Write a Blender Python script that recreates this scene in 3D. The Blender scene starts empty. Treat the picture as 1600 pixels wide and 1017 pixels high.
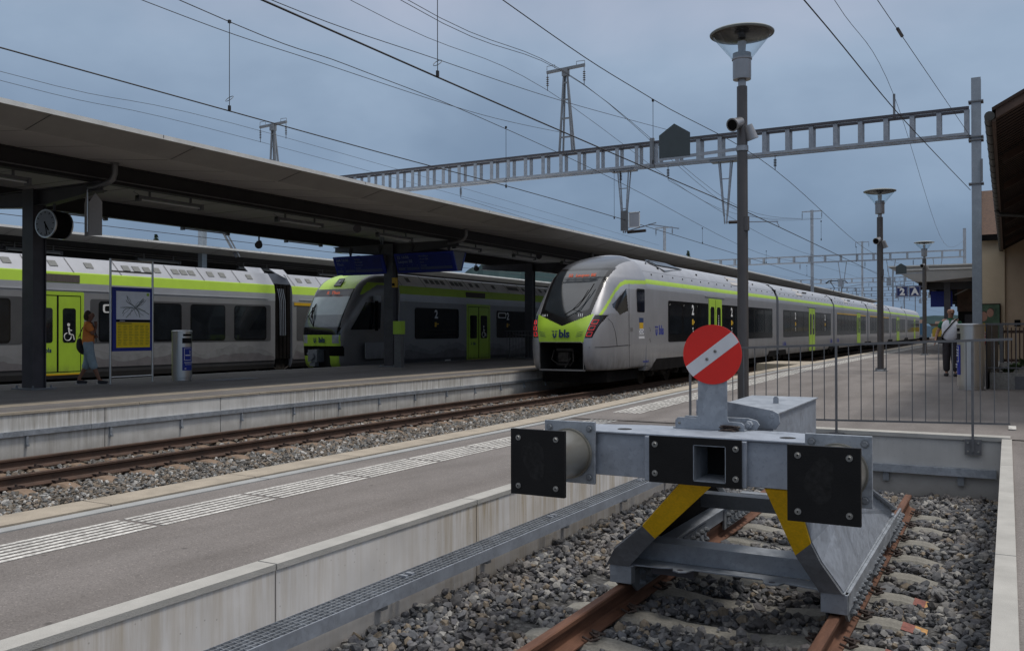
import bpy, math, random
from mathutils import Vector, Matrix
from array import array
R = math.radians
random.seed(7)
scene = bpy.context.scene
COL = scene.collection

# ------------------------------------------------------------------ materials
def nt(name):
    m = bpy.data.materials.new(name); m.use_nodes = True
    n = m.node_tree.nodes; l = m.node_tree.links
    b = n.get('Principled BSDF')
    return m, n, l, b
def ramp(n, stops):
    r = n.new('ShaderNodeValToRGB'); e = r.color_ramp.elements
    while len(e) < len(stops): e.new(0.5)
    for i, (p, c) in enumerate(stops):
        e[i].position = p; e[i].color = (c[0], c[1], c[2], 1)
    return r
def mul(c, k): return tuple(min(1, x*k) for x in c[:3])
def mat(name, col, rough=0.6, metal=0.0, var=0.15, scale=6.0, bump=0.0, bscale=60.0, stretch=None, spec=0.5, coat=0.0, col2=None, detail=6, fine=0.0, fscale=150, grime=None):
    m, n, l, b = nt(name)
    tc = n.new('ShaderNodeTexCoord'); mp = n.new('ShaderNodeMapping')
    l.new(tc.outputs['Object'], mp.inputs['Vector'])
    if stretch: mp.inputs['Scale'].default_value = stretch
    nz = n.new('ShaderNodeTexNoise'); nz.inputs['Scale'].default_value = scale; nz.inputs['Detail'].default_value = detail
    nz.inputs['Roughness'].default_value = 0.6
    l.new(mp.outputs['Vector'], nz.inputs['Vector'])
    c2 = col2 if col2 else mul(col, 1+var)
    r = ramp(n, [(0.3, mul(col, 1-var) if not col2 else col), (0.7, c2)])
    l.new(nz.outputs['Fac'], r.inputs['Fac'])
    out = r.outputs['Color']
    if fine > 0:
        n2 = n.new('ShaderNodeTexNoise'); n2.inputs['Scale'].default_value = fscale; n2.inputs['Detail'].default_value = 2
        l.new(tc.outputs['Object'], n2.inputs['Vector'])
        r2 = ramp(n, [(0.35, (1-fine,)*3), (0.65, (1+fine,)*3 if fine < 0 else (1, 1, 1))])
        l.new(n2.outputs['Fac'], r2.inputs['Fac'])
        mx = n.new('ShaderNodeMixRGB'); mx.blend_type = 'MULTIPLY'; mx.inputs[0].default_value = 1
        l.new(out, mx.inputs[1]); l.new(r2.outputs['Color'], mx.inputs[2]); out = mx.outputs[0]
    if grime:      # dirt thrown up from the track on the lower body side, faint vertical streaks
        g = n.new('ShaderNodeNewGeometry'); sp_ = n.new('ShaderNodeSeparateXYZ'); l.new(g.outputs['Position'], sp_.inputs[0])
        mg = n.new('ShaderNodeMapRange'); mg.inputs[1].default_value = -.1; mg.inputs[2].default_value = grime; mg.inputs[3].default_value = 1; mg.inputs[4].default_value = 0.12; l.new(sp_.outputs[2], mg.inputs[0])
        m5 = n.new('ShaderNodeMapping'); m5.inputs['Scale'].default_value = (3, 3, .6); l.new(g.outputs['Position'], m5.inputs[0])
        n5 = n.new('ShaderNodeTexNoise'); n5.inputs['Scale'].default_value = 1.7; n5.inputs['Detail'].default_value = 7; n5.inputs['Roughness'].default_value = .7; l.new(m5.outputs[0], n5.inputs['Vector'])
        r6 = ramp(n, [(.32, (0, 0, 0)), (.68, (1, 1, 1))]); l.new(n5.outputs['Fac'], r6.inputs[0])
        mm_ = n.new('ShaderNodeMath'); mm_.operation = 'MULTIPLY'; l.new(mg.outputs[0], mm_.inputs[0]); l.new(r6.outputs[0], mm_.inputs[1])
        mz = n.new('ShaderNodeMixRGB'); mz.inputs[2].default_value = (.085, .072, .06, 1); l.new(mm_.outputs[0], mz.inputs[0]); l.new(out, mz.inputs[1]); out = mz.outputs[0]
    l.new(out, b.inputs['Base Color'])
    b.inputs['Roughness'].default_value = rough; b.inputs['Metallic'].default_value = metal
    b.inputs['Specular IOR Level'].default_value = spec
    if coat: b.inputs['Coat Weight'].default_value = coat; b.inputs['Coat Roughness'].default_value = 0.08
    if bump:
        n3 = n.new('ShaderNodeTexNoise'); n3.inputs['Scale'].default_value = bscale; n3.inputs['Detail'].default_value = 4
        l.new(tc.outputs['Object'], n3.inputs['Vector'])
        bp = n.new('ShaderNodeBump'); bp.inputs['Strength'].default_value = bump; bp.inputs['Distance'].default_value = 0.01
        l.new(n3.outputs['Fac'], bp.inputs['Height']); l.new(bp.outputs['Normal'], b.inputs['Normal'])
    return m
def emis(name, col, s):
    m, n, l, b = nt(name)
    b.inputs['Base Color'].default_value = (*[c*0.3 for c in col], 1)
    b.inputs['Emission Color'].default_value = (*col, 1); b.inputs['Emission Strength'].default_value = s
    return m
def asphalt(name, col, spk=0.25):
    m, n, l, b = nt(name)
    tc = n.new('ShaderNodeTexCoord')
    big = n.new('ShaderNodeTexNoise'); big.inputs['Scale'].default_value = 0.6; big.inputs['Detail'].default_value = 7; big.inputs['Roughness'].default_value = .65
    l.new(tc.outputs['Object'], big.inputs['Vector'])
    r = ramp(n, [(0.3, mul(col, 0.84)), (0.7, mul(col, 1.14))]); l.new(big.outputs['Fac'], r.inputs['Fac'])
    v = n.new('ShaderNodeTexVoronoi'); v.inputs['Scale'].default_value = 120
    l.new(tc.outputs['Object'], v.inputs['Vector'])
    hs = n.new('ShaderNodeSeparateColor'); l.new(v.outputs['Color'], hs.inputs[0])
    r2 = ramp(n, [(0.0, (1-spk,)*3), (0.5, (1, 1, 1)), (0.95, (1.0, 1.0, 1.0)), (1.0, (1.5, 1.48, 1.45))])
    l.new(hs.outputs[0], r2.inputs['Fac'])
    mx = n.new('ShaderNodeMixRGB'); mx.blend_type = 'MULTIPLY'; mx.inputs[0].default_value = 1
    l.new(r.outputs[0], mx.inputs[1]); l.new(r2.outputs[0], mx.inputs[2])
    # long faint stains
    mp = n.new('ShaderNodeMapping'); mp.inputs['Scale'].default_value = (1.6, 0.25, 1); l.new(tc.outputs['Object'], mp.inputs['Vector'])
    st = n.new('ShaderNodeTexNoise'); st.inputs['Scale'].default_value = 1.2; st.inputs['Detail'].default_value = 5; l.new(mp.outputs[0], st.inputs['Vector'])
    r3 = ramp(n, [(0.33, (0.80, 0.79, 0.78)), (0.62, (1.04, 1.04, 1.04))]); l.new(st.outputs['Fac'], r3.inputs['Fac'])
    m2 = n.new('ShaderNodeMixRGB'); m2.blend_type = 'MULTIPLY'; m2.inputs[0].default_value = 1
    l.new(mx.outputs[0], m2.inputs[1]); l.new(r3.outputs[0], m2.inputs[2])
    # rare dark spots (old gum, oil)
    v2 = n.new('ShaderNodeTexVoronoi'); v2.inputs['Scale'].default_value = 2.2; v2.inputs['Randomness'].default_value = 1
    l.new(tc.outputs['Object'], v2.inputs['Vector'])
    r4 = ramp(n, [(0.03, (0.6, 0.6, 0.6)), (0.06, (1, 1, 1))]); l.new(v2.outputs['Distance'], r4.inputs['Fac'])
    m3 = n.new('ShaderNodeMixRGB'); m3.blend_type = 'MULTIPLY'; m3.inputs[0].default_value = 1
    l.new(m2.outputs[0], m3.inputs[1]); l.new(r4.outputs[0], m3.inputs[2])
    l.new(m3.outputs[0], b.inputs['Base Color']); b.inputs['Roughness'].default_value = 0.9; b.inputs['Specular IOR Level'].default_value = .25
    bp = n.new('ShaderNodeBump'); bp.inputs['Strength'].default_value = .5; bp.inputs['Distance'].default_value = 0.006
    l.new(v.outputs['Distance'], bp.inputs['Height']); l.new(bp.outputs['Normal'], b.inputs['Normal'])
    return m
def concrete_wall(name, col, streak=(0.32, 0.25, 0.15), amt=0.5, joint=None, ztop=0.0):
    """pale concrete with rain streaks running down from the top edge"""
    m, n, l, b = nt(name)
    tc = n.new('ShaderNodeTexCoord')
    g = n.new('ShaderNodeNewGeometry')
    big = n.new('ShaderNodeTexNoise'); big.inputs['Scale'].default_value = 2.5; big.inputs['Detail'].default_value = 8; l.new(g.outputs['Position'], big.inputs['Vector'])
    r = ramp(n, [(0.3, mul(col, 0.86)), (0.7, mul(col, 1.08))]); l.new(big.outputs['Fac'], r.inputs['Fac'])
    mp = n.new('ShaderNodeMapping'); mp.inputs['Scale'].default_value = (9, 9, 0.5); l.new(g.outputs['Position'], mp.inputs['Vector'])
    st = n.new('ShaderNodeTexNoise'); st.inputs['Scale'].default_value = 1.6; st.inputs['Detail'].default_value = 6; st.inputs['Roughness'].default_value = .7; l.new(mp.outputs[0], st.inputs['Vector'])
    r3 = ramp(n, [(0.40, (0, 0, 0)), (0.64, (amt,)*3)]); l.new(st.outputs['Fac'], r3.inputs['Fac'])
    # slow mask along the wall: some panels stained, others clean
    mp2 = n.new('ShaderNodeMapping'); mp2.inputs['Scale'].default_value = (.45, .45, .12); l.new(g.outputs['Position'], mp2.inputs['Vector'])
    s2 = n.new('ShaderNodeTexNoise'); s2.inputs['Scale'].default_value = 1.0; s2.inputs['Detail'].default_value = 2; l.new(mp2.outputs[0], s2.inputs['Vector'])
    r5 = ramp(n, [(0.42, (.25,)*3), (0.58, (1,)*3)]); l.new(s2.outputs['Fac'], r5.inputs['Fac'])
    sep = n.new('ShaderNodeSeparateXYZ'); l.new(g.outputs['Position'], sep.inputs[0])
    mr = n.new('ShaderNodeMapRange'); mr.inputs[1].default_value = -0.95; mr.inputs[2].default_value = ztop; mr.inputs[3].default_value = 0.35; mr.inputs[4].default_value = 1
    l.new(sep.outputs[2], mr.inputs[0])
    ma = n.new('ShaderNodeMath'); ma.operation = 'MULTIPLY'; l.new(r3.outputs[0], ma.inputs[0]); l.new(mr.outputs[0], ma.inputs[1])
    mb = n.new('ShaderNodeMath'); mb.operation = 'MULTIPLY'; l.new(ma.outputs[0], mb.inputs[0]); l.new(r5.outputs[0], mb.inputs[1])
    mx = n.new('ShaderNodeMixRGB'); l.new(mb.outputs[0], mx.inputs[0]); l.new(r.outputs[0], mx.inputs[1]); mx.inputs[2].default_value = (*streak, 1)
    # air holes
    v = n.new('ShaderNodeTexVoronoi'); v.inputs['Scale'].default_value = 16; l.new(g.outputs['Position'], v.inputs['Vector'])
    r4 = ramp(n, [(0.05, (0.45, 0.43, 0.4)), (0.10, (1, 1, 1))]); l.new(v.outputs['Distance'], r4.inputs['Fac'])
    m3 = n.new('ShaderNodeMixRGB'); m3.blend_type = 'MULTIPLY'; m3.inputs[0].default_value = .6
    l.new(mx.outputs[0], m3.inputs[1]); l.new(r4.outputs[0], m3.inputs[2])
    # brake dust and damp just above the ballast
    gn = n.new('ShaderNodeTexNoise'); gn.inputs['Scale'].default_value = 3.5; gn.inputs['Detail'].default_value = 6; l.new(g.outputs['Position'], gn.inputs['Vector'])
    ga = n.new('ShaderNodeMath'); ga.operation = 'MULTIPLY_ADD'; ga.inputs[1].default_value = .35; l.new(gn.outputs['Fac'], ga.inputs[0]); l.new(sep.outputs[2], ga.inputs[2])
    gm = n.new('ShaderNodeMapRange'); gm.inputs[1].default_value = -.62; gm.inputs[2].default_value = -.25; gm.inputs[3].default_value = .62; gm.inputs[4].default_value = 0; l.new(ga.outputs[0], gm.inputs[0])
    gx = n.new('ShaderNodeMixRGB'); gx.inputs[2].default_value = (.13, .11, .09, 1); l.new(gm.outputs[0], gx.inputs[0]); l.new(m3.outputs[0], gx.inputs[1])
    l.new(gx.outputs[0], b.inputs['Base Color']); b.inputs['Roughness'].default_value = .85; b.inputs['Specular IOR Level'].default_value = .3
    return m
def stones_mat(name, cols):
    m, n, l, b = nt(name)
    g = n.new('ShaderNodeNewGeometry')
    r = ramp(n, [(i/(len(cols)-1), c) for i, c in enumerate(cols)]); r.color_ramp.interpolation = 'CONSTANT'
    l.new(g.outputs['Random Per Island'], r.inputs['Fac'])
    nz = n.new('ShaderNodeTexNoise'); nz.inputs['Scale'].default_value = 45; nz.inputs['Detail'].default_value = 5; l.new(g.outputs['Position'], nz.inputs['Vector'])
    r2 = ramp(n, [(0.3, (.72,)*3), (0.75, (1.2,)*3)]); l.new(nz.outputs['Fac'], r2.inputs['Fac'])
    mx = n.new('ShaderNodeMixRGB'); mx.blend_type = 'MULTIPLY'; mx.inputs[0].default_value = 1
    l.new(r.outputs[0], mx.inputs[1]); l.new(r2.outputs[0], mx.inputs[2])
    lz = n.new('ShaderNodeTexNoise'); lz.inputs['Scale'].default_value = 1.1; lz.inputs['Detail'].default_value = 5; l.new(g.outputs['Position'], lz.inputs['Vector'])
    lr = ramp(n, [(.42, (0, 0, 0)), (.70, (.28, .28, .28))]); l.new(lz.outputs['Fac'], lr.inputs[0])
    lm = n.new('ShaderNodeMixRGB'); lm.inputs[2].default_value = (.13, .095, .068, 1); l.new(lr.outputs[0], lm.inputs[0]); l.new(mx.outputs[0], lm.inputs[1]); l.new(lm.outputs[0], b.inputs['Base Color'])
    b.inputs['Roughness'].default_value = .85
    return m
def ground_gravel(name, c1, c2, sc=22):
    m, n, l, b = nt(name)
    g = n.new('ShaderNodeNewGeometry')
    v = n.new('ShaderNodeTexVoronoi'); v.inputs['Scale'].default_value = sc; l.new(g.outputs['Position'], v.inputs['Vector'])
    s = n.new('ShaderNodeSeparateColor'); l.new(v.outputs['Color'], s.inputs[0])
    r = ramp(n, [(0, c1), (1, c2)]); l.new(s.outputs[0], r.inputs['Fac'])
    r2 = ramp(n, [(0, (1,)*3), (0.5, (.25,)*3)]); l.new(v.outputs['Distance'], r2.inputs['Fac'])
    mx = n.new('ShaderNodeMixRGB'); mx.blend_type = 'MULTIPLY'; mx.inputs[0].default_value = .8
    l.new(r.outputs[0], mx.inputs[1]); l.new(r2.outputs[0], mx.inputs[2]); l.new(mx.outputs[0], b.inputs['Base Color'])
    b.inputs['Roughness'].default_value = .9
    bp = n.new('ShaderNodeBump'); bp.inputs['Strength'].default_value = 1; bp.inputs['Distance'].default_value = 0.03; bp.invert = True
    l.new(v.outputs['Distance'], bp.inputs['Height']); l.new(bp.outputs['Normal'], b.inputs['Normal'])
    return m
def galv(name, col, var=.22, rough=.48, metal=.55):
    """hot-dip galvanised steel: large crystals, soft streaks"""
    m, n, l, b = nt(name)
    g = n.new('ShaderNodeNewGeometry')
    v = n.new('ShaderNodeTexVoronoi'); v.inputs['Scale'].default_value = 28; l.new(g.outputs['Position'], v.inputs['Vector'])
    s = n.new('ShaderNodeSeparateColor'); l.new(v.outputs['Color'], s.inputs[0])
    nz = n.new('ShaderNodeTexNoise'); nz.inputs['Scale'].default_value = 5; nz.inputs['Detail'].default_value = 8; nz.inputs['Roughness'].default_value = .65; l.new(g.outputs['Position'], nz.inputs['Vector'])
    ma = n.new('ShaderNodeMath'); ma.operation = 'MULTIPLY_ADD'; ma.inputs[1].default_value = .22; l.new(s.outputs[0], ma.inputs[0]); l.new(nz.outputs['Fac'], ma.inputs[2])
    r = ramp(n, [(0.35, mul(col, 1-var)), (0.62, col), (0.85, mul(col, 1+var))]); l.new(ma.outputs[0], r.inputs['Fac'])
    mp = n.new('ShaderNodeMapping'); mp.inputs['Scale'].default_value = (7, 7, 1.1); l.new(g.outputs['Position'], mp.inputs[0])
    sn = n.new('ShaderNodeTexNoise'); sn.inputs['Scale'].default_value = 2.2; sn.inputs['Detail'].default_value = 8; sn.inputs['Roughness'].default_value = .75; l.new(mp.outputs[0], sn.inputs['Vector'])
    sr = ramp(n, [(.60, (0, 0, 0)), (.78, (.55, .55, .55))]); l.new(sn.outputs['Fac'], sr.inputs[0])
    sm = n.new('ShaderNodeMixRGB'); sm.inputs[2].default_value = (.15, .125, .10, 1); l.new(sr.outputs[0], sm.inputs[0]); l.new(r.outputs[0], sm.inputs[1])
    s7 = n.new('ShaderNodeTexNoise'); s7.inputs['Scale'].default_value = 55; s7.inputs['Detail'].default_value = 3; l.new(g.outputs['Position'], s7.inputs['Vector'])
    r7 = ramp(n, [(.30, (.62, .62, .62)), (.42, (1, 1, 1))]); l.new(s7.outputs['Fac'], r7.inputs[0])
    m7 = n.new('ShaderNodeMixRGB'); m7.blend_type = 'MULTIPLY'; m7.inputs[0].default_value = .35; l.new(sm.outputs[0], m7.inputs[1]); l.new(r7.outputs[0], m7.inputs[2])
    l.new(m7.outputs[0], b.inputs['Base Color']); b.inputs['Metallic'].default_value = metal
    r2 = ramp(n, [(0.3, (rough-.1,)*3), (0.7, (rough+.14,)*3)]); l.new(ma.outputs[0], r2.inputs['Fac']); l.new(r2.outputs[0], b.inputs['Roughness'])
    return m
def tileroof(name, c1, c2):
    m, n, l, b = nt(name)
    tc = n.new('ShaderNodeTexCoord')
    br = n.new('ShaderNodeTexBrick'); l.new(tc.outputs['Generated'], br.inputs['Vector'])
    br.inputs['Scale'].default_value = 14; br.inputs['Color1'].default_value = (*c1, 1); br.inputs['Color2'].default_value = (*c2, 1)
    br.inputs['Mortar'].default_value = (*mul(c1, .3), 1); br.inputs['Mortar Size'].default_value = .03
    l.new(br.outputs['Color'], b.inputs['Base Color']); b.inputs['Roughness'].default_value = .9
    return m
def glassmat(name, col=(.9, .95, .97), rough=0.02):
    m, n, l, b = nt(name)
    t = n.new('ShaderNodeBsdfTransparent'); t.inputs[0].default_value = (*col, 1)
    gl = n.new('ShaderNodeBsdfGlossy'); gl.inputs['Roughness'].default_value = rough
    fr = n.new('ShaderNodeLayerWeight'); fr.inputs['Blend'].default_value = .12
    nz = n.new('ShaderNodeMath'); nz.operation = 'MULTIPLY'; nz.inputs[1].default_value = .8; l.new(fr.outputs['Facing'], nz.inputs[0])
    mx = n.new('ShaderNodeMixShader'); l.new(nz.outputs[0], mx.inputs[0]); l.new(t.outputs[0], mx.inputs[1]); l.new(gl.outputs[0], mx.inputs[2])
    l.new(mx.outputs[0], n.get('Material Output').inputs['Surface'])
    return m

M = {}
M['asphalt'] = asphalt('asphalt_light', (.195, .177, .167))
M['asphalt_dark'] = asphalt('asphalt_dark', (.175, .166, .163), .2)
M['coping'] = mat('coping_concrete', (.385, .372, .345), .85, var=.14, scale=3, bump=.3, bscale=160, fine=.13, fscale=220)
M['kerb_beige'] = mat('kerb_beige', (.36, .31, .245), .9, var=.18, scale=4, fine=.2, bump=.2)
M['kerb_grey'] = mat('kerb_grey', (.33, .335, .33), .85, var=.14, scale=4, fine=.2)
M['tactile'] = mat('tactile_white', (.64, .62, .58), .8, var=.25, scale=3, fine=.5, fscale=38)
M['wall'] = concrete_wall('platform_wall_concrete', (.62, .595, .57), streak=(.33, .25, .14), amt=.8)
M['wallB'] = concrete_wall('far_wall_concrete', (.56, .55, .53), streak=(.2, .175, .13), amt=.7)
M['endwall'] = concrete_wall('end_wall_concrete', (.44, .43, .415), streak=(.2, .19, .17), amt=.35)
M['galv'] = galv('galvanised', (.31, .335, .37))
M['galv_l'] = galv('galvanised_light', (.33, .36, .41), .13, .48)
M['galv_d'] = galv('galvanised_dull', (.20, .215, .235), .2, .6, .4)
M['steel_post'] = galv('mast_steel', (.30, .34, .38), .16, .55, .35)
M['black_plate'] = mat('black_plate', (.0075, .007, .0072), .5, var=.25, scale=5, bump=.15, bscale=120, spec=.25)
M['black_worn'] = mat('black_plate_worn', (.017, .0165, .0165), .75, var=.4, scale=30, spec=.2)
M['yellow'] = mat('warning_yellow', (.86, .50, .003), .6, var=.12, scale=9, fine=.14, fscale=60)
M['greyp'] = galv('grey_primer', (.16, .17, .185), .3, .6, .2)
M['tube'] = mat('buffer_tube', (.26, .25, .22), .35, metal=.7, var=.2, scale=3, stretch=(1, .3, 1))
M['rust'] = mat('rail_rust', (.075, .03, .016), .75, var=.5, scale=4, col2=(.155, .07, .04), bump=.3, bscale=50, stretch=(6, .8, 6))
M['rust_d'] = mat('rail_rust_dark', (.045, .026, .018), .7, var=.4, scale=5, col2=(.085, .046, .03), bump=.25)
M['clip'] = mat('rail_clip_steel', (.035, .022, .018), .7, var=.5, scale=30)
M['sleeper'] = mat('sleeper_concrete', (.22, .21, .185), .9, var=.2, scale=7, fine=.25, fscale=50, bump=.3)
M['sleeper_b'] = mat('sleeper_brown', (.19, .125, .085), .9, var=.3, scale=6, col2=(.27, .2, .145), fine=.25)
M['mark_red'] = mat('paint_red_old', (.20, .075, .06), .8, var=.4, scale=25)
M['mark_yel'] = mat('paint_yellow_old', (.40, .22, .08), .8, var=.3, scale=25)
M['stone'] = stones_mat('ballast_grey', [(.10, .105, .115), (.17, .168, .165), (.07, .073, .08), (.21, .20, .19), (.125, .13, .14), (.31, .30, .28), (.085, .087, .095), (.19, .155, .115), (.145, .145, .15), (.11, .11, .12), (.06, .062, .068), (.15, .125, .105)])
M['stone_b'] = stones_mat('ballast_brown', [(.14, .12, .1), (.24, .235, .225), (.115, .11, .105), (.2, .16, .12), (.16, .165, .165), (.42, .41, .39), (.13, .115, .095), (.22, .18, .14), (.17, .165, .155), (.10, .095, .09)])
M['bed'] = ground_gravel('ballast_bed', (.06, .058, .056), (.2, .195, .19))
M['bed_b'] = ground_gravel('ballast_bed_brown', (.08, .065, .05), (.27, .25, .225), 17)
M['earth'] = ground_gravel('yard_ground', (.09, .085, .075), (.2, .19, .17), 3)
M['red'] = mat('sign_red', (.66, .016, .008), .5, var=.06, scale=4, fine=.08)
M['white'] = mat('sign_white', (.6, .6, .62), .45, var=.07, scale=4)
M['inox'] = mat('stainless', (.58, .575, .56), .3, metal=.9, var=.1, scale=3, stretch=(1, 1, .1))
M['bolt'] = mat('bolt_zinc', (.27, .265, .25), .5, metal=.6, var=.2, scale=20)
M['railp'] = mat('railing_paint', (.135, .135, .14), .5, metal=.3, var=.15, scale=8)
M['pole'] = mat('lamp_pole_paint', (.085, .078, .078), .42, metal=.2, var=.12, scale=3)
M['lampal'] = mat('lamp_aluminium', (.3, .3, .31), .38, metal=.6, var=.1, scale=3)
M['reflector'] = mat('lamp_reflector', (.06, .05, .048), .22, metal=.7, var=.4, scale=6, stretch=(6, 6, .4))
M['rimlamp'] = mat('lamp_rim', (.22, .24, .235), .5, metal=.2, var=.1, scale=6)
M['glass'] = glassmat('clear_glass')
M['anthr'] = mat('anthracite_steel', (.06, .057, .066), .5, metal=.15, var=.2, scale=2.5)
M['anthr2'] = mat('beam_steel', (.022, .02, .022), .6, var=.25, scale=2)
M['soffit'] = mat('canopy_soffit', (.42, .40, .39), .8, var=.06, scale=1.2, fine=.06, fscale=20)
M['fascia'] = mat('canopy_fascia', (.30, .29, .275), .6, var=.1, scale=1.5)
M['edge'] = mat('canopy_edge', (.62, .61, .58), .5, metal=.2, var=.12, scale=3)
M['pipe'] = mat('downpipe', (.2, .2, .205), .4, metal=.5, var=.15)
M['tubelight'] = mat('lamp_tube', (.5, .5, .5), .4, var=.05)
M['blue'] = mat('sign_blue', (.006, .022, .26), .4, var=.12, scale=3)
M['blue_d'] = mat('screen_blue', (.008, .022, .17), .25, var=.15, scale=3)
M['blue_bar'] = mat('screen_bar', (.05, .07, .16), .3, var=.1)
M['screen_txt'] = mat('screen_text', (.13, .16, .26), .5, var=.1)
M['navy'] = mat('sign_navy', (.012, .022, .11), .35, var=.1)
M['wtext'] = mat('white_lettering', (.72, .72, .72), .5, var=.05)
M['navytext'] = mat('navy_lettering', (.01, .03, .11), .5, var=.05)
M['silver'] = mat('train_silver', (.35, .35, .37), .38, metal=.35, var=.07, scale=.9, coat=.3, spec=.6, grime=.75)
M['silver_l'] = mat('train_silver_light', (.42, .44, .48), .35, metal=.25, var=.06, scale=1.2, coat=.3)
M['roof'] = mat('train_roof', (.36, .37, .40), .45, metal=.3, var=.09, scale=1.5)
M['roof_lit'] = mat('train_roof_lit', (.78, .78, .78), .5, var=.08, scale=1.5)  # brighter copy of the roof colour, daylight put in against the canopy's shade
M['capgrey'] = mat('train_cab_grey', (.20, .195, .195), .38, metal=.3, var=.08, scale=1.5, coat=.25)
M['cabdark'] = mat('train_cab_dark', (.045, .048, .055), .28, metal=.2, var=.3, scale=2, coat=.3)
M['lime'] = mat('train_lime', (.39, .60, .045), .4, var=.05, scale=2, coat=.3, grime=.35)
M['ygreen'] = mat('train_lime_stripe', (.42, .63, .06), .45, var=.06, scale=2)
M['blackg'] = mat('train_black_band', (.008, .008, .009), .16, var=.4, scale=2, coat=.3)
M['blackm'] = mat('underframe_black', (.008, .007, .007), .95, var=.5, scale=3, spec=.1)
M['udark'] = mat('bogie_steel', (.03, .027, .025), .8, var=.5, scale=6, spec=.2)
M['win'] = mat('train_window', (.010, .012, .015), .06, var=.5, scale=1.5, coat=.25, spec=.6)
M['wsglass'] = mat('windscreen', (.018, .023, .028), .06, var=.35, scale=1.1, coat=.6, spec=.8)
M['wslight'] = mat('windscreen_pale', (.26, .32, .34), .12, var=.1, scale=2, coat=.6)
M['wslow'] = mat('windscreen_grey', (.10, .125, .14), .12, var=.2, scale=2, coat=.6)
M['charcoal'] = mat('train_charcoal', (.075, .076, .082), .4, var=.1, scale=1.5, coat=.2)
M['lgrey'] = mat('train_grey', (.26, .265, .28), .42, metal=.2, var=.06, scale=1.2, coat=.2, grime=.7)
M['mount'] = mat('mountain_print', (.185, .19, .20), .5, var=.2, scale=2.5)
M['mount2'] = mat('mountain_print_dark', (.13, .125, .135), .5, var=.2, scale=2.5)
M['ventg'] = mat('roof_vent', (.17, .175, .17), .7, var=.15, scale=20)
M['grille'] = mat('door_grille', (.09, .075, .068), .7, var=.3, scale=3, stretch=(1, 40, 1))
M['amber'] = mat('stripe_amber', (.55, .33, .01), .5, var=.06)
M['led'] = emis('led_orange', (1.0, .16, .05), .3)
M['taillight'] = emis('tail_light_red', (1.0, .03, .03), .42)
M['lampoff'] = mat('headlamp_glass', (.3, .32, .34), .1, var=.2, spec=.8, coat=.8)
M['wire'] = mat('catenary_wire', (.03, .028, .028), .5, metal=.4, var=.2)
M['insul'] = mat('insulator', (.035, .025, .022), .35, var=.3)
M['plate_grey'] = mat('plate_slate', (.045, .058, .062), .5, var=.08)
M['skin'] = mat('skin_tanned', (.24, .115, .07), .6, var=.12, scale=9)
M['skin2'] = mat('skin', (.30, .16, .11), .6, var=.12, scale=9)
M['hair'] = mat('hair_brown', (.05, .028, .018), .7, var=.4, scale=40)
M['orange'] = mat('shirt_orange', (.80, .26, .06), .85, var=.14, scale=5, bump=.4, bscale=14)
M['jean'] = mat('denim_light', (.30, .38, .42), .9, var=.16, scale=6, bump=.4, bscale=16)
M['bagb'] = mat('bag_dark', (.03, .026, .025), .7, var=.3)
M['shoe'] = mat('shoe_dark', (.02, .02, .024), .7, var=.3)
M['sole'] = mat('shoe_sole', (.55, .55, .55), .7, var=.1)
M['wshirt'] = mat('polo_white', (.62, .63, .68), .85, var=.08, scale=5, bump=.4, bscale=14)
M['gsleeve'] = mat('polo_green', (.01, .10, .05), .85, var=.15)
M['dtrous'] = mat('trousers_dark', (.028, .024, .028), .85, var=.25, bump=.3, bscale=14)
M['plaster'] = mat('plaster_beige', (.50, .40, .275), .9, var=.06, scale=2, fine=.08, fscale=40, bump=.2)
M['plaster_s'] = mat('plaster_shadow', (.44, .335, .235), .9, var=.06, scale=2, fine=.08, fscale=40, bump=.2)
M['wood'] = mat('soffit_boards', (.045, .022, .014), .8, var=.35, scale=2, stretch=(.6, 6, 1))
M['fasciawood'] = mat('fascia_wood', (.085, .05, .035), .7, var=.3, scale=3)
M['gutter'] = mat('gutter_copper', (.06, .058, .052), .5, metal=.4, var=.3, scale=3)
M['tiles'] = tileroof('roof_tiles', (.12, .07, .048), (.08, .048, .034))
M['leaf'] = mat('leaf_green', (.045, .075, .02), .8, var=.5, scale=4)
M['spruce'] = mat('spruce_needles', (.012, .03, .014), .9, var=.5, scale=3)
M['bark'] = mat('bark', (.06, .045, .03), .9, var=.3)
M['hill'] = mat('wooded_hill', (.026, .042, .047), 1, var=.35, scale=.05, col2=(.036, .056, .056), spec=0)
M['paper'] = mat('map_paper', (.85, .87, .92), .5, var=.05)
M['mapline'] = mat('map_line', (.2, .23, .23), .6, var=.2)
M['tableyel'] = mat('timetable_yellow', (.95, .68, .01), .5, var=.05)
M['tabletxt'] = mat('timetable_print', (.34, .24, .02), .6, var=.1)
M['dial'] = mat('clock_dial', (.25, .265, .29), .35, var=.06)
M['dark_open'] = mat('dark_recess', (.006, .006, .006), .9, var=.2)
M['wagon_y'] = mat('wagon_yellow', (.42, .28, .03), .7, var=.2)
M['wagon_b'] = mat('wagon_blue', (.05, .12, .2), .7, var=.2)
M['far_wall'] = mat('far_house', (.42, .38, .3), .9, var=.1)
M['poster_r'] = mat('poster_red', (.4, .02, .02), .5, var=.2)
M['poster_g'] = mat('poster_green', (.045, .085, .045), .5, var=.6, scale=4)
M['concrete_low'] = mat('low_wall_concrete', (.30, .29, .27), .9, var=.15, fine=.25, fscale=20)

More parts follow.
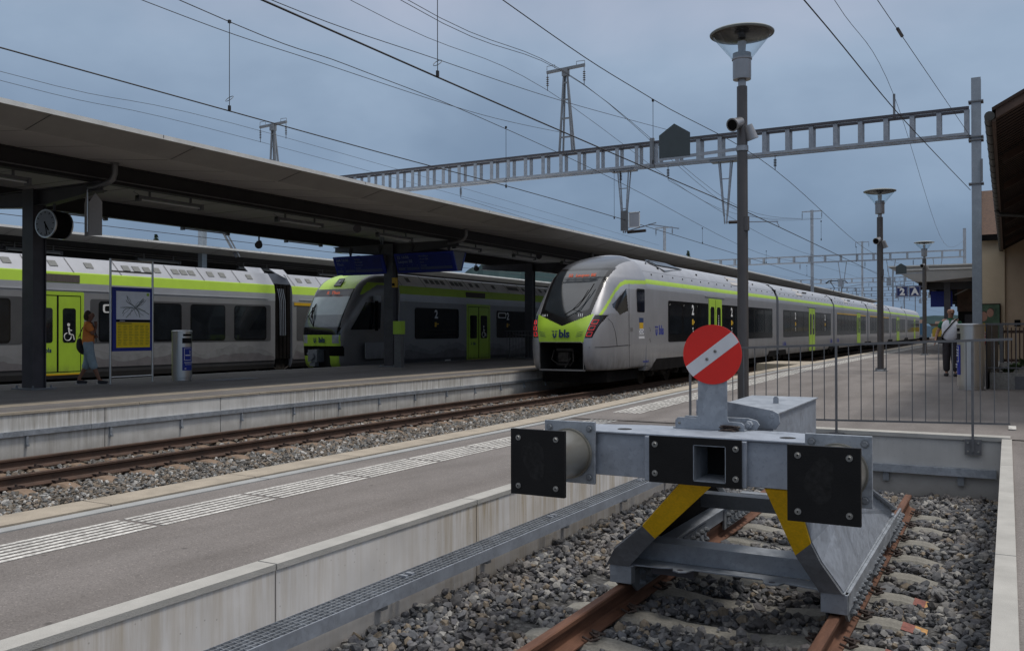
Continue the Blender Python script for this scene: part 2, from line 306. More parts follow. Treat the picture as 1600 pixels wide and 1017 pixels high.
# ------------------------------------------------------------------ mesh builder
class MB:
    def __init__(s): s.v = []; s.f = []; s.mi = []
    def add(s, vs, fs, mi=0):
        b = len(s.v); s.v.extend([tuple(p) for p in vs])
        for f in fs: s.f.append(tuple(i+b for i in f)); s.mi.append(mi)
    def box(s, x0, x1, y0, y1, z0, z1, mi=0):
        x0, x1 = min(x0, x1), max(x0, x1); y0, y1 = min(y0, y1), max(y0, y1); z0, z1 = min(z0, z1), max(z0, z1)
        s.add([(x0, y0, z0), (x1, y0, z0), (x1, y1, z0), (x0, y1, z0), (x0, y0, z1), (x1, y0, z1), (x1, y1, z1), (x0, y1, z1)],
              [(0, 3, 2, 1), (4, 5, 6, 7), (0, 1, 5, 4), (1, 2, 6, 5), (2, 3, 7, 6), (3, 0, 4, 7)], mi); return s
    def bar(s, p0, p1, w, h, mi=0, up=(0, 0, 1)):
        p0 = Vector(p0); p1 = Vector(p1); d = (p1-p0).normalized(); u = Vector(up)
        if abs(d.dot(u)) > .98: u = Vector((0, 1, 0))
        r = d.cross(u).normalized(); u = r.cross(d).normalized()
        vs = [p+r*a*w/2+u*b*h/2 for p in (p0, p1) for a, b in ((-1, -1), (1, -1), (1, 1), (-1, 1))]
        s.add(vs, [(3, 2, 1, 0), (4, 5, 6, 7), (0, 1, 5, 4), (1, 2, 6, 5), (2, 3, 7, 6), (3, 0, 4, 7)], mi); return s
    def cyl(s, p0, p1, r0, r1=None, n=16, mi=0, caps=True):
        if r1 is None: r1 = r0
        p0 = Vector(p0); p1 = Vector(p1); d = (p1-p0).normalized(); u = Vector((0, 0, 1)) if abs(d.z) < .9 else Vector((1, 0, 0))
        r = d.cross(u).normalized(); u = r.cross(d)
        vs = []
        for p, q in ((p0, r0), (p1, r1)):
            for k in range(n):
                a = 2*math.pi*k/n; vs.append(p+r*math.cos(a)*q+u*math.sin(a)*q)
        fs = [(k, (k+1) % n, n+(k+1) % n, n+k) for k in range(n)]
        if caps: fs += [tuple(range(n))[::-1], tuple(range(n, 2*n))]
        s.add(vs, fs, mi); return s
    def tube(s, pts, r, n=8, mi=0):
        pts = [Vector(p) for p in pts]; vs = []; N = len(pts)
        u = None
        for i, p in enumerate(pts):
            d = (pts[min(i+1, N-1)]-pts[max(i-1, 0)]).normalized()
            if u is None:
                u = Vector((0, 0, 1)) if abs(d.z) < .9 else Vector((1, 0, 0))
            rr = d.cross(u).normalized(); u = rr.cross(d).normalized()
            for k in range(n):
                a = 2*math.pi*k/n; vs.append(p+rr*math.cos(a)*r+u*math.sin(a)*r)
        fs = [(i*n+k, i*n+(k+1) % n, (i+1)*n+(k+1) % n, (i+1)*n+k) for i in range(N-1) for k in range(n)]
        fs += [tuple(range(n))[::-1], tuple(range((N-1)*n, N*n))]
        s.add(vs, fs, mi); return s
    def prism(s, poly, fn0, fn1, mi=0):
        """poly 2d; fn0, fn1 map (a,b)->xyz for both ends"""
        n = len(poly); vs = [fn0(*p) for p in poly]+[fn1(*p) for p in poly]
        fs = [(k, (k+1) % n, n+(k+1) % n, n+k) for k in range(n)]+[tuple(range(n))[::-1], tuple(range(n, 2*n))]
        s.add(vs, fs, mi); return s
    def plate(s, pts, t, mi=0):
        pts = [Vector(p) for p in pts]; nrm = (pts[1]-pts[0]).cross(pts[2]-pts[0]).normalized()*t/2; n = len(pts)
        s.add([p-nrm for p in pts]+[p+nrm for p in pts], [tuple(range(n))[::-1], tuple(range(n, 2*n))]+[(k, (k+1) % n, n+(k+1) % n, n+k) for k in range(n)], mi); return s
    def lathe(s, prof, c, n=24, mi=0, caps=True):
        vs = []; m = len(prof)
        for r, z in prof:
            for k in range(n):
                a = 2*math.pi*k/n; vs.append((c[0]+r*math.cos(a), c[1]+r*math.sin(a), c[2]+z))
        fs = [(i*n+k, i*n+(k+1) % n, (i+1)*n+(k+1) % n, (i+1)*n+k) for i in range(m-1) for k in range(n)]
        if caps: fs += [tuple(range(n))[::-1], tuple(range((m-1)*n, m*n))]
        s.add(vs, fs, mi); return s
    def quad(s, a, b, c, d, mi=0): s.add([a, b, c, d], [(0, 1, 2, 3)], mi); return s
    def sphere(s, c, r, n=10, mi=0, sc=(1, 1, 1)):
        vs = []
        for i in range(n+1):
            t = math.pi*i/n
            for k in range(n*2):
                a = math.pi*k/n
                vs.append((c[0]+r*sc[0]*math.sin(t)*math.cos(a), c[1]+r*sc[1]*math.sin(t)*math.sin(a), c[2]+r*sc[2]*math.cos(t)))
        m = n*2
        s.add(vs, [(i*m+k, (i+1)*m+k, (i+1)*m+(k+1) % m, i*m+(k+1) % m) for i in range(n) for k in range(m)], mi); return s
    def build(s, name, mats, parent=None, smooth=False, bevel=0, origin=None):
        if not isinstance(mats, (list, tuple)): mats = [mats]
        off = Vector((0, 0, 0))
        if parent:
            q = parent
            while q.parent: q = q.parent
            off = Vector(q.get('_o', q.location))
        else:
            if origin is None:
                xs = [p[0] for p in s.v]; ys = [p[1] for p in s.v]; zs = [p[2] for p in s.v]
                origin = ((min(xs)+max(xs))/2, (min(ys)+max(ys))/2, min(zs))
            off = Vector(origin)
        me = bpy.data.meshes.new(name)
        me.from_pydata([(p[0]-off[0], p[1]-off[1], p[2]-off[2]) for p in s.v], [], s.f)
        for m in mats: me.materials.append(M[m] if isinstance(m, str) else m)
        me.polygons.foreach_set('material_index', array('i', s.mi))
        if smooth:
            me.polygons.foreach_set('use_smooth', array('b', [1]*len(s.f)))
            me.validate(); me.update()
            me.set_sharp_from_angle(angle=R(smooth if smooth > 1 else 35))
        me.update()
        o = bpy.data.objects.new(name, me); COL.objects.link(o)
        if parent: o.parent = parent
        else: o.location = off
        if parent:
            q = parent
            if q.parent is None and q.type == 'MESH': pass
        if bevel:
            b = o.modifiers.new('bevel', 'BEVEL'); b.width = bevel; b.segments = 2; b.limit_method = 'ANGLE'; b.angle_limit = R(40)
        return o
def tag(o, label=None, cat=None, group=None, kind=None):
    if label: o['label'] = label
    if cat: o['category'] = cat
    if group: o['group'] = group
    if kind: o['kind'] = kind
    return o
def thing(name, label, cat, loc=(0, 0, 0), group=None):
    o = bpy.data.objects.new(name, None); COL.objects.link(o); o.location = loc; o.empty_display_size = .2
    return tag(o, label, cat, group)
def structure(o): o['kind'] = 'structure'; return o
def copy_tree(o, parent=None):
    c = o.copy(); COL.objects.link(c)
    if parent: c.parent = parent
    for ch in list(o.children): copy_tree(ch, c)
    return c
def dup(root, loc, label, rz=None):
    c = copy_tree(root); c.location = loc; c['label'] = label
    if rz is not None: c.rotation_euler.z = rz
    return c
def text_mesh(name, s, size, o, xd, ud, m, parent, bold=0.0, align='CENTER', depth=.002):
    cu = bpy.data.curves.new('txt', 'FONT'); cu.body = s; cu.size = size; cu.align_x = align; cu.align_y = 'CENTER'; cu.offset = bold; cu.extrude = depth; cu.resolution_u = 3
    t = bpy.data.objects.new('txt', cu); COL.objects.link(t)
    dg = bpy.context.evaluated_depsgraph_get(); me = bpy.data.meshes.new_from_object(t.evaluated_get(dg))
    bpy.data.objects.remove(t)
    xd = Vector(xd).normalized(); ud = Vector(ud).normalized(); nd = xd.cross(ud)
    mb = MB(); O = Vector(o)
    mb.add([O+xd*v.co.x+ud*v.co.y+nd*v.co.z for v in me.vertices], [tuple(p.vertices) for p in me.polygons])
    bpy.data.meshes.remove(me)
    return mb.build(name, m, parent) if mb.v else None
def txt_into(mb, s, size, o, xd, ud, mi, bold=0.0, align='CENTER', depth=.002):
    cu = bpy.data.curves.new('txt', 'FONT'); cu.body = s; cu.size = size; cu.align_x = align; cu.align_y = 'CENTER'; cu.offset = bold; cu.extrude = depth; cu.resolution_u = 2
    t = bpy.data.objects.new('txt', cu); COL.objects.link(t)
    dg = bpy.context.evaluated_depsgraph_get(); me = bpy.data.meshes.new_from_object(t.evaluated_get(dg))
    bpy.data.objects.remove(t)
    xd = Vector(xd).normalized(); ud = Vector(ud).normalized(); nd = xd.cross(ud); O = Vector(o)
    mb.add([O+xd*v.co.x+ud*v.co.y+nd*v.co.z for v in me.vertices], [tuple(p.vertices) for p in me.polygons], mi)
    bpy.data.meshes.remove(me)

# ------------------------------------------------------------------ key planes
XS = -1.765            # centre of the stub track
XM = -12.25            # centre of the main track (silver train)
X2, X3 = -23.3, -27.4  # the two tracks of the green topped trains
RT = -0.55             # rail top
def rise(y): return 0.0027*max(0, y-27)
def gz(y):             # the near platform climbs gently beyond the stub track
    pts = [(-99, 0), (11.5, 0), (20.8, .10), (26, .16), (46, .2), (500, .2)]
    for (a, b), (c, d) in zip(pts, pts[1:]):
        if y <= c: return b+(d-b)*(y-a)/(c-a)
    return .2

# ------------------------------------------------------------------ ground and platforms
def sheet(name, x0, x1, ys, zf, m):
    mb = MB()
    for a, b in zip(ys, ys[1:]):
        mb.quad((x0, a, zf(a)), (x1, a, zf(a)), (x1, b, zf(b)), (x0, b, zf(b)))
    return structure(mb.build(name, m, origin=(0, 0, 0)))
sheet('ground', -2500, 2500, [-400, 3000], lambda y: -1.0, 'earth')
sheet('ballast_bed', -30, -6.2, [-10, 27, 60, 120, 260, 400], lambda y: -.775+rise(y), 'bed_b')
# pit of the stub track, ballast heaped toward the left wall
def pitz(x, y):
    t = max(0, min(1, (-2.75-x)/.75)); return -.765+.13*t*t*(3-2*t)
mb = MB(); nx, ny = 26, 24
for i in range(nx):
    for j in range(ny):
        xa, xb = -3.66+3.55*i/nx, -3.66+3.55*(i+1)/nx; ya, yb = -3+15.5*j/ny, -3+15.5*(j+1)/ny
        mb.quad((xa, ya, pitz(xa, ya)), (xb, ya, pitz(xb, ya)), (xb, yb, pitz(xb, yb)), (xa, yb, pitz(xa, yb)))
structure(mb.build('stub_ballast_bed', 'bed', origin=(0, 0, 0)))

# middle platform: X -6.2 .. -3.65 in front of the stub track, widening beyond Y = 12.4
YE = 12.42
mb = MB(); ys = [-6, 11.5, YE]
mb.box(-5.855, -3.79, -6, YE, -1, -.002)
structure(mb.build('platform_surface', 'asphalt'))
ys = [YE, 14, 16, 18, 20.8, 23, 26, 34, 46, 90, 240]
sheet('far_platform_surface', -5.855, 9, ys, gz, 'asphalt')
mb = MB(); mb.box(.035, 9, -6, YE, -1, -.002); structure(mb.build('station_forecourt', 'asphalt'))
# edge courses toward the main track
def strip(name, x0, x1, y0, y1, t, m, joint=1.0, lift=0.0, zf=gz, gap=.006):
    mb = MB(); y = y0
    while y < y1-.01:
        e = min(y+joint, y1)
        za, zb = zf(y)+lift, zf(e)+lift
        g = gap
        mb.add([(x0, y+g, za-t), (x1, y+g, za-t), (x1, e-g, zb-t), (x0, e-g, zb-t), (x0, y+g, za), (x1, y+g, za), (x1, e-g, zb), (x0, e-g, zb)],
               [(0, 3, 2, 1), (4, 5, 6, 7), (0, 1, 5, 4), (1, 2, 6, 5), (2, 3, 7, 6), (3, 0, 4, 7)])
        y = e
    return structure(mb.build(name, m, origin=(0, 0, 0)))
strip('platform_edge', -6.36, -6.02, -6, 90, .9, 'kerb_beige', 1.5, .012)
strip('platform_edge_gap', -6.015, -5.985, -6, 90, .9, 'dark_open', 20, -.03, gap=0)
strip('platform_edge_kerb', -5.98, -5.86, -6, 90, .9, 'kerb_grey', 3.0, .006)
# coping along the pit
strip('pit_coping_platform', -3.79, -3.648, -7.2, YE+.0, .035, 'coping', 2.2, .012, zf=lambda y: 0)
strip('pit_coping_forecourt', -.072, .035, -6, YE, 1.0, 'coping', 4.0, .014, zf=lambda y: 0)
mb = MB()
for k in range(9):   # wall panels with open joints
    y0 = -7.2+2.2*k; y1 = min(y0+2.2, YE)
    mb.box(-3.80, -3.656, y0+.006, y1-.006, -1, -.0235)
structure(mb.build('pit_wall', 'wall'))
mb = MB(); mb.box(-3.665, -.0, YE, YE+.25, -1, -.02); structure(mb.build('pit_end_wall', 'endwall'))
mb = MB(); mb.box(-3.70, .02, YE-.03, YE+.22, -.02, .03); structure(mb.build('pit_end_wall_coping', 'coping'))
# black seam between the coping and the asphalt
mb = MB(); mb.box(-3.815, -3.79, -6, YE, -.01, .004); structure(mb.build('platform_seam', 'dark_open'))
# tactile guidance strips
mb = MB()
k = 0; y = -4.975
while y < 13:
    L = 1.15
    for j in range(6):
        x = -5.50+j*.076
        off = 0.0
        mb.box(x-.019, x+.019, y+off+.0, y+off+L-.05, 0, .004)
    y += L
z0 = 0
while y < 90:
    L = .6 if y < 40 else 3
    for j in range(6):
        x = -5.57+j*.083
        z = gz(y)+.001
        mb.add([(x-.021, y, z), (x+.021, y, z), (x+.021, y+L*.93, gz(y+L)+.006), (x-.021, y+L*.93, gz(y+L)+.006), (x-.021, y, z+.005), (x+.021, y, z+.005), (x+.021, y+L*.93, gz(y+L)+.01), (x-.021, y+L*.93, gz(y+L)+.01)],
               [(4, 5, 6, 7), (0, 1, 5, 4), (1, 2, 6, 5), (2, 3, 7, 6), (3, 0, 4, 7)])
    y += L
structure(mb.build('guidance_stripe', 'tactile'))
mb = MB()
for k in range(5):
    mb.box(.0+.19*k, .09+.19*k, 13.45, 13.95, gz(13.7)+.004, gz(13.7)+.013)
structure(mb.build('guidance_stripe_end', 'tactile'))
# boards crossing the old track bed
mb = MB(); 
for k in range(4): mb.box(-9.3, -6.4, 38+k*.9, 38.85+k*.9, -.7, -.03)
structure(mb.build('crossing_boards', 'kerb_beige'))

# far platform under the canopy
ZB = .05
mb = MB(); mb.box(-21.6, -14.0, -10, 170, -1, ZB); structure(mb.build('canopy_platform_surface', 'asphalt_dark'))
mb = MB()
cuts = [-10, -4, -1.0, 2.1, 5.1, 8.0, 10.3, 12.95, 15.75, 18.9, 22.0, 23.65, 26.9, 30, 33]
for a, b in zip(cuts, cuts[1:]): mb.box(-14.0, -13.95, a+.008, b-.008, -1, ZB-.003)
mb.box(-14.0, -13.95, 33, 170, -1, ZB-.003)
structure(mb.build('canopy_platform_wall', 'wallB'))
strip('canopy_platform_edge_line', -15.55, -15.05, -10, 60, .006, 'kerb_beige', 2.0, .006, zf=lambda y: ZB)
strip('canopy_platform_lip', -14.02, -13.93, -10, 60, .04, 'kerb_beige', 3.0, .006, zf=lambda y: ZB)
strip('canopy_platform_back_line', -21.6, -21.45, -10, 120, .006, 'kerb_grey', 2.0, .006, zf=lambda y: ZB)
# third platform behind the green topped trains
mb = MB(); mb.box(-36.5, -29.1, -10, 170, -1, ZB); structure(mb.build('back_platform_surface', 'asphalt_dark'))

# ------------------------------------------------------------------ cable duct rails on the walls
def wall_duct(name, label, x, y0, y1, z, brackets, w=.05, m='galv'):
    t = thing(name, label, 'wall rail', (x, (y0+y1)/2, z))
    mb = MB(); y = y0
    while y < y1:
        e = min(y+4.5, y1); mb.box(x, x+w, y+.004, e-.004, z-.045, z+.04); y = e
    mb.build('duct_rail', m, t)
    for yb in brackets:
        mb = MB(); mb.box(x, x+.045, yb-.02, yb+.02, z-.22, z-.055); mb.box(x+.045, x+.07, yb-.02, yb+.02, z-.22, z-.18)
        mb.build('bracket', m, t)
    return t
wall_duct('wall_rail', 'thin grey steel rail bolted along the stained concrete edge of the canopy platform', -13.95, -8, 45, -.29, [-2+1.55*k for k in range(22)])
t = thing('wall_grating', 'narrow galvanised grating ledge fixed along the platform side wall of the stub track pit', 'grating', (-3.56, 4, -.34))
mb = MB(); mb.box(-3.455, -3.445, -4, 12.2, -.40, -.315); mb.build('side_bar', 'galv_l', t, bevel=0)
mb = MB()
for x in (-3.66, -3.62, -3.58, -3.54, -3.50, -3.462): mb.box(x, x+.006, -4, 12.2, -.345, -.318)
y = -1.0
while y < 12.2: mb.box(-3.66, -3.45, y, y+.004, -.328, -.320); y += .05
mb.build('grate', 'galv', t)
for yb in (2.1, 3.4, 4.75, 6.1, 7.55, 9.0, 10.4, 11.8):
    mb = MB(); mb.box(-3.665, -3.60, yb-.03, yb+.03, -.50, -.40); mb.build('bracket', 'galv_d', t)
for yb in (2.6, 4.9, 7.1, 9.3):
    mb = MB()
    for d in (0, .07): mb = MB(); mb.box(-3.60, -3.54, yb+d, yb+d+.03, -.318, -.306); mb.build('clamp', 'galv_l', t)
t = thing('end_wall_rail', 'galvanised flat rail bolted across the end wall below the railing', 'wall rail', (-1.8, 12.4, -.45))
mb = MB(); mb.box(-3.44, -.13, 12.33, YE-.001, -.47, -.37); mb.build('duct_rail', 'galv', t)
for xb in (-3.1, -2.2, -1.38, -.52):
    mb = MB(); mb.box(xb-.035, xb+.035, 12.36, YE-.001, -.585, -.47); mb.build('bracket', 'galv_d', t)

# ------------------------------------------------------------------ ballast stones
def rock_shape(seed):
    rnd = random.Random(seed); g = (1+5**.5)/2
    v = [(-1, g, 0), (1, g, 0), (-1, -g, 0), (1, -g, 0), (0, -1, g), (0, 1, g), (0, -1, -g), (0, 1, -g), (g, 0, -1), (g, 0, 1), (-g, 0, -1), (-g, 0, 1)]
    f = [(0, 11, 5), (0, 5, 1), (0, 1, 7), (0, 7, 10), (0, 10, 11), (1, 5, 9), (5, 11, 4), (11, 10, 2), (10, 7, 6), (7, 1, 8), (3, 9, 4), (3, 4, 2), (3, 2, 6), (3, 6, 8), (3, 8, 9), (4, 9, 5), (2, 4, 11), (6, 2, 10), (8, 6, 7), (9, 8, 1)]
    sc = (rnd.uniform(.75, 1.25), rnd.uniform(.7, 1.1), rnd.uniform(.5, .8))
    out = []
    for p in v:
        k = rnd.uniform(.62, 1.12)/1.9
        out.append(Vector((p[0]*k*sc[0], p[1]*k*sc[1], p[2]*k*sc[2])))
    return out, f
SH = [rock_shape(s) for s in range(12)]
def octa(seed):
    rnd = random.Random(seed+99)
    v = [Vector((x*rnd.uniform(.6, 1.1), y*rnd.uniform(.5, 1), z*rnd.uniform(.4, .8)))*.8 for x in (-1, 1) for y in (-1, 1) for z in (-1, 1)]
    return v, [(0, 1, 3, 2), (4, 6, 7, 5), (0, 4, 5, 1), (2, 3, 7, 6), (0, 2, 6, 4), (1, 5, 7, 3)]
SH2 = [octa(s) for s in range(10)]
def variants(SHP, n=5):
    out = []
    for v, f in SHP:
        for k in range(n):
            m = Matrix.Rotation(random.uniform(0, 6.28), 3, 'Z') @ Matrix.Rotation(random.uniform(-.9, .9), 3, 'X') @ Matrix.Rotation(random.uniform(-.9, .9), 3, 'Y')
            out.append(([tuple(m @ p) for p in v], f))
    return out
VA, VB = variants(SH, 8), variants(SH2, 8)
def ballast(name, regions, m, label):
    V = []; F = []
    for (x0, x1, y0, y1, dens, smin, smax, zf, shp) in regions:
        for _ in range(int((x1-x0)*(y1-y0)*dens)):
            x = random.uniform(x0, x1); y = random.uniform(y0, y1)
            r = random.uniform(smin, smax)*random.choice((1, 1, .7, .5, 1.25))
            z = zf(x, y)
            if z is None: continue
            z += random.uniform(-.3, .8)*r
            v, f = random.choice(shp); b = len(V)
            for p in v: V.append((x+p[0]*r, y+p[1]*r, z+p[2]*r))
            for q in f: F.append(tuple(i+b for i in q))
    me = bpy.data.meshes.new(name); me.from_pydata(V, [], F); me.materials.append(M[m])
    o = bpy.data.objects.new(name, me); COL.objects.link(o); o['kind'] = 'stuff'; o['label'] = label; o['category'] = 'gravel'
    return o
SLY = [2.1+.672*k for k in range(14)]     # stub sleepers
def near_sleeper(y, ys, hw=.14):
    return any(abs(y-s) < hw for s in ys)
def pf(x, y):
    if y > 12.36: return None
    z = pitz(x, y)
    on = near_sleeper(y, SLY, .15) and -3.07 < x < -.46
    if x > -.78 and near_sleeper(y, SLY[6:9], .12) and x < -.44: return None
    if on and abs(abs(x-XS)-.72) < .42: return None     # sleeper tops stay clear near the rails
    if on and random.random() < .93: return None
    if abs(abs(x-XS)-.76) < .11: return z-.02 if not on else None
    return z+.012
ballast('gravel', [(-3.64, -.10, 3.2, 8.2, 900, .026, .043, pf, VA), (-3.64, -.10, 8.2, 12.38, 640, .028, .044, pf, VA)], 'stone', 'loose grey crushed stone ballast filling the stub track pit')
MSY = [4.0+.62*k for k in range(96)]
def mf(x, y):
    z = -.765+rise(y)
    on = near_sleeper(y, MSY, .13) and abs(x-XM) < 1.3
    if on and random.random() < .9: return None
    if abs(abs(x-XM)-.76) < .1: return None
    if x > -11: z += .0+.03*min(1, (x+11)/1)
    return z
ballast('gravel', [(-11.45, -7.0, 4.2, 11, 420, .024, .04, mf, VA), (-11.45, -7.0, 11, 20, 330, .026, .042, mf, VB), (-11.45, -8, 20, 38, 170, .034, .052, mf, VB),
                   (-13.93, -11.45, 6.5, 20, 170, .033, .05, mf, VB), (-13.93, -11.45, 20, 27, 70, .04, .06, mf, VB)], 'stone_b',
        'brown and grey ballast between the main track and the middle platform')

# ------------------------------------------------------------------ tracks
RAILP = [(-.075, 0), (.075, 0), (.075, .012), (.02, .032), (.0085, .045), (.0085, .122), (.035, .138), (.036, .165), (.028, .172), (-.028, .172), (-.036, .165), (-.035, .138), (-.0085, .122), (-.0085, .045), (-.02, .032), (-.075, .012)]
def rail(xc, y0, y1, t, m, rot=0):
    mb = MB(); ys = [y0, y1] if y1 < 28 else [y0, 27, y1]
    for a, b in zip(ys, ys[1:]):
        mb.prism(RAILP, lambda p, q, a=a: (xc+p, a, RT-.172+q+rise(a)), lambda p, q, b=b: (xc+p, b, RT-.172+q+rise(b)))
    return mb.build('rail', m, t, smooth=False)
def sleeper(t, xc, y, m, w=.26, L=2.6, z=-.722, mats=None):
    mb = MB(); h = w/2
    secs = [(-L/2, .055, .05), (-L/2+.25, .0, .02), (-.95, 0, 0.0), (-.55, 0, 0), (-.25, .035, .03), (.25, .035, .03), (.55, 0, 0), (.95, 0, 0), (L/2-.25, 0, .02), (L/2, .055, .05)]
    vs = []
    for x, dz, nw in secs:
        for yy, zz in ((-h, -.2), (-h+nw*.3, -.03-dz), (-h+.03+nw*.3, -dz), (h-.03-nw*.3, -dz), (h-nw*.3, -.03-dz), (h, -.2)):
            vs.append((xc+x, y+yy, z+zz))
    fs = [(i*6+k, i*6+k+1, (i+1)*6+k+1, (i+1)*6+k) for i in range(len(secs)-1) for k in range(5)]+[(0, 1, 2, 3, 4, 5), tuple(range(54, 60))[::-1]]
    mb.add(vs, fs)
    return mb.build('sleeper', m, t)
def clip(t, x, y, m='clip'):
    """tension clamp, screw and shoulder on one side of a rail foot"""
    mb = MB(); z = -.715; d = 1
    mb.cyl((x+.03, y, z), (x+.03, y, z+.055), .018, n=6)
    mb.cyl((x+.03, y, z+.03), (x+.03, y, z+.036), .032, n=8)
    mb.tube([(x-.03, y-.075, z+.035), (x+.03, y-.085, z+.02), (x+.075, y-.05, z+.03), (x+.03, y-.025, z+.035), (x-.01, y, z+.04), (x+.03, y+.025, z+.035), (x+.075, y+.05, z+.03), (x+.03, y+.085, z+.02), (x-.03, y+.075, z+.035)], .0085, 6)
    return mb.build('rail_clip', m, t)
st = thing('railway_track', 'short rusty dead end track on concrete sleepers under the buffer stop', 'railway track', (XS, 6, -.9))
for s in (-1, 1): rail(XS+s*.7535, -2, 11.2, st, 'rust')
first = None
for k, y in enumerate(SLY):
    if first is None: first = sleeper(st, XS, y, 'sleeper'); y0 = y
    else:
        c = first.copy(); COL.objects.link(c); c.location.y = y-y0
base = {}
for s in (-1, 1):
    for q in (-1, 1):
        for y in SLY[2:]:
            x = XS+s*.7535+q*.085
            if s == -1 and y > 8: continue
            key = (s, q)
            if key not in base:
                if q == 1: base[key] = (clip(st, x, y), y)
                else:
                    o = clip(st, x, y)
                    for v in o.data.vertices: v.co.x = 2*(x-XS)-v.co.x
                    base[key] = (o, y)
            else:
                c = base[key][0].copy(); COL.objects.link(c); c.location.y = y-base[key][1]
# old paint on three sleeper ends
for y, x0, mids in ((SLY[7], -.66, 1), (SLY[8], -.64, 1), (SLY[6], -.70, 0)):
    mb = MB()
    for j in range(2 if mids else 1):
        xa = x0+j*.08; zq = lambda x: -.722-.055*max(0, (x+.715)/.25)+.006; mb.quad((xa, y-.095, zq(xa)), (xa+.08, y-.09, zq(xa+.08)), (xa+.08, y+.09, zq(xa+.08)), (xa, y+.095, zq(xa)), 1 if j else 0)
    mb.build('paint_mark', ['mark_red', 'mark_yel'], st)
mt = thing('railway_track', 'brown rusted main line track running to the silver train', 'railway track', (XM, 15, -.9))
for s in (-1, 1): rail(XM+s*.7535, -8, 200, mt, 'rust_d')
first = None
for y in MSY:
    if first is None: first = sleeper(mt, XM, y, 'sleeper_b', .24); y0 = y
    else:
        c = first.copy(); COL.objects.link(c); c.location.y = y-y0; c.location.z = rise(y)
protos = []
for dx in (-.85, -.66, .66, .85):      # one fastening on each side of each rail
    mb = MB(); x = XM+dx; y = MSY[0]
    mb.cyl((x, y, -.72), (x, y, -.655), .02, n=6); mb.box(x-.05, x+.05, y-.09, y-.06, -.72, -.685); mb.box(x-.05, x+.05, y+.06, y+.09, -.72, -.685); mb.box(x-.03, x+.03, y-.09, y+.09, -.715, -.695)
    protos.append(mb.build('rail_fastening', 'clip', mt))
for y in MSY[1:25]:
    for o in protos:
        c = o.copy(); COL.objects.link(c); c.location.y = y-MSY[0]
mb = MB()
for y in MSY[25:45]:
    for dx in (-.85, -.66, .66, .85): x = XM+dx; mb.box(x-.05, x+.05, y-.09, y+.09, -.72, -.69)
mb.build('rail_fastening', 'clip', mt)['kind'] = 'stuff'
for X, lab in ((X2, 'track under the green nosed train at the canopy platform'), (X3, 'track under the long grey train at the back')):
    t = thing('railway_track', lab, 'railway track', (X, 20, -.9))
    for s in (-1, 1): rail(X+s*.7535, -10, 160, t, 'rust_d')
# ------------------------------------------------------------------ trains
def smooth_profile(pts, n):
    """Catmull-Rom through tuples"""
    out = []; N = len(pts)
    for i in range(N-1):
        p0, p1, p2, p3 = pts[max(i-1, 0)], pts[i], pts[i+1], pts[min(i+2, N-1)]
        for k in range(n):
            t = k/n
            out.append(tuple(.5*((2*b)+(-a+c)*t+(2*a-5*b+4*c-d)*t*t+(-a+3*b-3*c+d)*t**3) for a, b, c, d in zip(p0, p1, p2, p3)))
    out.append(tuple(pts[-1])); return out
def nose(prof, Yj, n, e, xc, classify, K=56, sub=9, taper=True):
    """prof: (z, half width, front y). classify(x, y, z)->key or None. Returns dict key->MB and surface function"""
    P = smooth_profile(prof, sub)
    s0 = .85; yf0 = 1-(1-s0**n)**e
    us = []
    for i in range(K+1):
        v = i/K
        if v < .55: s = v/.55*s0; yf = 1-(1-s**n)**e
        else:
            yf = yf0+(1-yf0)*(v-.55)/.45; s = (1-(1-yf)**(1/e))**(1/n)
        us.append((s, yf))
    U = [(-s, yf) for s, yf in us[::-1]]+us[1:]
    tp = lambda z: 1-.13*max(0, min(1, (z-1.9)/1.3))
    if not taper: tp = lambda z: 1
    grid = [[(xc+s*w*(tp(z)+(1-tp(z))*min(1, yf*1.15)), f+(Yj-f)*yf, z) for s, yf in U] for z, w, f in P]
    mbs = {}
    idx = {}
    for i in range(len(grid)-1):
        for j in range(len(U)-1):
            q = (grid[i][j], grid[i][j+1], grid[i+1][j+1], grid[i+1][j])
            c = [sum(p[a] for p in q)/4 for a in range(3)]
            key = classify(c[0]-xc, c[1], c[2])
            if key is None: continue
            mb = mbs.setdefault(key, MB()); ix = idx.setdefault(key, {})
            fi = []
            for a, b in ((i, j), (i, j+1), (i+1, j+1), (i+1, j)):
                if (a, b) not in ix: ix[(a, b)] = len(mb.v); mb.v.append(grid[a][b])
                fi.append(ix[(a, b)])
            mb.f.append(tuple(fi)); mb.mi.append(0)
    return mbs
def body_section(mb, prof, xc, y0, y1, bands, end=True):
    """prof list of (halfwidth, z) bottom to top; bands: material per segment"""
    n = len(prof)
    ring = [(xc+w, z) for w, z in prof]+[(xc-w, z) for w, z in prof[::-1]]; N = len(ring); o = len(mb.v)
    mb.v += [(x, y0, z) for x, z in ring]+[(x, y1, z) for x, z in ring]
    for k in range(N):
        b = (k+1) % N; seg = min(k, N-2-k) if k < N-1 else 0
        mi = bands[min(seg, len(bands)-1)] if k != n-1 else bands[-1]
        mb.f.append((o+k, o+N+k, o+N+b, o+b)); mb.mi.append(mi)
    if end:
        mb.add([(x, y0, z) for x, z in ring], [tuple(range(N))], bands[-1]); mb.add([(x, y1, z) for x, z in ring], [tuple(range(N))[::-1]], bands[-1])
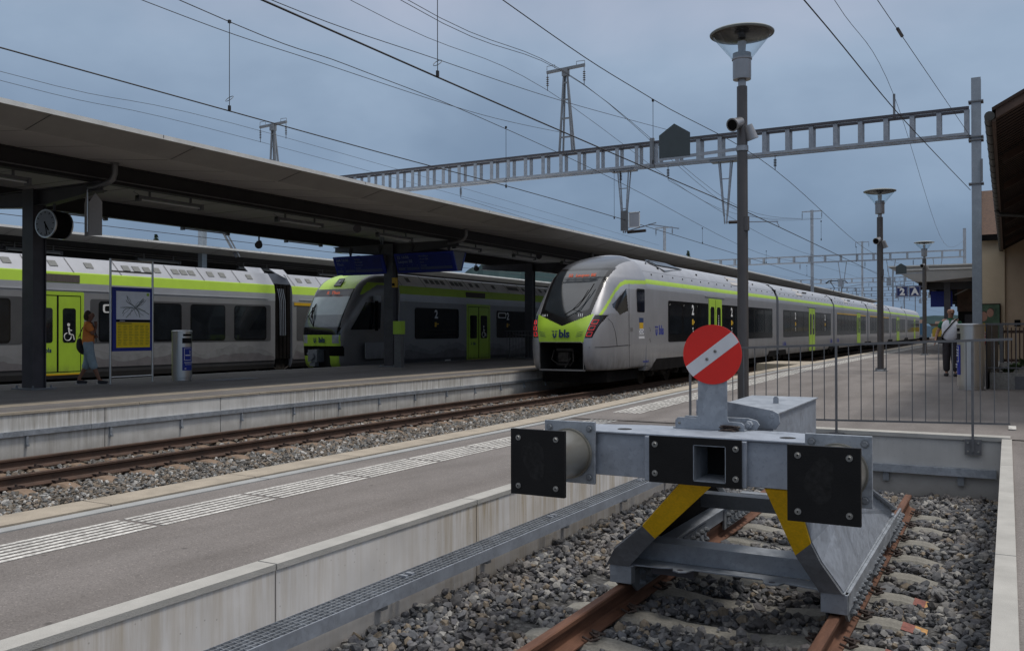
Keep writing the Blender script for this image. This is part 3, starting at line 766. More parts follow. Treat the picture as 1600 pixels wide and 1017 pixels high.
def rrect(mb, x, y0, y1, z0, z1, r, th, mi=0, n=5):
    """rounded panel on a side plane facing +X, from x to x+th"""
    pts = []
    for cy, cz, a0 in ((y1-r, z1-r, 0), (y0+r, z1-r, 90), (y0+r, z0+r, 180), (y1-r, z0+r, 270)):
        for k in range(n+1):
            a = R(a0+90*k/n); pts.append((cy+r*math.cos(a), cz+r*math.sin(a)))
    mb.prism(pts, lambda p, q: (x, p, q), lambda p, q: (x+th, p, q), mi)
def bird_logo(mb, o, xd, ud, s, mi):
    xd = Vector(xd).normalized(); ud = Vector(ud).normalized(); nd = xd.cross(ud); O = Vector(o)
    shapes = [[(-.5, .5), (-.05, .5), (-.05, .36), (-.3, .32)], [(.05, .5), (.5, .5), (.3, .32), (.05, .36)],
              [(-.28, .2), (-.1, .2), (-.1, -.15), (0, -.25), (0, -.5), (-.2, -.36), (-.28, -.2)], [(.1, .2), (.28, .2), (.28, -.2), (.2, -.36), (0, -.5), (0, -.25), (.1, -.15)]]
    for sh in shapes:
        mb.prism(sh, lambda p, q: O+xd*p*s+ud*q*s-nd*.001, lambda p, q: O+xd*p*s+ud*q*s+nd*.004, mi)
def bogie(t, xc, yc, wb=2.7):
    for s in (-1, 1):
        pass
    mb = MB()
    for s in (-1, 1):
        mb.box(xc+s*1.02, xc+s*1.14, yc-wb/2-.35, yc+wb/2+.35, RT+.42, RT+.62)
        for d in (-1, 1):
            mb.box(xc+s*1.0, xc+s*1.2, yc+d*wb/2-.17, yc+d*wb/2+.17, RT+.3, RT+.62)
            mb.cyl((xc+s*1.2, yc+d*wb/2, RT+.46), (xc+s*1.27, yc+d*wb/2, RT+.46), .12, n=12)
            mb.cyl((xc+s*1.08, yc+d*.45, RT+.55), (xc+s*1.08, yc+d*.45, RT+.95), .13, n=12)
            mb.cyl((xc+s*1.22, yc+d*.2, RT+.35), (xc+s*1.22, yc+d*1.0, RT+.7), .035, n=8)
        mb.box(xc+s*.9, xc+s*1.2, yc-.25, yc+.25, RT+.3, RT+.85)
    mb.box(xc-.9, xc+.9, yc-.3, yc+.3, RT+.4, RT+.8)
    b = mb.build('bogie', 'udark', t)
    for d in (-1, 1):
        w = MB()
        for s in (-1, 1):
            w.cyl((xc+s*.70, yc+d*wb/2, RT+.43), (xc+s*.82, yc+d*wb/2, RT+.43), .43, n=28)
            w.cyl((xc+s*.82, yc+d*wb/2, RT+.43), (xc+s*.845, yc+d*wb/2, RT+.43), .36, .2, n=28)
        w.cyl((xc-.7, yc+d*wb/2, RT+.43), (xc+.7, yc+d*wb/2, RT+.43), .09, n=10)
        w.build('wheelset', 'udark', b, smooth=True)

# ---- silver train on the main track
XC = XM; SX = XC+1.41
tr = thing('passenger_train', 'long silver train with thin green stripe and lit red tail lights on its cab', 'train', (XC, 25.2, RT))
PROF = [(.10, 1.30, 25.55), (.16, 1.35, 25.36), (.4, 1.385, 25.24), (.7, 1.40, 25.2), (1.0, 1.41, 25.2), (1.3, 1.41, 25.24), (1.55, 1.41, 25.32), (1.9, 1.41, 25.52), (2.3, 1.41, 25.83), (2.75, 1.41, 26.22), (3.0, 1.40, 26.47), (3.15, 1.37, 26.64), (3.4, 1.26, 27.0), (3.6, 1.12, 27.42), (3.76, .95, 27.95), (3.88, .72, 28.5), (3.95, .45, 28.85), (3.985, .12, 28.98)]
def stripe_z(y): # lower edge of green stripe on the cab side
    pts = [(25.55, 1.66), (25.9, 1.95), (26.3, 2.27), (26.7, 2.58), (27.05, 2.78), (27.4, 2.88), (29.1, 2.94)]
    if y <= pts[0][0]: return pts[0][1]-(pts[0][0]-y)*1.2
    for (a, b), (c, d) in zip(pts, pts[1:]):
        if y <= c: return b+(d-b)*(y-a)/(c-a)
    return 2.94
def cls(x, y, z):
    ax = abs(x)
    V = 1.50+.36*ax/.9
    if ax < .77 and .14 < z < 1.0 and y < 26: return None
    wtop = 3.42; wz = .93+.0*(z)
    edge = .765+.12*max(0, (z-1.9)/1.5)
    if z > V and z < wtop and ax < edge+.125 and y < 27.4:
        if ax < edge and z > V+.26-.05*ax and z < wtop-.09: return 'windshield'
        return 'windshield_frame'
    if ax < .77 and .14 < z < 1.0 and y < 26: return None
    # headlight housings
    if 1.14 < z < 1.84 and ax > .74:
        tt = (z-1.14)/.70
        if .80+.20*tt < ax < 1.02+.245*tt:
            k = (z-1.10)/.56
            return 'headlight'
    if z > 1.0 and z <= V and ax < .765+.20*(z-1.0)/.84 and y < 25.9: return 'nose_panel'
    if z >= wtop and ax < .97 and y < 28.75-.0*z: return 'cab_roof_cover'
    if ax > 1.0 and stripe_z(y) < z < stripe_z(y)+.10+.03*min(1, max(0, (y-26)/1.4)) and z > 1.66: return 'side_stripe'
    if ax > 1.25 and 26.35 < y < 27.38:
        zt = 2.18+(y-26.35)*.52; zb = 2.1-(y-26.35)*.62 if y < 26.75 else 1.86+(y-26.75)*.22
        if zb < z < zt: return 'cab_side_window'
    if ax > 1.0 and z > stripe_z(y)-.17 and z <= stripe_z(y) and y > 26.6: return 'light_band'
    return 'cab_shell'
mbs = nose(PROF, 29.0, 6.7, .267, XC, cls, K=150, sub=14)
MATN = {'windshield': 'wsglass', 'windshield_frame': 'blackg', 'headlight': 'blackg', 'nose_panel': 'lime', 'cab_roof_cover': 'cabdark', 'side_stripe': 'ygreen', 'cab_side_window': 'win', 'cab_shell': 'silver', 'light_band': 'silver_l'}
shell = mbs.pop('cab_shell').build('cab_shell', 'silver', tr, smooth=50)
for k, mb in mbs.items():
    if k == 'headlight':
        for s in (-1, 1):
            m2 = MB(); ids = [i for i, f in enumerate(mb.f) if (mb.v[f[0]][0]-XC)*s > 0]
            for i in ids: m2.add([mb.v[q] for q in mb.f[i]], [tuple(range(4))])
            h = m2.build('tail_light', 'blackg', tr)
            # red light tubes follow the housing
            tb = MB()
            for j in range(3):
                z0 = 1.12+.19*j; z1 = z0+.14
                pts = []
                def surf(x, z):
                    # find y on the nose for given x,z
                    PP = smooth_profile(PROF, 14); zz = min(PP, key=lambda p: abs(p[0]-z)); w, f = zz[1], zz[2]
                    sx = min(abs(x)/w, .9999); return f+(29.0-f)*(1-(1-sx**6.7)**.267)
                o = .055*j
                for (dx, dz) in ((.85, 0.07), (.985, .07), (1.02, .19), (.885, .19), (.85, 0.07)):
                    X = dx+o; pts.append((XC+s*X, surf(X, z0+dz)-.016, z0+dz))
                tb.tube(pts, .010, 6)
            tb.build('light_tube', 'taillight', h)
    elif k in ('side_stripe', 'cab_side_window', 'light_band'):
        for s in (-1, 1):
            q = MB()
            for f in mb.f:
                if (mb.v[f[0]][0]-XC)*s > 0: q.add([mb.v[i] for i in f], [(0, 1, 2, 3)])
            q.build(k, MATN[k], tr)
    else: mb.build(k, MATN[k], tr, smooth=50)
# LED destination display, wiper, numbers and logo on the nose
d = Vector((0, .86, 1.0)).normalized()
wsn = Vector((0, -1.0, .86)).normalized()
text_mesh('destination_display', 'S2  Laupen BE', .17, Vector((XC+.1, 26.66, 3.13))+wsn*.05, (1, 0, 0), d, 'led', tr, bold=.004)
mb = MB(); mb.tube([(XC+.62, 25.42, 1.93), (XC+.3, 25.45, 2.02), (XC+.52, 25.74, 2.35), (XC+.6, 26.0, 2.65)], .012, 6); mb.tube([(XC+.05, 25.40, 1.86), (XC+.45, 25.55, 2.12), (XC+.66, 25.95, 2.6), (XC+.73, 26.15, 2.85)], .016, 6); mb.build('wiper', 'blackm', tr)
text_mesh('fleet_number', '111', .13, (XC+.62, 25.33, 1.84), (1, 0, 0), (0, .3, 1), 'wtext', tr, bold=.006)
text_mesh('fleet_number', '528 1', .10, (XC-.62, 25.33, 1.84), (1, 0, 0), (0, .3, 1), 'wtext', tr, bold=.001)
lg = MB(); bird_logo(lg, (XC-.20, 25.17, 1.24), (1, 0, 0), (0, .05, 1), .23, 0); txt_into(lg, 'bls', .34, (XC+.13, 25.17, 1.255), (1, 0, 0), (0, .05, 1), 0, bold=.012, depth=.004)
for s in (-1, 1):
    for j in range(3): lg.bar((XC+s*(.52+.02*j), 25.19, 1.17+.06*j), (XC+s*(.74+.02*j), 25.215, 1.22+.06*j), .006, .012)
lg.build('logo', 'navytext', tr)
# recess with coupler
mb = MB()
mb.box(XC-.77, XC-.75, 25.3, 26.4, .12, 1.02); mb.box(XC+.75, XC+.77, 25.3, 26.4, .12, 1.02); mb.box(XC-.77, XC+.77, 26.38, 26.4, .12, 1.02); mb.box(XC-.77, XC+.77, 25.3, 26.4, 1.0, 1.02)
mb.build('coupler_recess', 'dark_open', tr)
mb = MB(); mb.box(XC-.79, XC+.79, 25.26, 25.34, .10, .15); mb.tube([(XC-.76, 25.24, .15), (XC-.76, 25.22, .95), (XC-.7, 25.21, 1.0), (XC+.7, 25.21, 1.0), (XC+.76, 25.22, .95), (XC+.76, 25.24, .15)], .014, 6); mb.build('bumper_lip', 'capgrey', tr)
mb = MB(); mb.cyl((XC, 25.55, .52), (XC, 26.4, .52), .11, n=14); mb.box(XC-.17, XC+.17, 25.38, 25.6, .38, .68); mb.cyl((XC-.1, 25.33, .53), (XC-.1, 25.4, .53), .07, n=12); mb.box(XC-.28, XC+.28, 25.45, 25.55, .72, .8)
mb.cyl((XC-.25, 25.5, .3), (XC+.15, 25.5, .3), .05, n=10); mb.bar((XC+.05, 25.4, .2), (XC+.22, 25.45, .5), .04, .04); mb.tube([(XC+.3, 25.45, .8), (XC+.34, 25.4, .4), (XC+.2, 25.45, .25)], .02)
mb.tube([(XC-.35, 25.45, .75), (XC-.42, 25.4, .45), (XC-.2, 25.42, .3)], .02); mb.build('coupler', 'udark', tr, smooth=True)
mb = MB(); mb.box(XC-1.15, XC+1.15, 26.2, 28.9, -.28, .12); mb.prism([(-1.15, 26.2), (1.15, 26.2), (.8, 25.7), (-.8, 25.7)], lambda p, q: (XC+p, q, -.28), lambda p, q: (XC+p, q, .1)); mb.build('snow_plough', 'blackm', tr)
# car bodies
SP = [(1.34, -.02), (1.39, .08), (1.41, .3), (1.41, 2.78), (1.408, 2.955), (1.395, 3.03), (1.375, 3.115), (1.24, 3.42), (1.08, 3.62), (.85, 3.78), (.5, 3.9), (.2, 3.97)]
SB = [0, 0, 0, 1, 2, 2, 3, 3, 3, 3, 3, 3]
GX = [1215, 1303, 1356, 1391, 1416, 1437]
def yx(px): return -(SX)/math.tan(R(29.05)-math.atan((px-800)/1395))*-1 if False else (-SX)/math.tan(R(29.05)-math.atan((px-800)/1395))
bounds = [29.0]+[yx(p) for p in GX]
LAY = [  # windows, doors (start offset, end offset) as absolute Y in car 1, relative elsewhere
    dict(band=[(31.26, 47.7)], doors=[(36.3, 38.2)], amber=None)]
def car_windows(t, y0, y1, doors, amber=False, band=None, twos=()):
    b0, b1 = band if band else (y0+1.1, y1-1.0)
    segs = []; a = b0
    for d0, d1 in doors:
        segs.append((a, d0-.06)); a = d1+.06
    segs.append((a, b1))
    mb = MB()
    for a, b in segs:
        if b-a > .4: rrect(mb, SX-.01, a, b, .93, 2.44, .07, .018)
    wb = mb.build('window_band', 'blackg', t)
    for a, b in segs:
        n = max(1, round((b-a)/1.75)); w = (b-a)/n
        for k in range(n):
            wa = a+k*w+.13; we = a+(k+1)*w-.13
            if k == 0 and w > 1.3: wa += .0
            m2 = MB(); rrect(m2, SX+.008, wa, we, 1.22, 2.32, .08, .006); m2.build('window', 'win', wb)
    if amber:
        m2 = MB()
        for a, b in segs: m2.box(SX, SX+.012, a, b, 2.45, 2.53)
        m2.build('first_class_stripe', 'amber', wb)
    for d0, d1 in doors:
        m2 = MB(); rrect(m2, SX-.01, d0, d1, .02, 2.66, .04, .03); dr = m2.build('door', 'lime', t)
        mid = (d0+d1)/2; m3 = MB(); m3.box(SX+.02, SX+.022, mid-.02, mid+.02, .05, 2.62); m3.build('door_seam', 'blackm', dr)
        for a, b in ((d0+.2, mid-.18), (mid+.18, d1-.2)):
            m3 = MB(); rrect(m3, SX+.02, a, b, 1.02, 2.32, .15, .006); m3.build('door_window', 'win', dr)
        m3 = MB()
        for q in range(6): m3.cyl((SX+.03, mid+.42, 1.45+.1*q), (SX+.034, mid+.42, 1.45+.1*q), .05-.004*q, n=8)
        m3.build('bicycle_sign', 'wtext', dr)
        m3 = MB(); m3.box(SX-.005, SX+.03, d0-.5, d1+.5, 2.72, 2.745); m3.build('door_rail', 'silver_l', t)
    for yy in twos:
        m3 = MB(); txt_into(m3, '2', .52, (SX+.014, yy, 2.12), (0, 1, 0), (0, 0, 1), 0, bold=.018); m3.build('class_number', 'wtext', wb)
        m3 = MB(); m3.box(SX+.01, SX+.016, yy-.11, yy+.07, 1.56, 1.78, 0); m3.box(SX+.01, SX+.016, yy+.09, yy+.2, 1.62, 1.72, 0); m3.build('bicycle_sticker', 'amber', wb)
        m3 = MB(); m3.cyl((SX+.01, yy, 1.42), (SX+.015, yy, 1.42), .05, n=10); m3.cyl((SX+.01, yy+.03, 1.3), (SX+.015, yy+.03, 1.3), .04, n=10); m3.build('pictogram', 'wtext', wb)
doors = {0: [(36.3, 38.2)], 1: [(yx(1264), yx(1273))], 2: [(yx(1339), yx(1344))], 3: [], 4: [(yx(1401), yx(1405))], 5: [(yx(1428), yx(1430))]}
for c in range(6):
    y0 = bounds[c]+(.0 if c == 0 else .28); y1 = bounds[c+1]-(.28 if c < 5 else 0)
    mb = MB(); body_section(mb, SP, XC, y0, y1, SB); b = mb.build('car_body', ['silver', 'silver_l', 'ygreen', 'roof'], tr, smooth=25)
    # bogie openings
    mb = MB()
    yb = 31.2 if c == 0 else bounds[c]
    if c == 0:
        for s in (-1, 1): mb.prism([(29.5, -.04), (29.75, .22), (30.0, .36), (32.9, .36), (33.2, .2), (33.4, -.04)], lambda p, q: (XC+s*1.30, p, q), lambda p, q: (XC+s*1.4135, p, q))
    for s in (-1, 1):
        if c < 5: mb.prism([(y1-1.9, -.04), (y1-1.7, .25), (y1+.0, .25), (y1+.0, -.04)], lambda p, q: (XC+s*1.30, p, q), lambda p, q: (XC+s*1.4135, p, q))
        if c > 0: mb.prism([(y0, -.04), (y0, .25), (y0+1.7, .25), (y0+1.9, -.04)], lambda p, q: (XC+s*1.30, p, q), lambda p, q: (XC+s*1.4135, p, q))
    mb.box(XC-1.2, XC+1.2, y0+(4.5 if c == 0 else 2), y1-2, -.3, .0)
    mb.build('underframe', 'blackm', b)
    if c == 0: bogie(tr, XC, 31.4, 2.7)
    if c < 5:
        bogie(tr, XC, y1+.28, 2.7)
        mb = MB(); mb.box(XC-1.25, XC+1.25, y1-.02, y1+.6, -.0, 3.5); mb.box(XC-.9, XC+.9, y1-.02, y1+.6, 3.5, 3.78); mb.build('gangway_bellows', 'blackm', tr)
    L = y1-y0
    am = c in (2, 3)
    if c == 0: car_windows(b, y0, y1, doors[0], band=(31.26, 47.75), twos=(34.15, 39.8))
    else: car_windows(b, y0, y1, doors[c], amber=am, twos=((y0+4.3, y1-3.3) if c == 1 else ()))
    if c in (0, 1, 2, 3):
        mb = MB()
        for q in range(int(L/1.15)):
            yy = y0+.8+q*1.15; mb.box(XC+1.275, XC+1.31, yy, yy+.05, 3.28, 3.335)
            if q % 4 == 1: mb.box(XC+1.08, XC+1.13, yy, yy+.10, 3.56, 3.64)
        mb.build('roof_bracket', 'blackm', b)
        mb = MB(); mb.box(XC+1.235, XC+1.25, y0, y1, 3.40, 3.408); mb.build('roof_seam', 'capgrey', b)
        for yy in ((40.4,) if c == 0 else (y0+5.5,)):
            mb = MB(); mb.plate([(XC+1.27, yy, 3.395), (XC+1.27, yy+1.7, 3.395), (XC+.92, yy+1.7, 3.76), (XC+.92, yy, 3.76)], .02); mb.build('roof_vent', 'soffit', b)
            mb = MB()
            for q in range(5): mb.box(XC+1.08, XC+1.16, yy+2.4+q*.24, yy+2.5+q*.24, 3.6, 3.66)
            mb.build('roof_slots', 'blackm', b)
# roof hatch edges behind the cab
mb = MB(); mb.tube([(XC+.95, 30.2, 3.74), (XC+.8, 30.6, 3.86), (XC+1.18, 31.5, 3.53), (XC+.95, 34.2, 3.74), (XC+.6, 31.4, 3.93)], .025, 6)
mb.plate([(XC+.95, 31.3, 3.76), (XC+.95, 34, 3.76), (XC+.5, 33.6, 3.97), (XC+.5, 31.3, 3.97)], .02); mb.build('roof_hatch', 'cabdark', tr)
# cab side: door line, small window, plate, logo
mb = MB()
for (a, b) in (((27.42, .14), (27.42, 2.9)), ((27.42, .14), (29.2, .14)), ((27.42, .86), (27.5, .88))):
    mb.bar((SX+.002, a[0], a[1]), (SX+.002, b[0], b[1]), .014, .004, up=(1, 0, 0))
mb.build('cab_seam', 'blackm', tr)
mb = MB()
PPs = smooth_profile(PROF, 14)
def nx_at(y, z, s=1):
    zz = min(PPs, key=lambda p: abs(p[0]-z)); w, f = zz[1], zz[2]; yf = (y-f)/(29.0-f); return XC+s*w*(1-(1-yf)**(1/.267))**(1/6.7)
pts = [(nx_at(25.2+.06+i*.15, .84)+.004, 25.26+i*.15, .84+i*.003) for i in range(15)]
mb.tube(pts, .008, 4)
mb.tube([(nx_at(y, z)+.004, y, z) for y, z in ((25.98, 1.74), (26.2, 1.6), (26.36, 1.35), (26.46, 1.05), (26.5, .86))], .006, 4)
mb.build('shell_seam', 'blackm', tr)
mb = MB(); rrect(mb, SX-.01, 28.15, 28.85, 1.97, 2.76, .06, .016); mb.build('cab_door_window', 'win', tr)
mb = MB(); mb.box(SX, SX+.004, 28.33, 28.73, 1.62, 1.78, 0); mb.box(SX, SX+.004, 28.35, 28.71, 1.42, 1.62, 1); mb.box(SX, SX+.004, 28.33, 28.73, 1.22, 1.41, 2)
for q in range(3):
    for w in range(3): mb.box(SX+.004, SX+.006, 28.35+.13*w+(.06 if q % 2 else 0), 28.41+.13*w+(.06 if q % 2 else 0), 1.24+q*.055, 1.28+q*.055, 0)
mb.box(SX, SX+.004, 28.28, 28.82, 1.08, 1.16, 3)
mb.build('coat_of_arms', ['navytext', 'amber', 'wtext', 'white'], tr)
lg = MB(); bird_logo(lg, (SX+.002, 30.02, 1.33), (0, 1, 0), (0, 0, 1), .34, 0); txt_into(lg, 'bls', .46, (SX+.002, 30.52, 1.35), (0, 1, 0), (0, 0, 1), 0, bold=.012, depth=.003); lg.build('logo', 'blue', tr)
for yy in (bounds[1]+1.6, bounds[2]-1.2, bounds[2]+1.6):
    lg = MB(); bird_logo(lg, (SX+.002, yy-.25, .52), (0, 1, 0), (0, 0, 1), .28, 0); txt_into(lg, 'bls', .42, (SX+.002, yy+.25, .54), (0, 1, 0), (0, 0, 1), 0, bold=.01, depth=.003); lg.build('logo', 'blue', tr)
mb = MB()
for q, (a, c) in enumerate(((1.44, .03), (1.36, .045), (1.05, .05), (.98, .04))): mb.cyl((SX, 29.35+.05*(q % 2), a), (SX+.004, 29.35+.05*(q % 2), a), c, n=10)
mb.box(SX, SX+.003, 27.55, 27.75, 1.33, 1.45); mb.build('side_marking', 'capgrey', tr)
text_mesh('side_lettering', 'www.bls.ch', .12, (SX+.002, 28.95, .3), (0, 1, 0), (0, 0, 1), 'blue', tr)
# pantograph
py = yx(1336)
mb = MB(); z0 = 4.0
mb.box(XC-.5, XC+.5, py-.7, py+.7, z0-.05, z0+.05)
for s in (-1, 1):
    mb.tube([(XC+s*.35, py-.5, z0), (XC+s*.3, py+.9, z0+.75), (XC+s*.5, py-.1, z0+1.25)], .03, 6)
mb.tube([(XC-.85, py-.1, z0+1.1), (XC-.6, py-.1, z0+1.3), (XC+.6, py-.1, z0+1.3), (XC+.85, py-.1, z0+1.1)], .035, 6)
mb.tube([(XC-.85, py+.2, z0+1.1), (XC-.6, py+.2, z0+1.3), (XC+.6, py+.2, z0+1.3), (XC+.85, py+.2, z0+1.1)], .035, 6)
mb.build('pantograph', 'udark', tr)
tr.rotation_euler.x = .0027

# ---- green topped trains
LP = [(1.30, -.12), (1.38, .05), (1.41, .25), (1.41, 2.60), (1.41, 2.90), (1.36, 3.22), (1.345, 3.25), (1.0, 3.72), (.6, 3.78), (.2, 3.8)]
def mountains(mb, sx, y0, y1, zb, h, seed, mi):
    rnd = random.Random(seed); y = y0; pts = [(y0, zb+h*.3)]
    while y < y1-.3:
        y += rnd.uniform(.12, .3); pts.append((min(y, y1), zb+h*(.35+.55*abs(math.sin(y*.9+seed))*rnd.uniform(.6, 1.1))))
    pts.append((y1, zb+h*.3))
    for (a, b), (c, d) in zip(pts, pts[1:]):
        mb.quad((sx, a, zb), (sx, c, zb), (sx, c, d), (sx, a, b), mi)
def green_car(t, xc, y0, y1, wins, doors, dark=True, amber=(), seed=1, vents=True, roofm='roof'):
    sx = xc+1.41
    mb = MB(); body_section(mb, LP, xc, y0, y1, [1, 1, 0, 2, 3, 3, 4, 4, 4, 4])
    mb.box(xc-1.2, xc+1.2, y0+.3, y1-.3, -.4, -.1, 5)
    mountains(mb, sx+.003, y0+.05, y1-.05, .22, .75, seed, 6); mountains(mb, sx+.005, y0+.05, y1-.05, .2, .42, seed+3, 7)
    b = mb.build('car_body', ['lgrey', 'charcoal', 'silver_l', 'ygreen', roofm, 'blackm', 'mount', 'mount2'], t)
    if dark:
        m2 = MB(); mb_y = [y0+.25]
        for d0, d1 in doors: mb_y += [d0-.35, d1+.35]
        mb_y.append(y1-.25)
        for a, c in zip(mb_y[::2], mb_y[1::2]):
            if c-a > .6 and dark != 'none': rrect(m2, sx-.01, a, c, .98, 2.42, .08, .016)
        if m2.v: m2.build('window_band', 'charcoal', b)
    for a, c in wins:
        m2 = MB(); rrect(m2, sx+.002, a, c, 1.03, 2.36, .12, .012); w = m2.build('window', 'blackg', b)
        m3 = MB(); rrect(m3, sx+.012, a+.05, c-.05, 1.08, 2.31, .09, .004); m3.build('pane', 'win', w)
    for a, c in amber:
        m2 = MB(); m2.box(sx, sx+.02, a, c, 2.44, 2.56); m2.build('first_class_stripe', 'amber', b)
    for d0, d1 in doors:
        m2 = MB(); rrect(m2, sx-.01, d0-.12, d1+.12, .05, 2.62, .04, .02); dr = m2.build('door', 'lime', t)
        mid = (d0+d1)/2
        m3 = MB(); m3.box(sx+.01, sx+.016, mid-.03, mid+.03, .1, 2.5)
        for q in (d0, d1): m3.box(sx+.01, sx+.014, q-.012, q+.012, .1, 2.5)
        m3.box(sx+.01, sx+.014, d0, d1, 2.48, 2.505); m3.box(sx+.01, sx+.014, d0, d1, .09, .11); m3.build('door_seam', 'blackm', dr)
        for a, c in ((d0+.17, mid-.17), (mid+.17, d1-.17)):
            m3 = MB(); rrect(m3, sx+.008, a, c, 1.02, 2.1, .08, .008); m3.build('door_window', 'win', dr)
        m3 = MB(); txt_into(m3, 'bls', .2, (sx+.012, (d0+mid)/2+.08, .78), (0, 1, 0), (0, 0, 1), 0, bold=.006); bird_logo(m3, (sx+.012, (d0+mid)/2-.17, .78), (0, 1, 0), (0, 0, 1), .12, 0); m3.build('logo', 'navytext', dr)
        m3 = MB(); wx = (mid+d1)/2
        ring = [(sx+.02, wx-.07+.13*math.cos(a), 1.2+.13*math.sin(a)) for a in [R(-60+30*k) for k in range(-6, 7)]]
        m3.tube([(sx+.02, wx-.06+.12*math.cos(R(a)), 1.2+.12*math.sin(R(a))) for a in range(100, 400, 25)], .014, 5)
        m3.cyl((sx+.018, wx-.03, 1.58), (sx+.024, wx-.03, 1.58), .05, n=10); m3.bar((sx+.02, wx-.03, 1.5), (sx+.02, wx, 1.28), .01, .05, up=(0, 1, 0)); m3.bar((sx+.02, wx, 1.28), (sx+.02, wx+.12, 1.26), .03, .03, up=(0, 0, 1)); m3.bar((sx+.02, wx+.12, 1.26), (sx+.02, wx+.16, 1.1), .03, .03, up=(0, 1, 0)); m3.bar((sx+.02, wx-.02, 1.42), (sx+.02, wx+.08, 1.40), .02, .03)
        m3.build('wheelchair_sign', 'wtext', dr)
        m3 = MB(); m3.box(sx-.03, sx+.012, d0-.15, d0+1.55, 2.92, 3.16); 
        m3.build('door_grille', 'grille', t)
        m3 = MB(); m3.box(sx-.01, sx+.03, d0-.1, d1+.1, .0, .05); m3.build('door_step', 'amber', dr)
    # roof panels with vents
    y = y0+.2; k = 0
    seams = MB()
    def onroof(y, s):   # s 0..1 from eave to shoulder
        return (xc+1.345+(1.0-1.345)*s+.012, y, 3.25+.47*s+.009)
    while y < y1-1.2:
        L = (1.75, 2.1, 1.45)[k % 3]; e = min(y+L, y1-.1)
        seams.plate([onroof(y, 0), onroof(y+.025, 0), onroof(y-.12+.025, 1), onroof(y-.12, 1)], .006)
        n = (3, 2, 1, 4)[(k+seed) % 4]; w = (e-y)/(n+1.0)
        for q in range(n):
            a = y+w*(q+.75)-.12; vt = MB(); vt.plate([onroof(a, .36), onroof(a+.28, .36), onroof(a+.25, .74), onroof(a-.03, .74)], .008); vt.build('roof_vent', 'ventg', b)
        y = e; k += 1
    seams.build('roof_seam', 'capgrey', b)
    mb = MB(); mb.box(sx-.005, sx+.02, y0+.4, y1-.4, 2.66, 2.69); mb.build('rain_strip', 'silver_l', b)
    return b
t3 = thing('passenger_train', 'long dark grey train with lime roof band standing behind the green nosed train', 'train', (X3, 20, RT))
green_car(t3, X3, 2.0, 27.0, [(9.2, 10.9), (11.3, 13.4), (13.9, 16.0), (18.95, 22.3), (22.7, 24.35), (24.8, 26.5), (3, 5), (5.5, 7.5)], [(16.72, 18.3)], seed=1)
green_car(t3, X3, 28.0, 46, [(29.3, 31), (31.5, 33.5), (34, 36), (38, 40), (41, 43)], [], amber=[(28.1, 40)], seed=5)
green_car(t3, X3, 46.9, 66, [(48+2.6*k, 50.1+2.6*k) for k in range(6)], [], seed=2)
mb = MB()
for q in range(9): mb.box(X3-1.28+.01*(q % 2), X3+1.30+.03*(q % 2), 27.0+q*.111, 27.09+q*.111, .25, 3.3)
mb.build('gangway_bellows', 'blackm', t3)
mb = MB()
for q in range(4): mb.tube([(X3+1.40, 27.15+.1*q, 3.1), (X3+1.46, 27.22+.1*q, 2.6), (X3+1.46, 27.24+.1*q, 1.2)], .014, 5)
mb.build('gangway_cables', 'galv_l', t3)
for yb in (5, 27.5, 46.5): bogie(t3, X3, yb)
mb = MB(); mb.plate([(X3+1.2, 26.1, 3.4), (X3+.9, 26.9, 3.75), (X3+.6, 27.0, 3.95), (X3+.6, 26.1, 3.95)], .03); mb.plate([(X3+1.2, 28.3, 3.4), (X3+.9, 27.6, 3.75), (X3+.6, 27.5, 3.95), (X3+.6, 28.3, 3.95)], .03); mb.build('roof_fairing', 'roof', t3)
m3 = MB(); rrect(m3, X3+1.425, 19.1, 19.95, 1.98, 2.26, .08, .012); f = m3.build('display_frame', 'wtext', t3)
m3 = MB(); rrect(m3, X3+1.437, 19.17, 19.88, 2.03, 2.21, .05, .004); g_ = m3.build('display', 'blackg', f)
text_mesh('destination_display', '42', .13, (X3+1.443, 19.4, 2.12), (0, 1, 0), (0, 0, 1), 'led', f)

t2 = thing('passenger_train', 'grey train with a rounded lime green nose and pale windscreen under the canopy', 'train', (X2, 27.3, RT))
P2 = [(-.05, 1.15, 27.45), (.1, 1.2, 27.33), (.5, 1.23, 27.27), (.9, 1.25, 27.25), (1.2, 1.27, 27.25), (1.5, 1.30, 27.3), (1.9, 1.33, 27.47), (2.4, 1.35, 27.75), (2.8, 1.355, 28.0), (3.05, 1.35, 28.2), (3.3, 1.32, 28.48), (3.5, 1.22, 28.85), (3.65, 1.05, 29.3), (3.75, .75, 29.9), (3.79, .3, 30.4)]
def cls2(x, y, z):
    ax = abs(x)
    if z < .78 and ax < .48 and y < 28: return None
    ew = .87+.03*(z-1.5)
    if 1.52 < z < 3.02 and ax < ew and y < 28.6:
        if 2.72 < z: return 'display_panel'
        if z > 2.02: return 'windshield'
        return 'windshield_lower'
    if 1.50 < z < 3.04 and ax < ew+.03 and y < 28.7: return 'windshield_frame'
    if 1.22 < z <= 1.5 and ax < .93 and y < 28: return 'nose_band'
    if z >= 3.04 and ax < .92 and y < 29.5: return 'nose_top'
    if .90 < z <= 1.25 and .62 < ax < .88 and y < 28: return 'headlamp'
    if .78 <= z <= 1.22 and ax < .93 and y < 28: return 'nose_panel'
    if z < .42 and .48 < ax < .86 and y < 27.75: return 'nose_corner'
    if .42 <= z < .78 and .48 < ax < 1.0 and y < 27.9: return 'buffer_block'
    if ax > 1.15 and 28.3 < y < 30 and z > 3.22-.5*max(0, (29.2-y)): 
        if z < 3.3: return 'side_band'
    return 'cab_shell'
m2s = nose(P2, 30.6, 7.0, .30, X2, cls2, K=120, sub=14, taper=False)
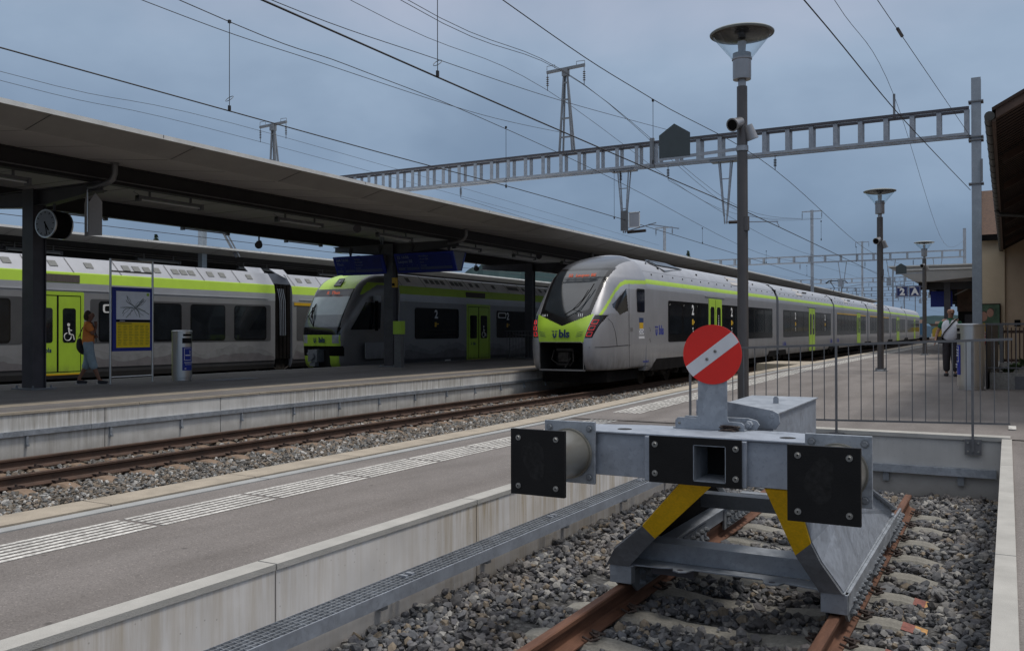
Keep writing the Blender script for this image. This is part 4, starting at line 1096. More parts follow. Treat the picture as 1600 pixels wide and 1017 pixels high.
MT2 = {'windshield': 'wslight', 'windshield_lower': 'wslow', 'display_panel': 'cabdark', 'windshield_frame': 'blackg', 'nose_band': 'blackg', 'nose_top': 'lime', 'headlamp': 'lampoff', 'nose_panel': 'lime', 'nose_corner': 'lime', 'buffer_block': 'blackm', 'side_band': 'lime', 'cab_side_window': 'win', 'cab_shell': 'capgrey'}
for k, mb in m2s.items():
    if k in ('headlamp', 'nose_corner', 'buffer_block', 'cab_side_window', 'side_band'):
        for s in (-1, 1):
            q = MB()
            for f in mb.f:
                if (mb.v[f[0]][0]-X2)*s > 0: q.add([mb.v[i] for i in f], [(0, 1, 2, 3)])
            q.build(k, MT2[k], t2)
    else: mb.build(k, MT2[k], t2, smooth=50)
PP2 = smooth_profile(P2, 14)
def nx2(y, z):
    zz = min(PP2, key=lambda p: abs(p[0]-z)); w, f = zz[1], zz[2]; yf = min(1, (y-f)/(30.6-f)); return w*(1-(1-yf)**(1/.30))**(1/7.0)
for s in (-1, 1):
    mb = MB(); pl = [(27.72, 1.42), (29.37, 1.44), (29.37, 2.50), (28.50, 2.50)]
    N_ = 10
    def lr(a, b, t): return (a[0]+(b[0]-a[0])*t, a[1]+(b[1]-a[1])*t)
    for i in range(N_):
        t0, t1 = i/N_, (i+1)/N_
        c = [lr(pl[0], pl[3], t0), lr(pl[1], pl[2], t0), lr(pl[1], pl[2], t1), lr(pl[0], pl[3], t1)]
        for j in range(6):
            u0, u1 = j/6, (j+1)/6
            q = [lr(c[0], c[1], u0), lr(c[0], c[1], u1), lr(c[3], c[2], u1), lr(c[3], c[2], u0)]
            mb.quad(*[(X2+s*(nx2(a, b)+.012), a, b) for a, b in q])
    mb.build('cab_side_window', 'win', t2)
text_mesh('destination_display', 'R  Thun', .2, (X2+.12, 27.93, 2.87), (1, 0, 0), (0, .62, 1), 'led', t2, bold=.004)
lg = MB(); bird_logo(lg, (X2-.22, 27.22, 1.0), (1, 0, 0), (0, 0, 1), .19, 0); txt_into(lg, 'bls', .29, (X2+.13, 27.22, 1.02), (1, 0, 0), (0, 0, 1), 0, bold=.008, depth=.004); lg.build('logo', 'navytext', t2)
mb = MB(); mb.prism([(-.17, 0), (.17, 0), (.14, .3), (-.14, .3)], lambda p, q: (X2+.02+p, 28.28+q*1.05, 3.14+q), lambda p, q: (X2+.02+p, 28.25+q*1.05, 3.17+q)); hl = mb.build('top_headlamp', 'cabdark', t2)
mb = MB(); mb.sphere((X2+.06, 28.42, 3.3), .075, 8); mb.build('bulb', 'lampoff', hl)
mb = MB(); mb.tube([(X2-.35, 27.32, 1.52), (X2-.72, 27.42, 1.95), (X2-.6, 27.75, 2.45)], .016, 5); mb.tube([(X2-.35, 27.32, 1.52), (X2-.5, 27.4, 2.0), (X2-.58, 27.7, 2.4)], .02, 5); mb.tube([(X2-.5, 27.36, 1.9), (X2-.66, 27.62, 2.3)], .03, 5); mb.build('wiper', 'blackm', t2)
mb = MB(); mb.box(X2-.46, X2+.46, 27.4, 28.2, .0, .8); mb.build('coupler_recess', 'dark_open', t2)
mb = MB(); mb.box(X2-.35, X2+.1, 26.98, 27.4, .18, .66); mb.cyl((X2-.13, 26.9, .42), (X2-.13, 27.0, .42), .14, n=16); mb.cyl((X2-.3, 26.93, .5), (X2-.3, 27.0, .5), .06, n=10); mb.box(X2-.28, X2+.0, 27.0, 27.2, .02, .16)
mb.build('coupler', 'galv_d', t2, smooth=True)
green_car(t2, X2, 30.55, 52, [(31.6, 35.05), (38.5, 42.1), (42.8, 44.8), (45.6, 47.6), (48.6, 50.6)], [(35.85, 37.75)], dark=False, seed=2, roofm='roof_lit')
green_car(t2, X2, 52.6, 74, [(54+2.6*k, 56.1+2.6*k) for k in range(7)], [], dark=False, seed=4, roofm='roof_lit')
# plain lower side panel by the cab and text on the windows
sx2 = X2+1.41
mb = MB(); rrect(mb, sx2-.03, 28.3, 30.9, .28, .92, .05, .04); mb.build('cab_lower_panel', 'lgrey', t2)
for yy in (33.2, 39.6):
    m3 = MB(); txt_into(m3, '2', .5, (sx2+.02, yy, 2.08), (0, 1, 0), (0, 0, 1), 0, bold=.014); m3.build('class_number', 'wtext', t2)
    m3 = MB(); m3.box(sx2+.016, sx2+.02, yy-.12, yy+.03, 1.55, 1.75); m3.box(sx2+.016, sx2+.02, yy+.06, yy+.18, 1.66, 1.7); m3.build('bicycle_sticker', 'amber', t2)
m3 = MB(); rrect(m3, sx2+.02, 38.6, 39.4, 2.0, 2.28, .08, .012); f = m3.build('display_frame', 'wtext', t2)
m3 = MB(); rrect(m3, sx2+.032, 38.67, 39.33, 2.05, 2.23, .05, .004); m3.build('display', 'blackg', f)
mb = MB(); mb.box(sx2-.02, sx2+.10, 28.92, 28.98, 1.38, 2.56); mb.build('mirror_arm', 'blackm', t2)
mb = MB(); mb.box(sx2-.05, sx2+.16, 28.85, 29.08, 2.56, 2.76); mb.build('side_camera', 'lampal', t2)
for yb in (33.5, 52.3): bogie(t2, X2, yb)
mb = MB(); mb.box(sx2+.01, sx2+.05, 33.9, 34.3, -.12, .1)
for q in range(6): mb.cyl((sx2+.05, 33.99+.1*(q % 3), -.04+.08*(q//3)), (sx2+.055, 33.99+.1*(q % 3), -.04+.08*(q//3)), .022, n=8, mi=1)
mb.build('socket_panel', ['wtext', 'blackm'], t2)
t2.location.y -= .65
# ------------------------------------------------------------------ buffer stop
bt = thing('buffer_stop', 'galvanised steel buffer stop with black square pads and yellow slanted legs', 'buffer stop', (XS, 6, RT))
mb = MB()
mb.box(-2.79, -1.772, 5.625, 5.93, .355, .640); mb.box(-1.546, -.74, 5.625, 5.93, .355, .640); mb.box(-1.772, -1.546, 5.86, 5.93, .355, .640); mb.box(-1.772, -1.546, 5.625, 5.86, .355, .366); mb.box(-1.772, -1.546, 5.625, 5.86, .614, .640)
mb.prism([(-2.80, 5.60), (-.72, 5.60), (-.74, 5.95), (-1.28, 6.12), (-2.25, 6.12), (-2.78, 5.97)], lambda p, q: (p, q, .642), lambda p, q: (p, q, .656))
mb.box(-2.10, -1.772, 5.575, 5.624, .350, .640); mb.box(-1.546, -1.43, 5.575, 5.624, .350, .640); mb.box(-1.772, -1.546, 5.575, 5.624, .350, .366); mb.box(-1.772, -1.546, 5.575, 5.624, .614, .640)
cb = mb.build('crossbeam', 'galv_l', bt, bevel=.004)
mb = MB()
for x in (-2.32, -1.22): mb.cyl((x, 5.78, .650), (x, 5.78, .6575), .05, n=20)
mb.build('lifting_hole', 'dark_open', cb)
mb = MB(); hx0, hx1, hz0, hz1 = -1.765, -1.553, .373, .607; fx0, fx1, fz0, fz1, fy = -2.06, -1.455, .347, .650, 5.555
mb.box(fx0, hx0, fy, fy+.02, fz0, fz1); mb.box(hx1, fx1, fy, fy+.02, fz0, fz1); mb.box(hx0, hx1, fy, fy+.02, hz1, fz1); mb.box(hx0, hx1, fy, fy+.02, fz0, hz0)
cp = mb.build('centre_plate', 'black_plate', bt)
mb = MB(); mb.box(hx0-.0, hx0+.006, fy+.003, fy+.3, hz0, hz1, 0); mb.box(hx1-.006, hx1, fy+.003, fy+.3, hz0, hz1, 0); mb.box(hx0, hx1, fy+.003, fy+.3, hz0, hz0+.006, 0); mb.box(hx0, hx1, fy+.003, fy+.3, hz1-.006, hz1, 0); mb.box(hx0, hx1, fy+.3, fy+.31, hz0, hz1, 1)
mb.build('coupling_socket', ['galv', 'dark_open'], bt)
def bolts(parent, pts, y, r=.017):
    mb = MB()
    for x, z in pts:
        mb.cyl((x, y, z), (x, y-.006, z), r*1.15, n=18); mb.cyl((x, y-.006, z), (x, y-.012, z), r*.8, r*.6, n=14); mb.cyl((x, y-.0125, z), (x, y-.013, z), r*.35, n=6, mi=1)
    mb.build('bolt_heads', ['bolt', 'blackm'], parent, smooth=True)
bolts(cp, [(fx0+.04, fz1-.055), (fx0+.04, fz0+.06), (fx1-.035, fz1-.055), (fx1-.035, fz0+.06)], fy)
for xc in (-2.645, -.885):
    bf = None
    mb = MB(); mb.box(xc-.19, xc+.19, 5.572, 5.597, .293, .715); bp_ = mb.build('mounting_plate', 'galv', bt, bevel=.003)
    mb = MB()
    for sx in (-1, 1):
        for sz in (-1, 1):
            mb.cyl((xc+sx*.15, 5.572, .504+sz*.165), (xc+sx*.15, 5.556, .504+sz*.165), .017, n=6); mb.cyl((xc+sx*.15, 5.573, .504+sz*.165), (xc+sx*.15, 5.570, .504+sz*.165), .026, n=12)
    mb.build('mounting_bolts', 'galv_d', bp_)
    mb = MB(); mb.cyl((xc, 5.12, .495), (xc, 5.575, .495), .160, n=48); mb.cyl((xc, 5.545, .495), (xc, 5.574, .495), .172, n=48)
    mb.build('buffer_tube', 'tube', bt, smooth=True)
    mb = MB(); mb.box(xc-.193, xc+.193, 5.088, 5.12, .279, .701); pd = mb.build('buffer_pad', 'black_plate', bt, bevel=.002)
    mb = MB(); rnd = random.Random(int(xc*10)); n = 26
    pl = []
    for k in range(n):
        a = 2*math.pi*k/n; rr = (1+.14*math.sin(2*a+xc)+.10*math.sin(3*a+1+xc*3)+rnd.uniform(-.04, .04))
        pl.append((xc-.02+.085*rr*math.cos(a), .51+.115*rr*math.sin(a)))
    mb.prism(pl, lambda p, q: (p, 5.0885, q), lambda p, q: (p, 5.0872, q)); mb.build('worn_patch', 'black_worn', pd)
    bolts(pd, [(xc-.135, .645), (xc+.135, .645), (xc-.135, .335), (xc+.135, .335)], 5.088, .0155)
for s in (-1, 1):
    def X(d): return XS+s*d
    lerp = lambda a, b, t: tuple(p+(q-p)*t for p, q in zip(a, b))
    o0, i0 = ((X(.155), 5.66, .35), (X(-.06), 5.66, .35)) if s < 0 else ((X(.62), 5.66, .35), (X(.37), 5.66, .35))
    if s > 0: o0, i0, yo, yi, kk, o1, i1 = (-1.150, 5.66, .35), (-1.335, 5.66, .35), (-1.107, 5.916, -.021), (-1.217, 5.986, -.123), (-1.062, 6.015, -.165), (-.955, 6.165, -.385), (-1.10, 6.171, -.391)
    else: o0, i0, yo, yi, kk, o1, i1 = (-1.875, 5.66, .35), (-1.66, 5.66, .35), (-2.245, 5.919, -.025), (-2.175, 5.984, -.12), (-2.522, 6.075, -.251), (-2.622, 6.173, -.393), (-2.445, 6.171, -.391)
    if s > 0: o0 = (-1.15, 5.66, .35); o0 = (o0[0]-.0, o0[1], o0[2])
    ty = .70
    mb = MB()
    mb.plate([o0, yo, yi, i0], .02, 1)
    mb.plate([yo, kk, o1, i1, yi], .02, 0)
    leg = mb.build('leg', ['greyp', 'yellow'], bt, bevel=.002)
    tr_ = (X(.50 if s > 0 else .25), 6.10, .50)
    web = [Vector(o0)+Vector((0, .01, 0)), Vector(yo)+Vector((0, .01, 0)), Vector(kk)+Vector((0, .01, 0)), Vector((X(.81), 6.19, -.385)), Vector((X(.80), 9.05, -.385)), Vector((X(.80), 9.0, -.33)), Vector((X(.62 if s > 0 else .35), 6.6, .44)), Vector(tr_)]
    mb = MB(); n = len(web); cen = sum(web, Vector())/n
    th = Vector((s*.006, 0, .004))
    for k in range(n):
        a, b = web[k], web[(k+1) % n]
        mb.add([a+th, b+th, cen+th, a-th, b-th, cen-th], [(0, 1, 2), (5, 4, 3), (0, 3, 4, 1)])
    mb.build('web_plate', 'galv_l', bt)
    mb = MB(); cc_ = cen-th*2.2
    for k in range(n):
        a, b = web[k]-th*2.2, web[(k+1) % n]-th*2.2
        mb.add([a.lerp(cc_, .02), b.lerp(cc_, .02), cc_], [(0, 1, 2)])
    mb.build('inner_web_shade', 'blackm', bt)  # black sheet behind the web, the deep shade inside put into its colour
    mb = MB(); a0, a1 = Vector((X(.62 if s > 0 else .35), 6.55, .46)), Vector((X(.80), 9.03, -.33))
    w = Vector((.055, 0, 0)); mb.plate([a0-w, a0+w, a1+w, a1-w], .014)
    mb.build('rear_flange', 'galv', bt)
    # base: box girder on the rail head, clamp cheeks and bolt rows
    mb = MB(); xr = X(.7535)
    mb.box(xr-.10, xr+.07 if s > 0 else xr+.10, 6.17, 9.12, -.40, -.388)
    mb.box(xr-.085, xr+.085, 6.18, 6.26, -.53, -.40); mb.box(xr-.06, xr+.06, 6.26, 9.1, -.53, -.40)
    mb.box(xr-.09 if s < 0 else xr+.05, xr-.05 if s < 0 else xr+.09, 6.2, 9.1, -.52, -.40)
    base_ = mb.build('base_girder', 'galv', bt, bevel=.003)
    mb = MB()
    for q in (-1, 1):
        mb.prism([(6.19, -.50), (6.35, -.62), (7.3, -.62), (7.3, -.45), (6.19, -.45)], lambda p, r_: (xr+q*.052, p, r_), lambda p, r_: (xr+q*.07, p, r_))
        for (ya, yb) in ((7.45, 8.1), (8.7, 9.7)):
            mb.box(xr+q*.052, xr+q*.072, ya, yb, -.62, -.44)
    mb2_ = mb
    for q in (-1, 1):
        for (ya, yb, nb) in ((6.42, 7.2, 7), (7.52, 8.05, 5), (8.8, 9.6, 7)):
            for k in range(nb):
                yy = ya+(yb-ya)*k/(nb-1)
                for zz in (-.49, -.575):
                    mb.cyl((xr+q*.07, yy, zz), (xr+q*.082, yy, zz), .03, n=10)
                    mb.cyl((xr+q*.08, yy, zz), (xr+q*.102, yy, zz), .022, n=6)
                    mb.cyl((xr+q*.1, yy, zz), (xr+q*.112, yy, zz), .012, n=8)
    mb.build('clamp_plate', 'galv_d', bt)
# rear and front cross members
mb = MB()
mb.box(-2.50, -1.07, 6.40, 6.60, -.262, -.25); mb.box(-2.50, -1.07, 6.385, 6.40, -.385, -.25); mb.box(-2.50, -1.07, 6.59, 6.60, -.385, -.262)
mb.prism([(-2.46, 6.20), (-2.22, 6.22), (-2.14, 6.25), (-2.12, 6.19), (-2.07, 6.165), (-2.02, 6.19), (-1.99, 6.27), (-1.50, 6.27), (-1.47, 6.18), (-1.42, 6.155), (-1.37, 6.18), (-1.34, 6.24), (-1.10, 6.20), (-1.07, 6.39), (-2.50, 6.39)], lambda p, q: (p, q, -.398), lambda p, q: (p, q, -.386))
mb.build('cross_channel', 'galv', bt, bevel=.003)
for x in (-2.07, -1.42): mb = MB(); mb.cyl((x, 6.21, -.386), (x, 6.21, -.3845), .022, n=16); mb.build('jacking_eye', 'anthr', bt)
mb = MB(); mb.box(-2.32, -2.0, 6.30, 6.42, -.46, -.398); mb.build('stop_block', 'anthr', bt)
mb = MB(); mb.box(-2.3, -1.22, 7.45, 7.6, -.165, -.05); mb.build('rear_crossbar', 'galv_d', bt)
mb = MB(); mb.box(-2.35, -1.18, 8.9, 9.02, -.40, -.28); mb.build('rear_crossbar', 'galv_d', bt)
# housing behind the beam, hinge brackets
mb = MB()
mb.add([(-1.97, 6.36, .46), (-1.44, 6.36, .46), (-1.44, 7.95, .46), (-1.97, 7.95, .46), (-1.97, 6.36, .735), (-1.44, 6.36, .735), (-1.44, 7.95, .75), (-1.97, 7.95, .75)], [(0, 3, 2, 1), (4, 5, 6, 7), (0, 1, 5, 4), (1, 2, 6, 5), (2, 3, 7, 6), (3, 0, 4, 7)])
hb = mb.build('shock_absorber_housing', 'galv_l', bt, bevel=.004)
mb = MB(); mb.plate([(-1.99, 6.34, .742), (-1.425, 6.34, .742), (-1.425, 7.97, .757), (-1.99, 7.97, .757)], .010); mb.build('housing_lid', 'galv', hb)
mb = MB()
for x, y in ((-1.83, 6.42), (-1.62, 7.25)):
    mb.prism([(-.02, 0), (.02, 0), (.02, .05), (.01, .065), (-.01, .065), (-.02, .05)], lambda p, q: (x+p, y-.01, .745+q), lambda p, q: (x+p, y+.01, .745+q))
mb.cyl((-1.66, 6.62, .745), (-1.66, 6.62, .77), .012, n=10); mb.build('lifting_lug', 'galv', hb)
mb = MB()
mb.prism([(-1.80, .655), (-1.40, .655), (-1.37, .70), (-1.38, .765), (-1.42, .785), (-1.80, .845), (-1.96, .84), (-1.96, .655)], lambda p, q: (p, 6.25, q), lambda p, q: (p, 6.268, q))
mb.build('hinge_plate', 'galv', bt, bevel=.003)
mb = MB(); mb.prism([(-2.02, .655), (-1.50, .655), (-1.48, .69), (-1.50, .72), (-1.56, .735), (-2.0, .735), (-2.02, .71)], lambda p, q: (p, 6.13, q), lambda p, q: (p, 6.15, q)); mb.cyl((-1.545, 6.13, .695), (-1.545, 6.085, .695), .026, n=6); mb.cyl((-1.545, 6.1, .695), (-1.545, 6.07, .695), .014, n=10); mb.cyl((-1.425, 6.262, .745), (-1.425, 6.247, .745), .018, n=12)
mb.build('hinge_arm', 'galv', bt, bevel=.003, smooth=False)
mb = MB(); rnd = random.Random(4)
for k in range(9): mb.tube([(-1.72+rnd.uniform(0, .03), 5.98+rnd.uniform(-.03, .03), .66+.004*k), (-1.66, 5.95+rnd.uniform(-.03, .03), .664+.004*k), (-1.6+rnd.uniform(0, .03), 5.98+rnd.uniform(-.03, .03), .66+.004*k)], .004, 5)
mb.build('wire_bundle', 'clip', bt)
# red disc
sg = thing('stop_sign', 'round red disc with a white diagonal bar standing on the buffer stop', 'sign', (XS, 6.0, .656))
mb = MB(); mb.prism([(-2.03, .657), (-1.55, .657), (-1.55, .70), (-1.57, .715), (-1.655, .72), (-1.665, .74), (-1.665, 1.10), (-1.868, 1.10), (-1.868, .75), (-1.88, .735), (-2.01, .735), (-2.03, .715)], lambda p, q: (p, 5.995, q), lambda p, q: (p, 6.005, q)); mb.box(-2.05, -1.55, 6.005, 6.07, .657, .665)
mb.build('bracket', 'galv', sg, bevel=.002)
bolts(sg, [(-2.0, .695), (-1.585, .685)], 5.995, .008)
mb = MB(); c = (XS, 5.985, 1.172); r = .203
mb.cyl((c[0], 5.992, c[2]), (c[0], 5.985, c[2]), r, n=96); disc = mb.build('disc', 'red', sg)
mb = MB(); a = R(37); h = .043; P_ = []
for sgn in (1, -1):
    for tt in ((-1, 1) if sgn == 1 else (1, -1)):
        L = math.sqrt((r-.001)**2-h*h); 
        for k in range(5):
            f = (k-2)/2*h*(1 if True else 0)
        P_.append((tt*L, sgn*h))
poly = []
L0 = r-.001
for k in range(-5, 6): hh = h*k/5; poly.append((math.sqrt(L0*L0-hh*hh), hh))
for k in range(5, -6, -1): hh = h*k/5; poly.append((-math.sqrt(L0*L0-hh*hh), hh))
rot = lambda p, q: (p*math.cos(a)-q*math.sin(a), p*math.sin(a)+q*math.cos(a))
mb.prism([rot(*p) for p in poly], lambda p, q: (c[0]+p, 5.985, c[2]+q), lambda p, q: (c[0]+p, 5.9838, c[2]+q)); mb.build('white_bar', 'white', disc)
bolts(disc, [(c[0]-.035, c[2]-.032), (c[0]+.022, c[2]+.022)], 5.9838, .009)

# ------------------------------------------------------------------ railing on the end wall
YF = 12.355
def ftop(x): return 1.072+(x+3.96)*(.155/4.0)
def fbot(x): return .115+(x+3.96)*.022
fr = thing('railing', 'slender grey metal railing with vertical bars across the end of the stub track', 'railing', (-1.9, YF, 0))
mb = MB(); mb.bar((-3.98, YF, ftop(-3.98)), (.05, YF, ftop(.05)), .03, .03); mb.build('top_rail', 'railp', fr)
mb = MB(); mb.bar((-3.98, YF, fbot(-3.98)), (.02, YF, fbot(.02)), .012, .024); mb.build('bottom_rail', 'railp', fr)
for x in (-3.96, -1.98, -.385):
    mb = MB(); mb.box(x-.014, x+.014, YF-.014, YF+.014, -.16, ftop(x)-.01); mb.build('post', 'railp', fr)
    if x < -3.7: continue
    mb = MB(); mb.box(x-.09, x+.095, YF+.012, YF+.034, -.20, -.005); p = mb.build('fixing_plate', 'railp', fr)
    mb = MB()
    for dx in (-.055, .06):
        for dz in (-.05, -.155): mb.cyl((x+dx, YF+.012, dz), (x+dx, YF-.002, dz), .012, n=8)
    mb.build('fixing_bolts', 'bolt', p)
x = -3.96+.152; k = 0
while x < .03:
    mb = MB(); mb.box(x-.0055, x+.0055, YF-.0055, YF+.0055, fbot(x), ftop(x)-.012); mb.build('baluster', 'railp', fr); x += .1525

# ------------------------------------------------------------------ street lamps
def lamp(px, py, zb, H, label, seed, speaker_z=3, plate=True, rs=1.0):
    t = thing('street_lamp', label, 'street lamp', (px, py, zb), 'lamps on the near platform')
    c = (px, py, zb)
    mb = MB(); mb.cyl((px, py, zb), (px, py, zb+H-.80), .078*rs, .073*rs, n=20); mb.cyl((px, py, zb+.6), (px, py, zb+2.9), .079*rs, n=20) if False else None
    mb.cyl((px+.06, py-.03, zb+2.75), (px+.06, py-.03, zb+2.95), .045, n=12); pole = mb.build('pole', 'pole', t, smooth=True)
    mb = MB(); mb.lathe([(.2, 0), (.2, .02), (.12, .03), (.11, .06), (0, .06)], c, 16)
    for q in range(4): a = R(45+90*q); mb.cyl((px+.16*math.cos(a), py+.16*math.sin(a), zb+.02), (px+.16*math.cos(a), py+.16*math.sin(a), zb+.1), .02, n=6)
    mb.build('base_plate', 'galv_d', t)
    hz = zb+H
    mb = MB(); mb.lathe([(.055, -.86), (.055, -.70), (.06, -.70)], (px, py, hz), 20, caps=False); mb.lathe([(.0, -.70), (.125, -.70), (.128, -.66), (.128, -.43), (.14, -.42), (.14, -.395), (.128, -.39), (.128, -.33), (.0, -.32)], (px, py, hz), 32)
    mb.build('lamp_collar', 'lampal', t, smooth=True)
    mb = MB(); mb.cyl((px, py, hz-.34), (px, py, hz-.16), .05, .06, n=16); mb.build('lamp_bulb', 'white', t, smooth=True)
    mb = MB(); mb.lathe([(.142, -.40), (.40, -.075)], (px, py, hz), 40, caps=False); mb.build('glass_cone', 'glass', t, smooth=True)
    mb = MB(); mb.lathe([(.435, -.062), (.36, -.09), (.25, -.115), (.12, -.13), (0, -.135)], (px, py, hz), 48, caps=False); mb.build('reflector', 'reflector', t, smooth=True)
    mb = MB(); mb.lathe([(.425, -.07), (.445, -.058), (.448, -.045), (.43, -.03), (.3, .0), (0, .012)], (px, py, hz), 48, caps=False); mb.build('lamp_top', 'rimlamp', t, smooth=True)
    # loudspeakers
    sz = zb+speaker_z
    for sgn, ang in ((1, 205), (-1, 20)):
        d = Vector((math.cos(R(ang)), math.sin(R(ang))*1.0, -.22)).normalized() if sgn == 1 else Vector((.75, .5, -.3)).normalized()
        if sgn == 1: d = Vector((-.45, -.86, -.25)).normalized()
        if sgn == 1: d = Vector((-.30, -.88, -.36)).normalized(); o = Vector((px-.045, py-.13, sz+.04))
        else: d = Vector((.25, .25, -.9)).normalized(); o = Vector((px+.10, py+.02, sz-.07))
        mb = MB(); mb.cyl(o-d*.10, o+d*.10, .068, .088, n=24, mi=0); mb.cyl(o+d*.10, o+d*.115, .096, .096, n=24, mi=0); mb.cyl(o+d*.1155, o+d*.117, .076, .076, n=24, mi=1)
        mb.bar(o-d*.05, Vector((px, py, sz)), .03, .03, 0)
        mb.build('loudspeaker', ['lampal', 'blackm'], t, smooth=True)
    if plate:
        bz = sz-.30
        mb = MB(); mb.lathe([(.084, -.035), (.086, -.035), (.086, .035), (.084, .035)], (px, py, bz), 16)
        mb.bar((px-.08, py, bz), (px-1.24, py, bz-.04), .012, .045); br = mb.build('bracket', 'galv', t)
        mb = MB(); x0 = px-1.235; mb.prism([(0, 0), (.475, 0), (.475, .335), (.235, .49), (0, .335)], lambda p, q: (x0+p, py-.012, bz-.02+q), lambda p, q: (x0+p, py-.004, bz-.02+q)); mb.build('direction_plate', 'plate_grey', t)
    return t
L1 = lamp(-3.285, 12.66, 0, 5.60, 'tall grey lamp post directly behind the buffer stop with a slate house shaped plate', 1, 4.22, True)
L2 = lamp(-3.23, 27.8, gz(27.8), 5.26, 'second lamp post along the near platform, without any sign plates', 2, 3.75, False, rs=1.15)
L3 = lamp(-3.40, 45.8, gz(45.8), 5.30, 'farthest lamp post on the near platform carrying the blue 2 and A signs', 3, 4.15, True, rs=1.2)
ps = thing('platform_sign', 'square dark blue signs reading 2 and A fixed to the far lamp post', 'sign', (-4.0, 45.78, 3.0))
for k, (s_, tx, cap) in enumerate((('2', -.0, 'Gleis'), ('A', 0, 'Sektor'))):
    x0 = -4.62+.545*k
    mb = MB(); mb.box(x0, x0+.52, 45.78, 45.81, 2.93, 3.45); p = mb.build('panel', 'navy', ps)
    mb = MB()
    for (a, b, c_, d_) in ((.03, .49, .03, .04), (.03, .49, .48, .49), (.03, .04, .03, .49), (.48, .49, .03, .49)): mb.box(x0+a, x0+b, 45.775, 45.78, 2.93+c_, 2.93+d_)
    txt_into(mb, s_, .42, (x0+.27, 45.776, 3.16), (1, 0, 0), (0, 0, 1), 0, bold=.022, depth=.003); txt_into(mb, cap, .085, (x0+.15, 45.776, 3.38), (1, 0, 0), (0, 0, 1), 0, bold=.003, depth=.003)
    mb.build('lettering', 'wtext', p)
mb = MB()
for z in (3.05, 3.40): mb.bar((-3.53, 45.80, z), (-3.33, 45.8, z), .03, .03)
mb.build('bracket', 'galv', ps)

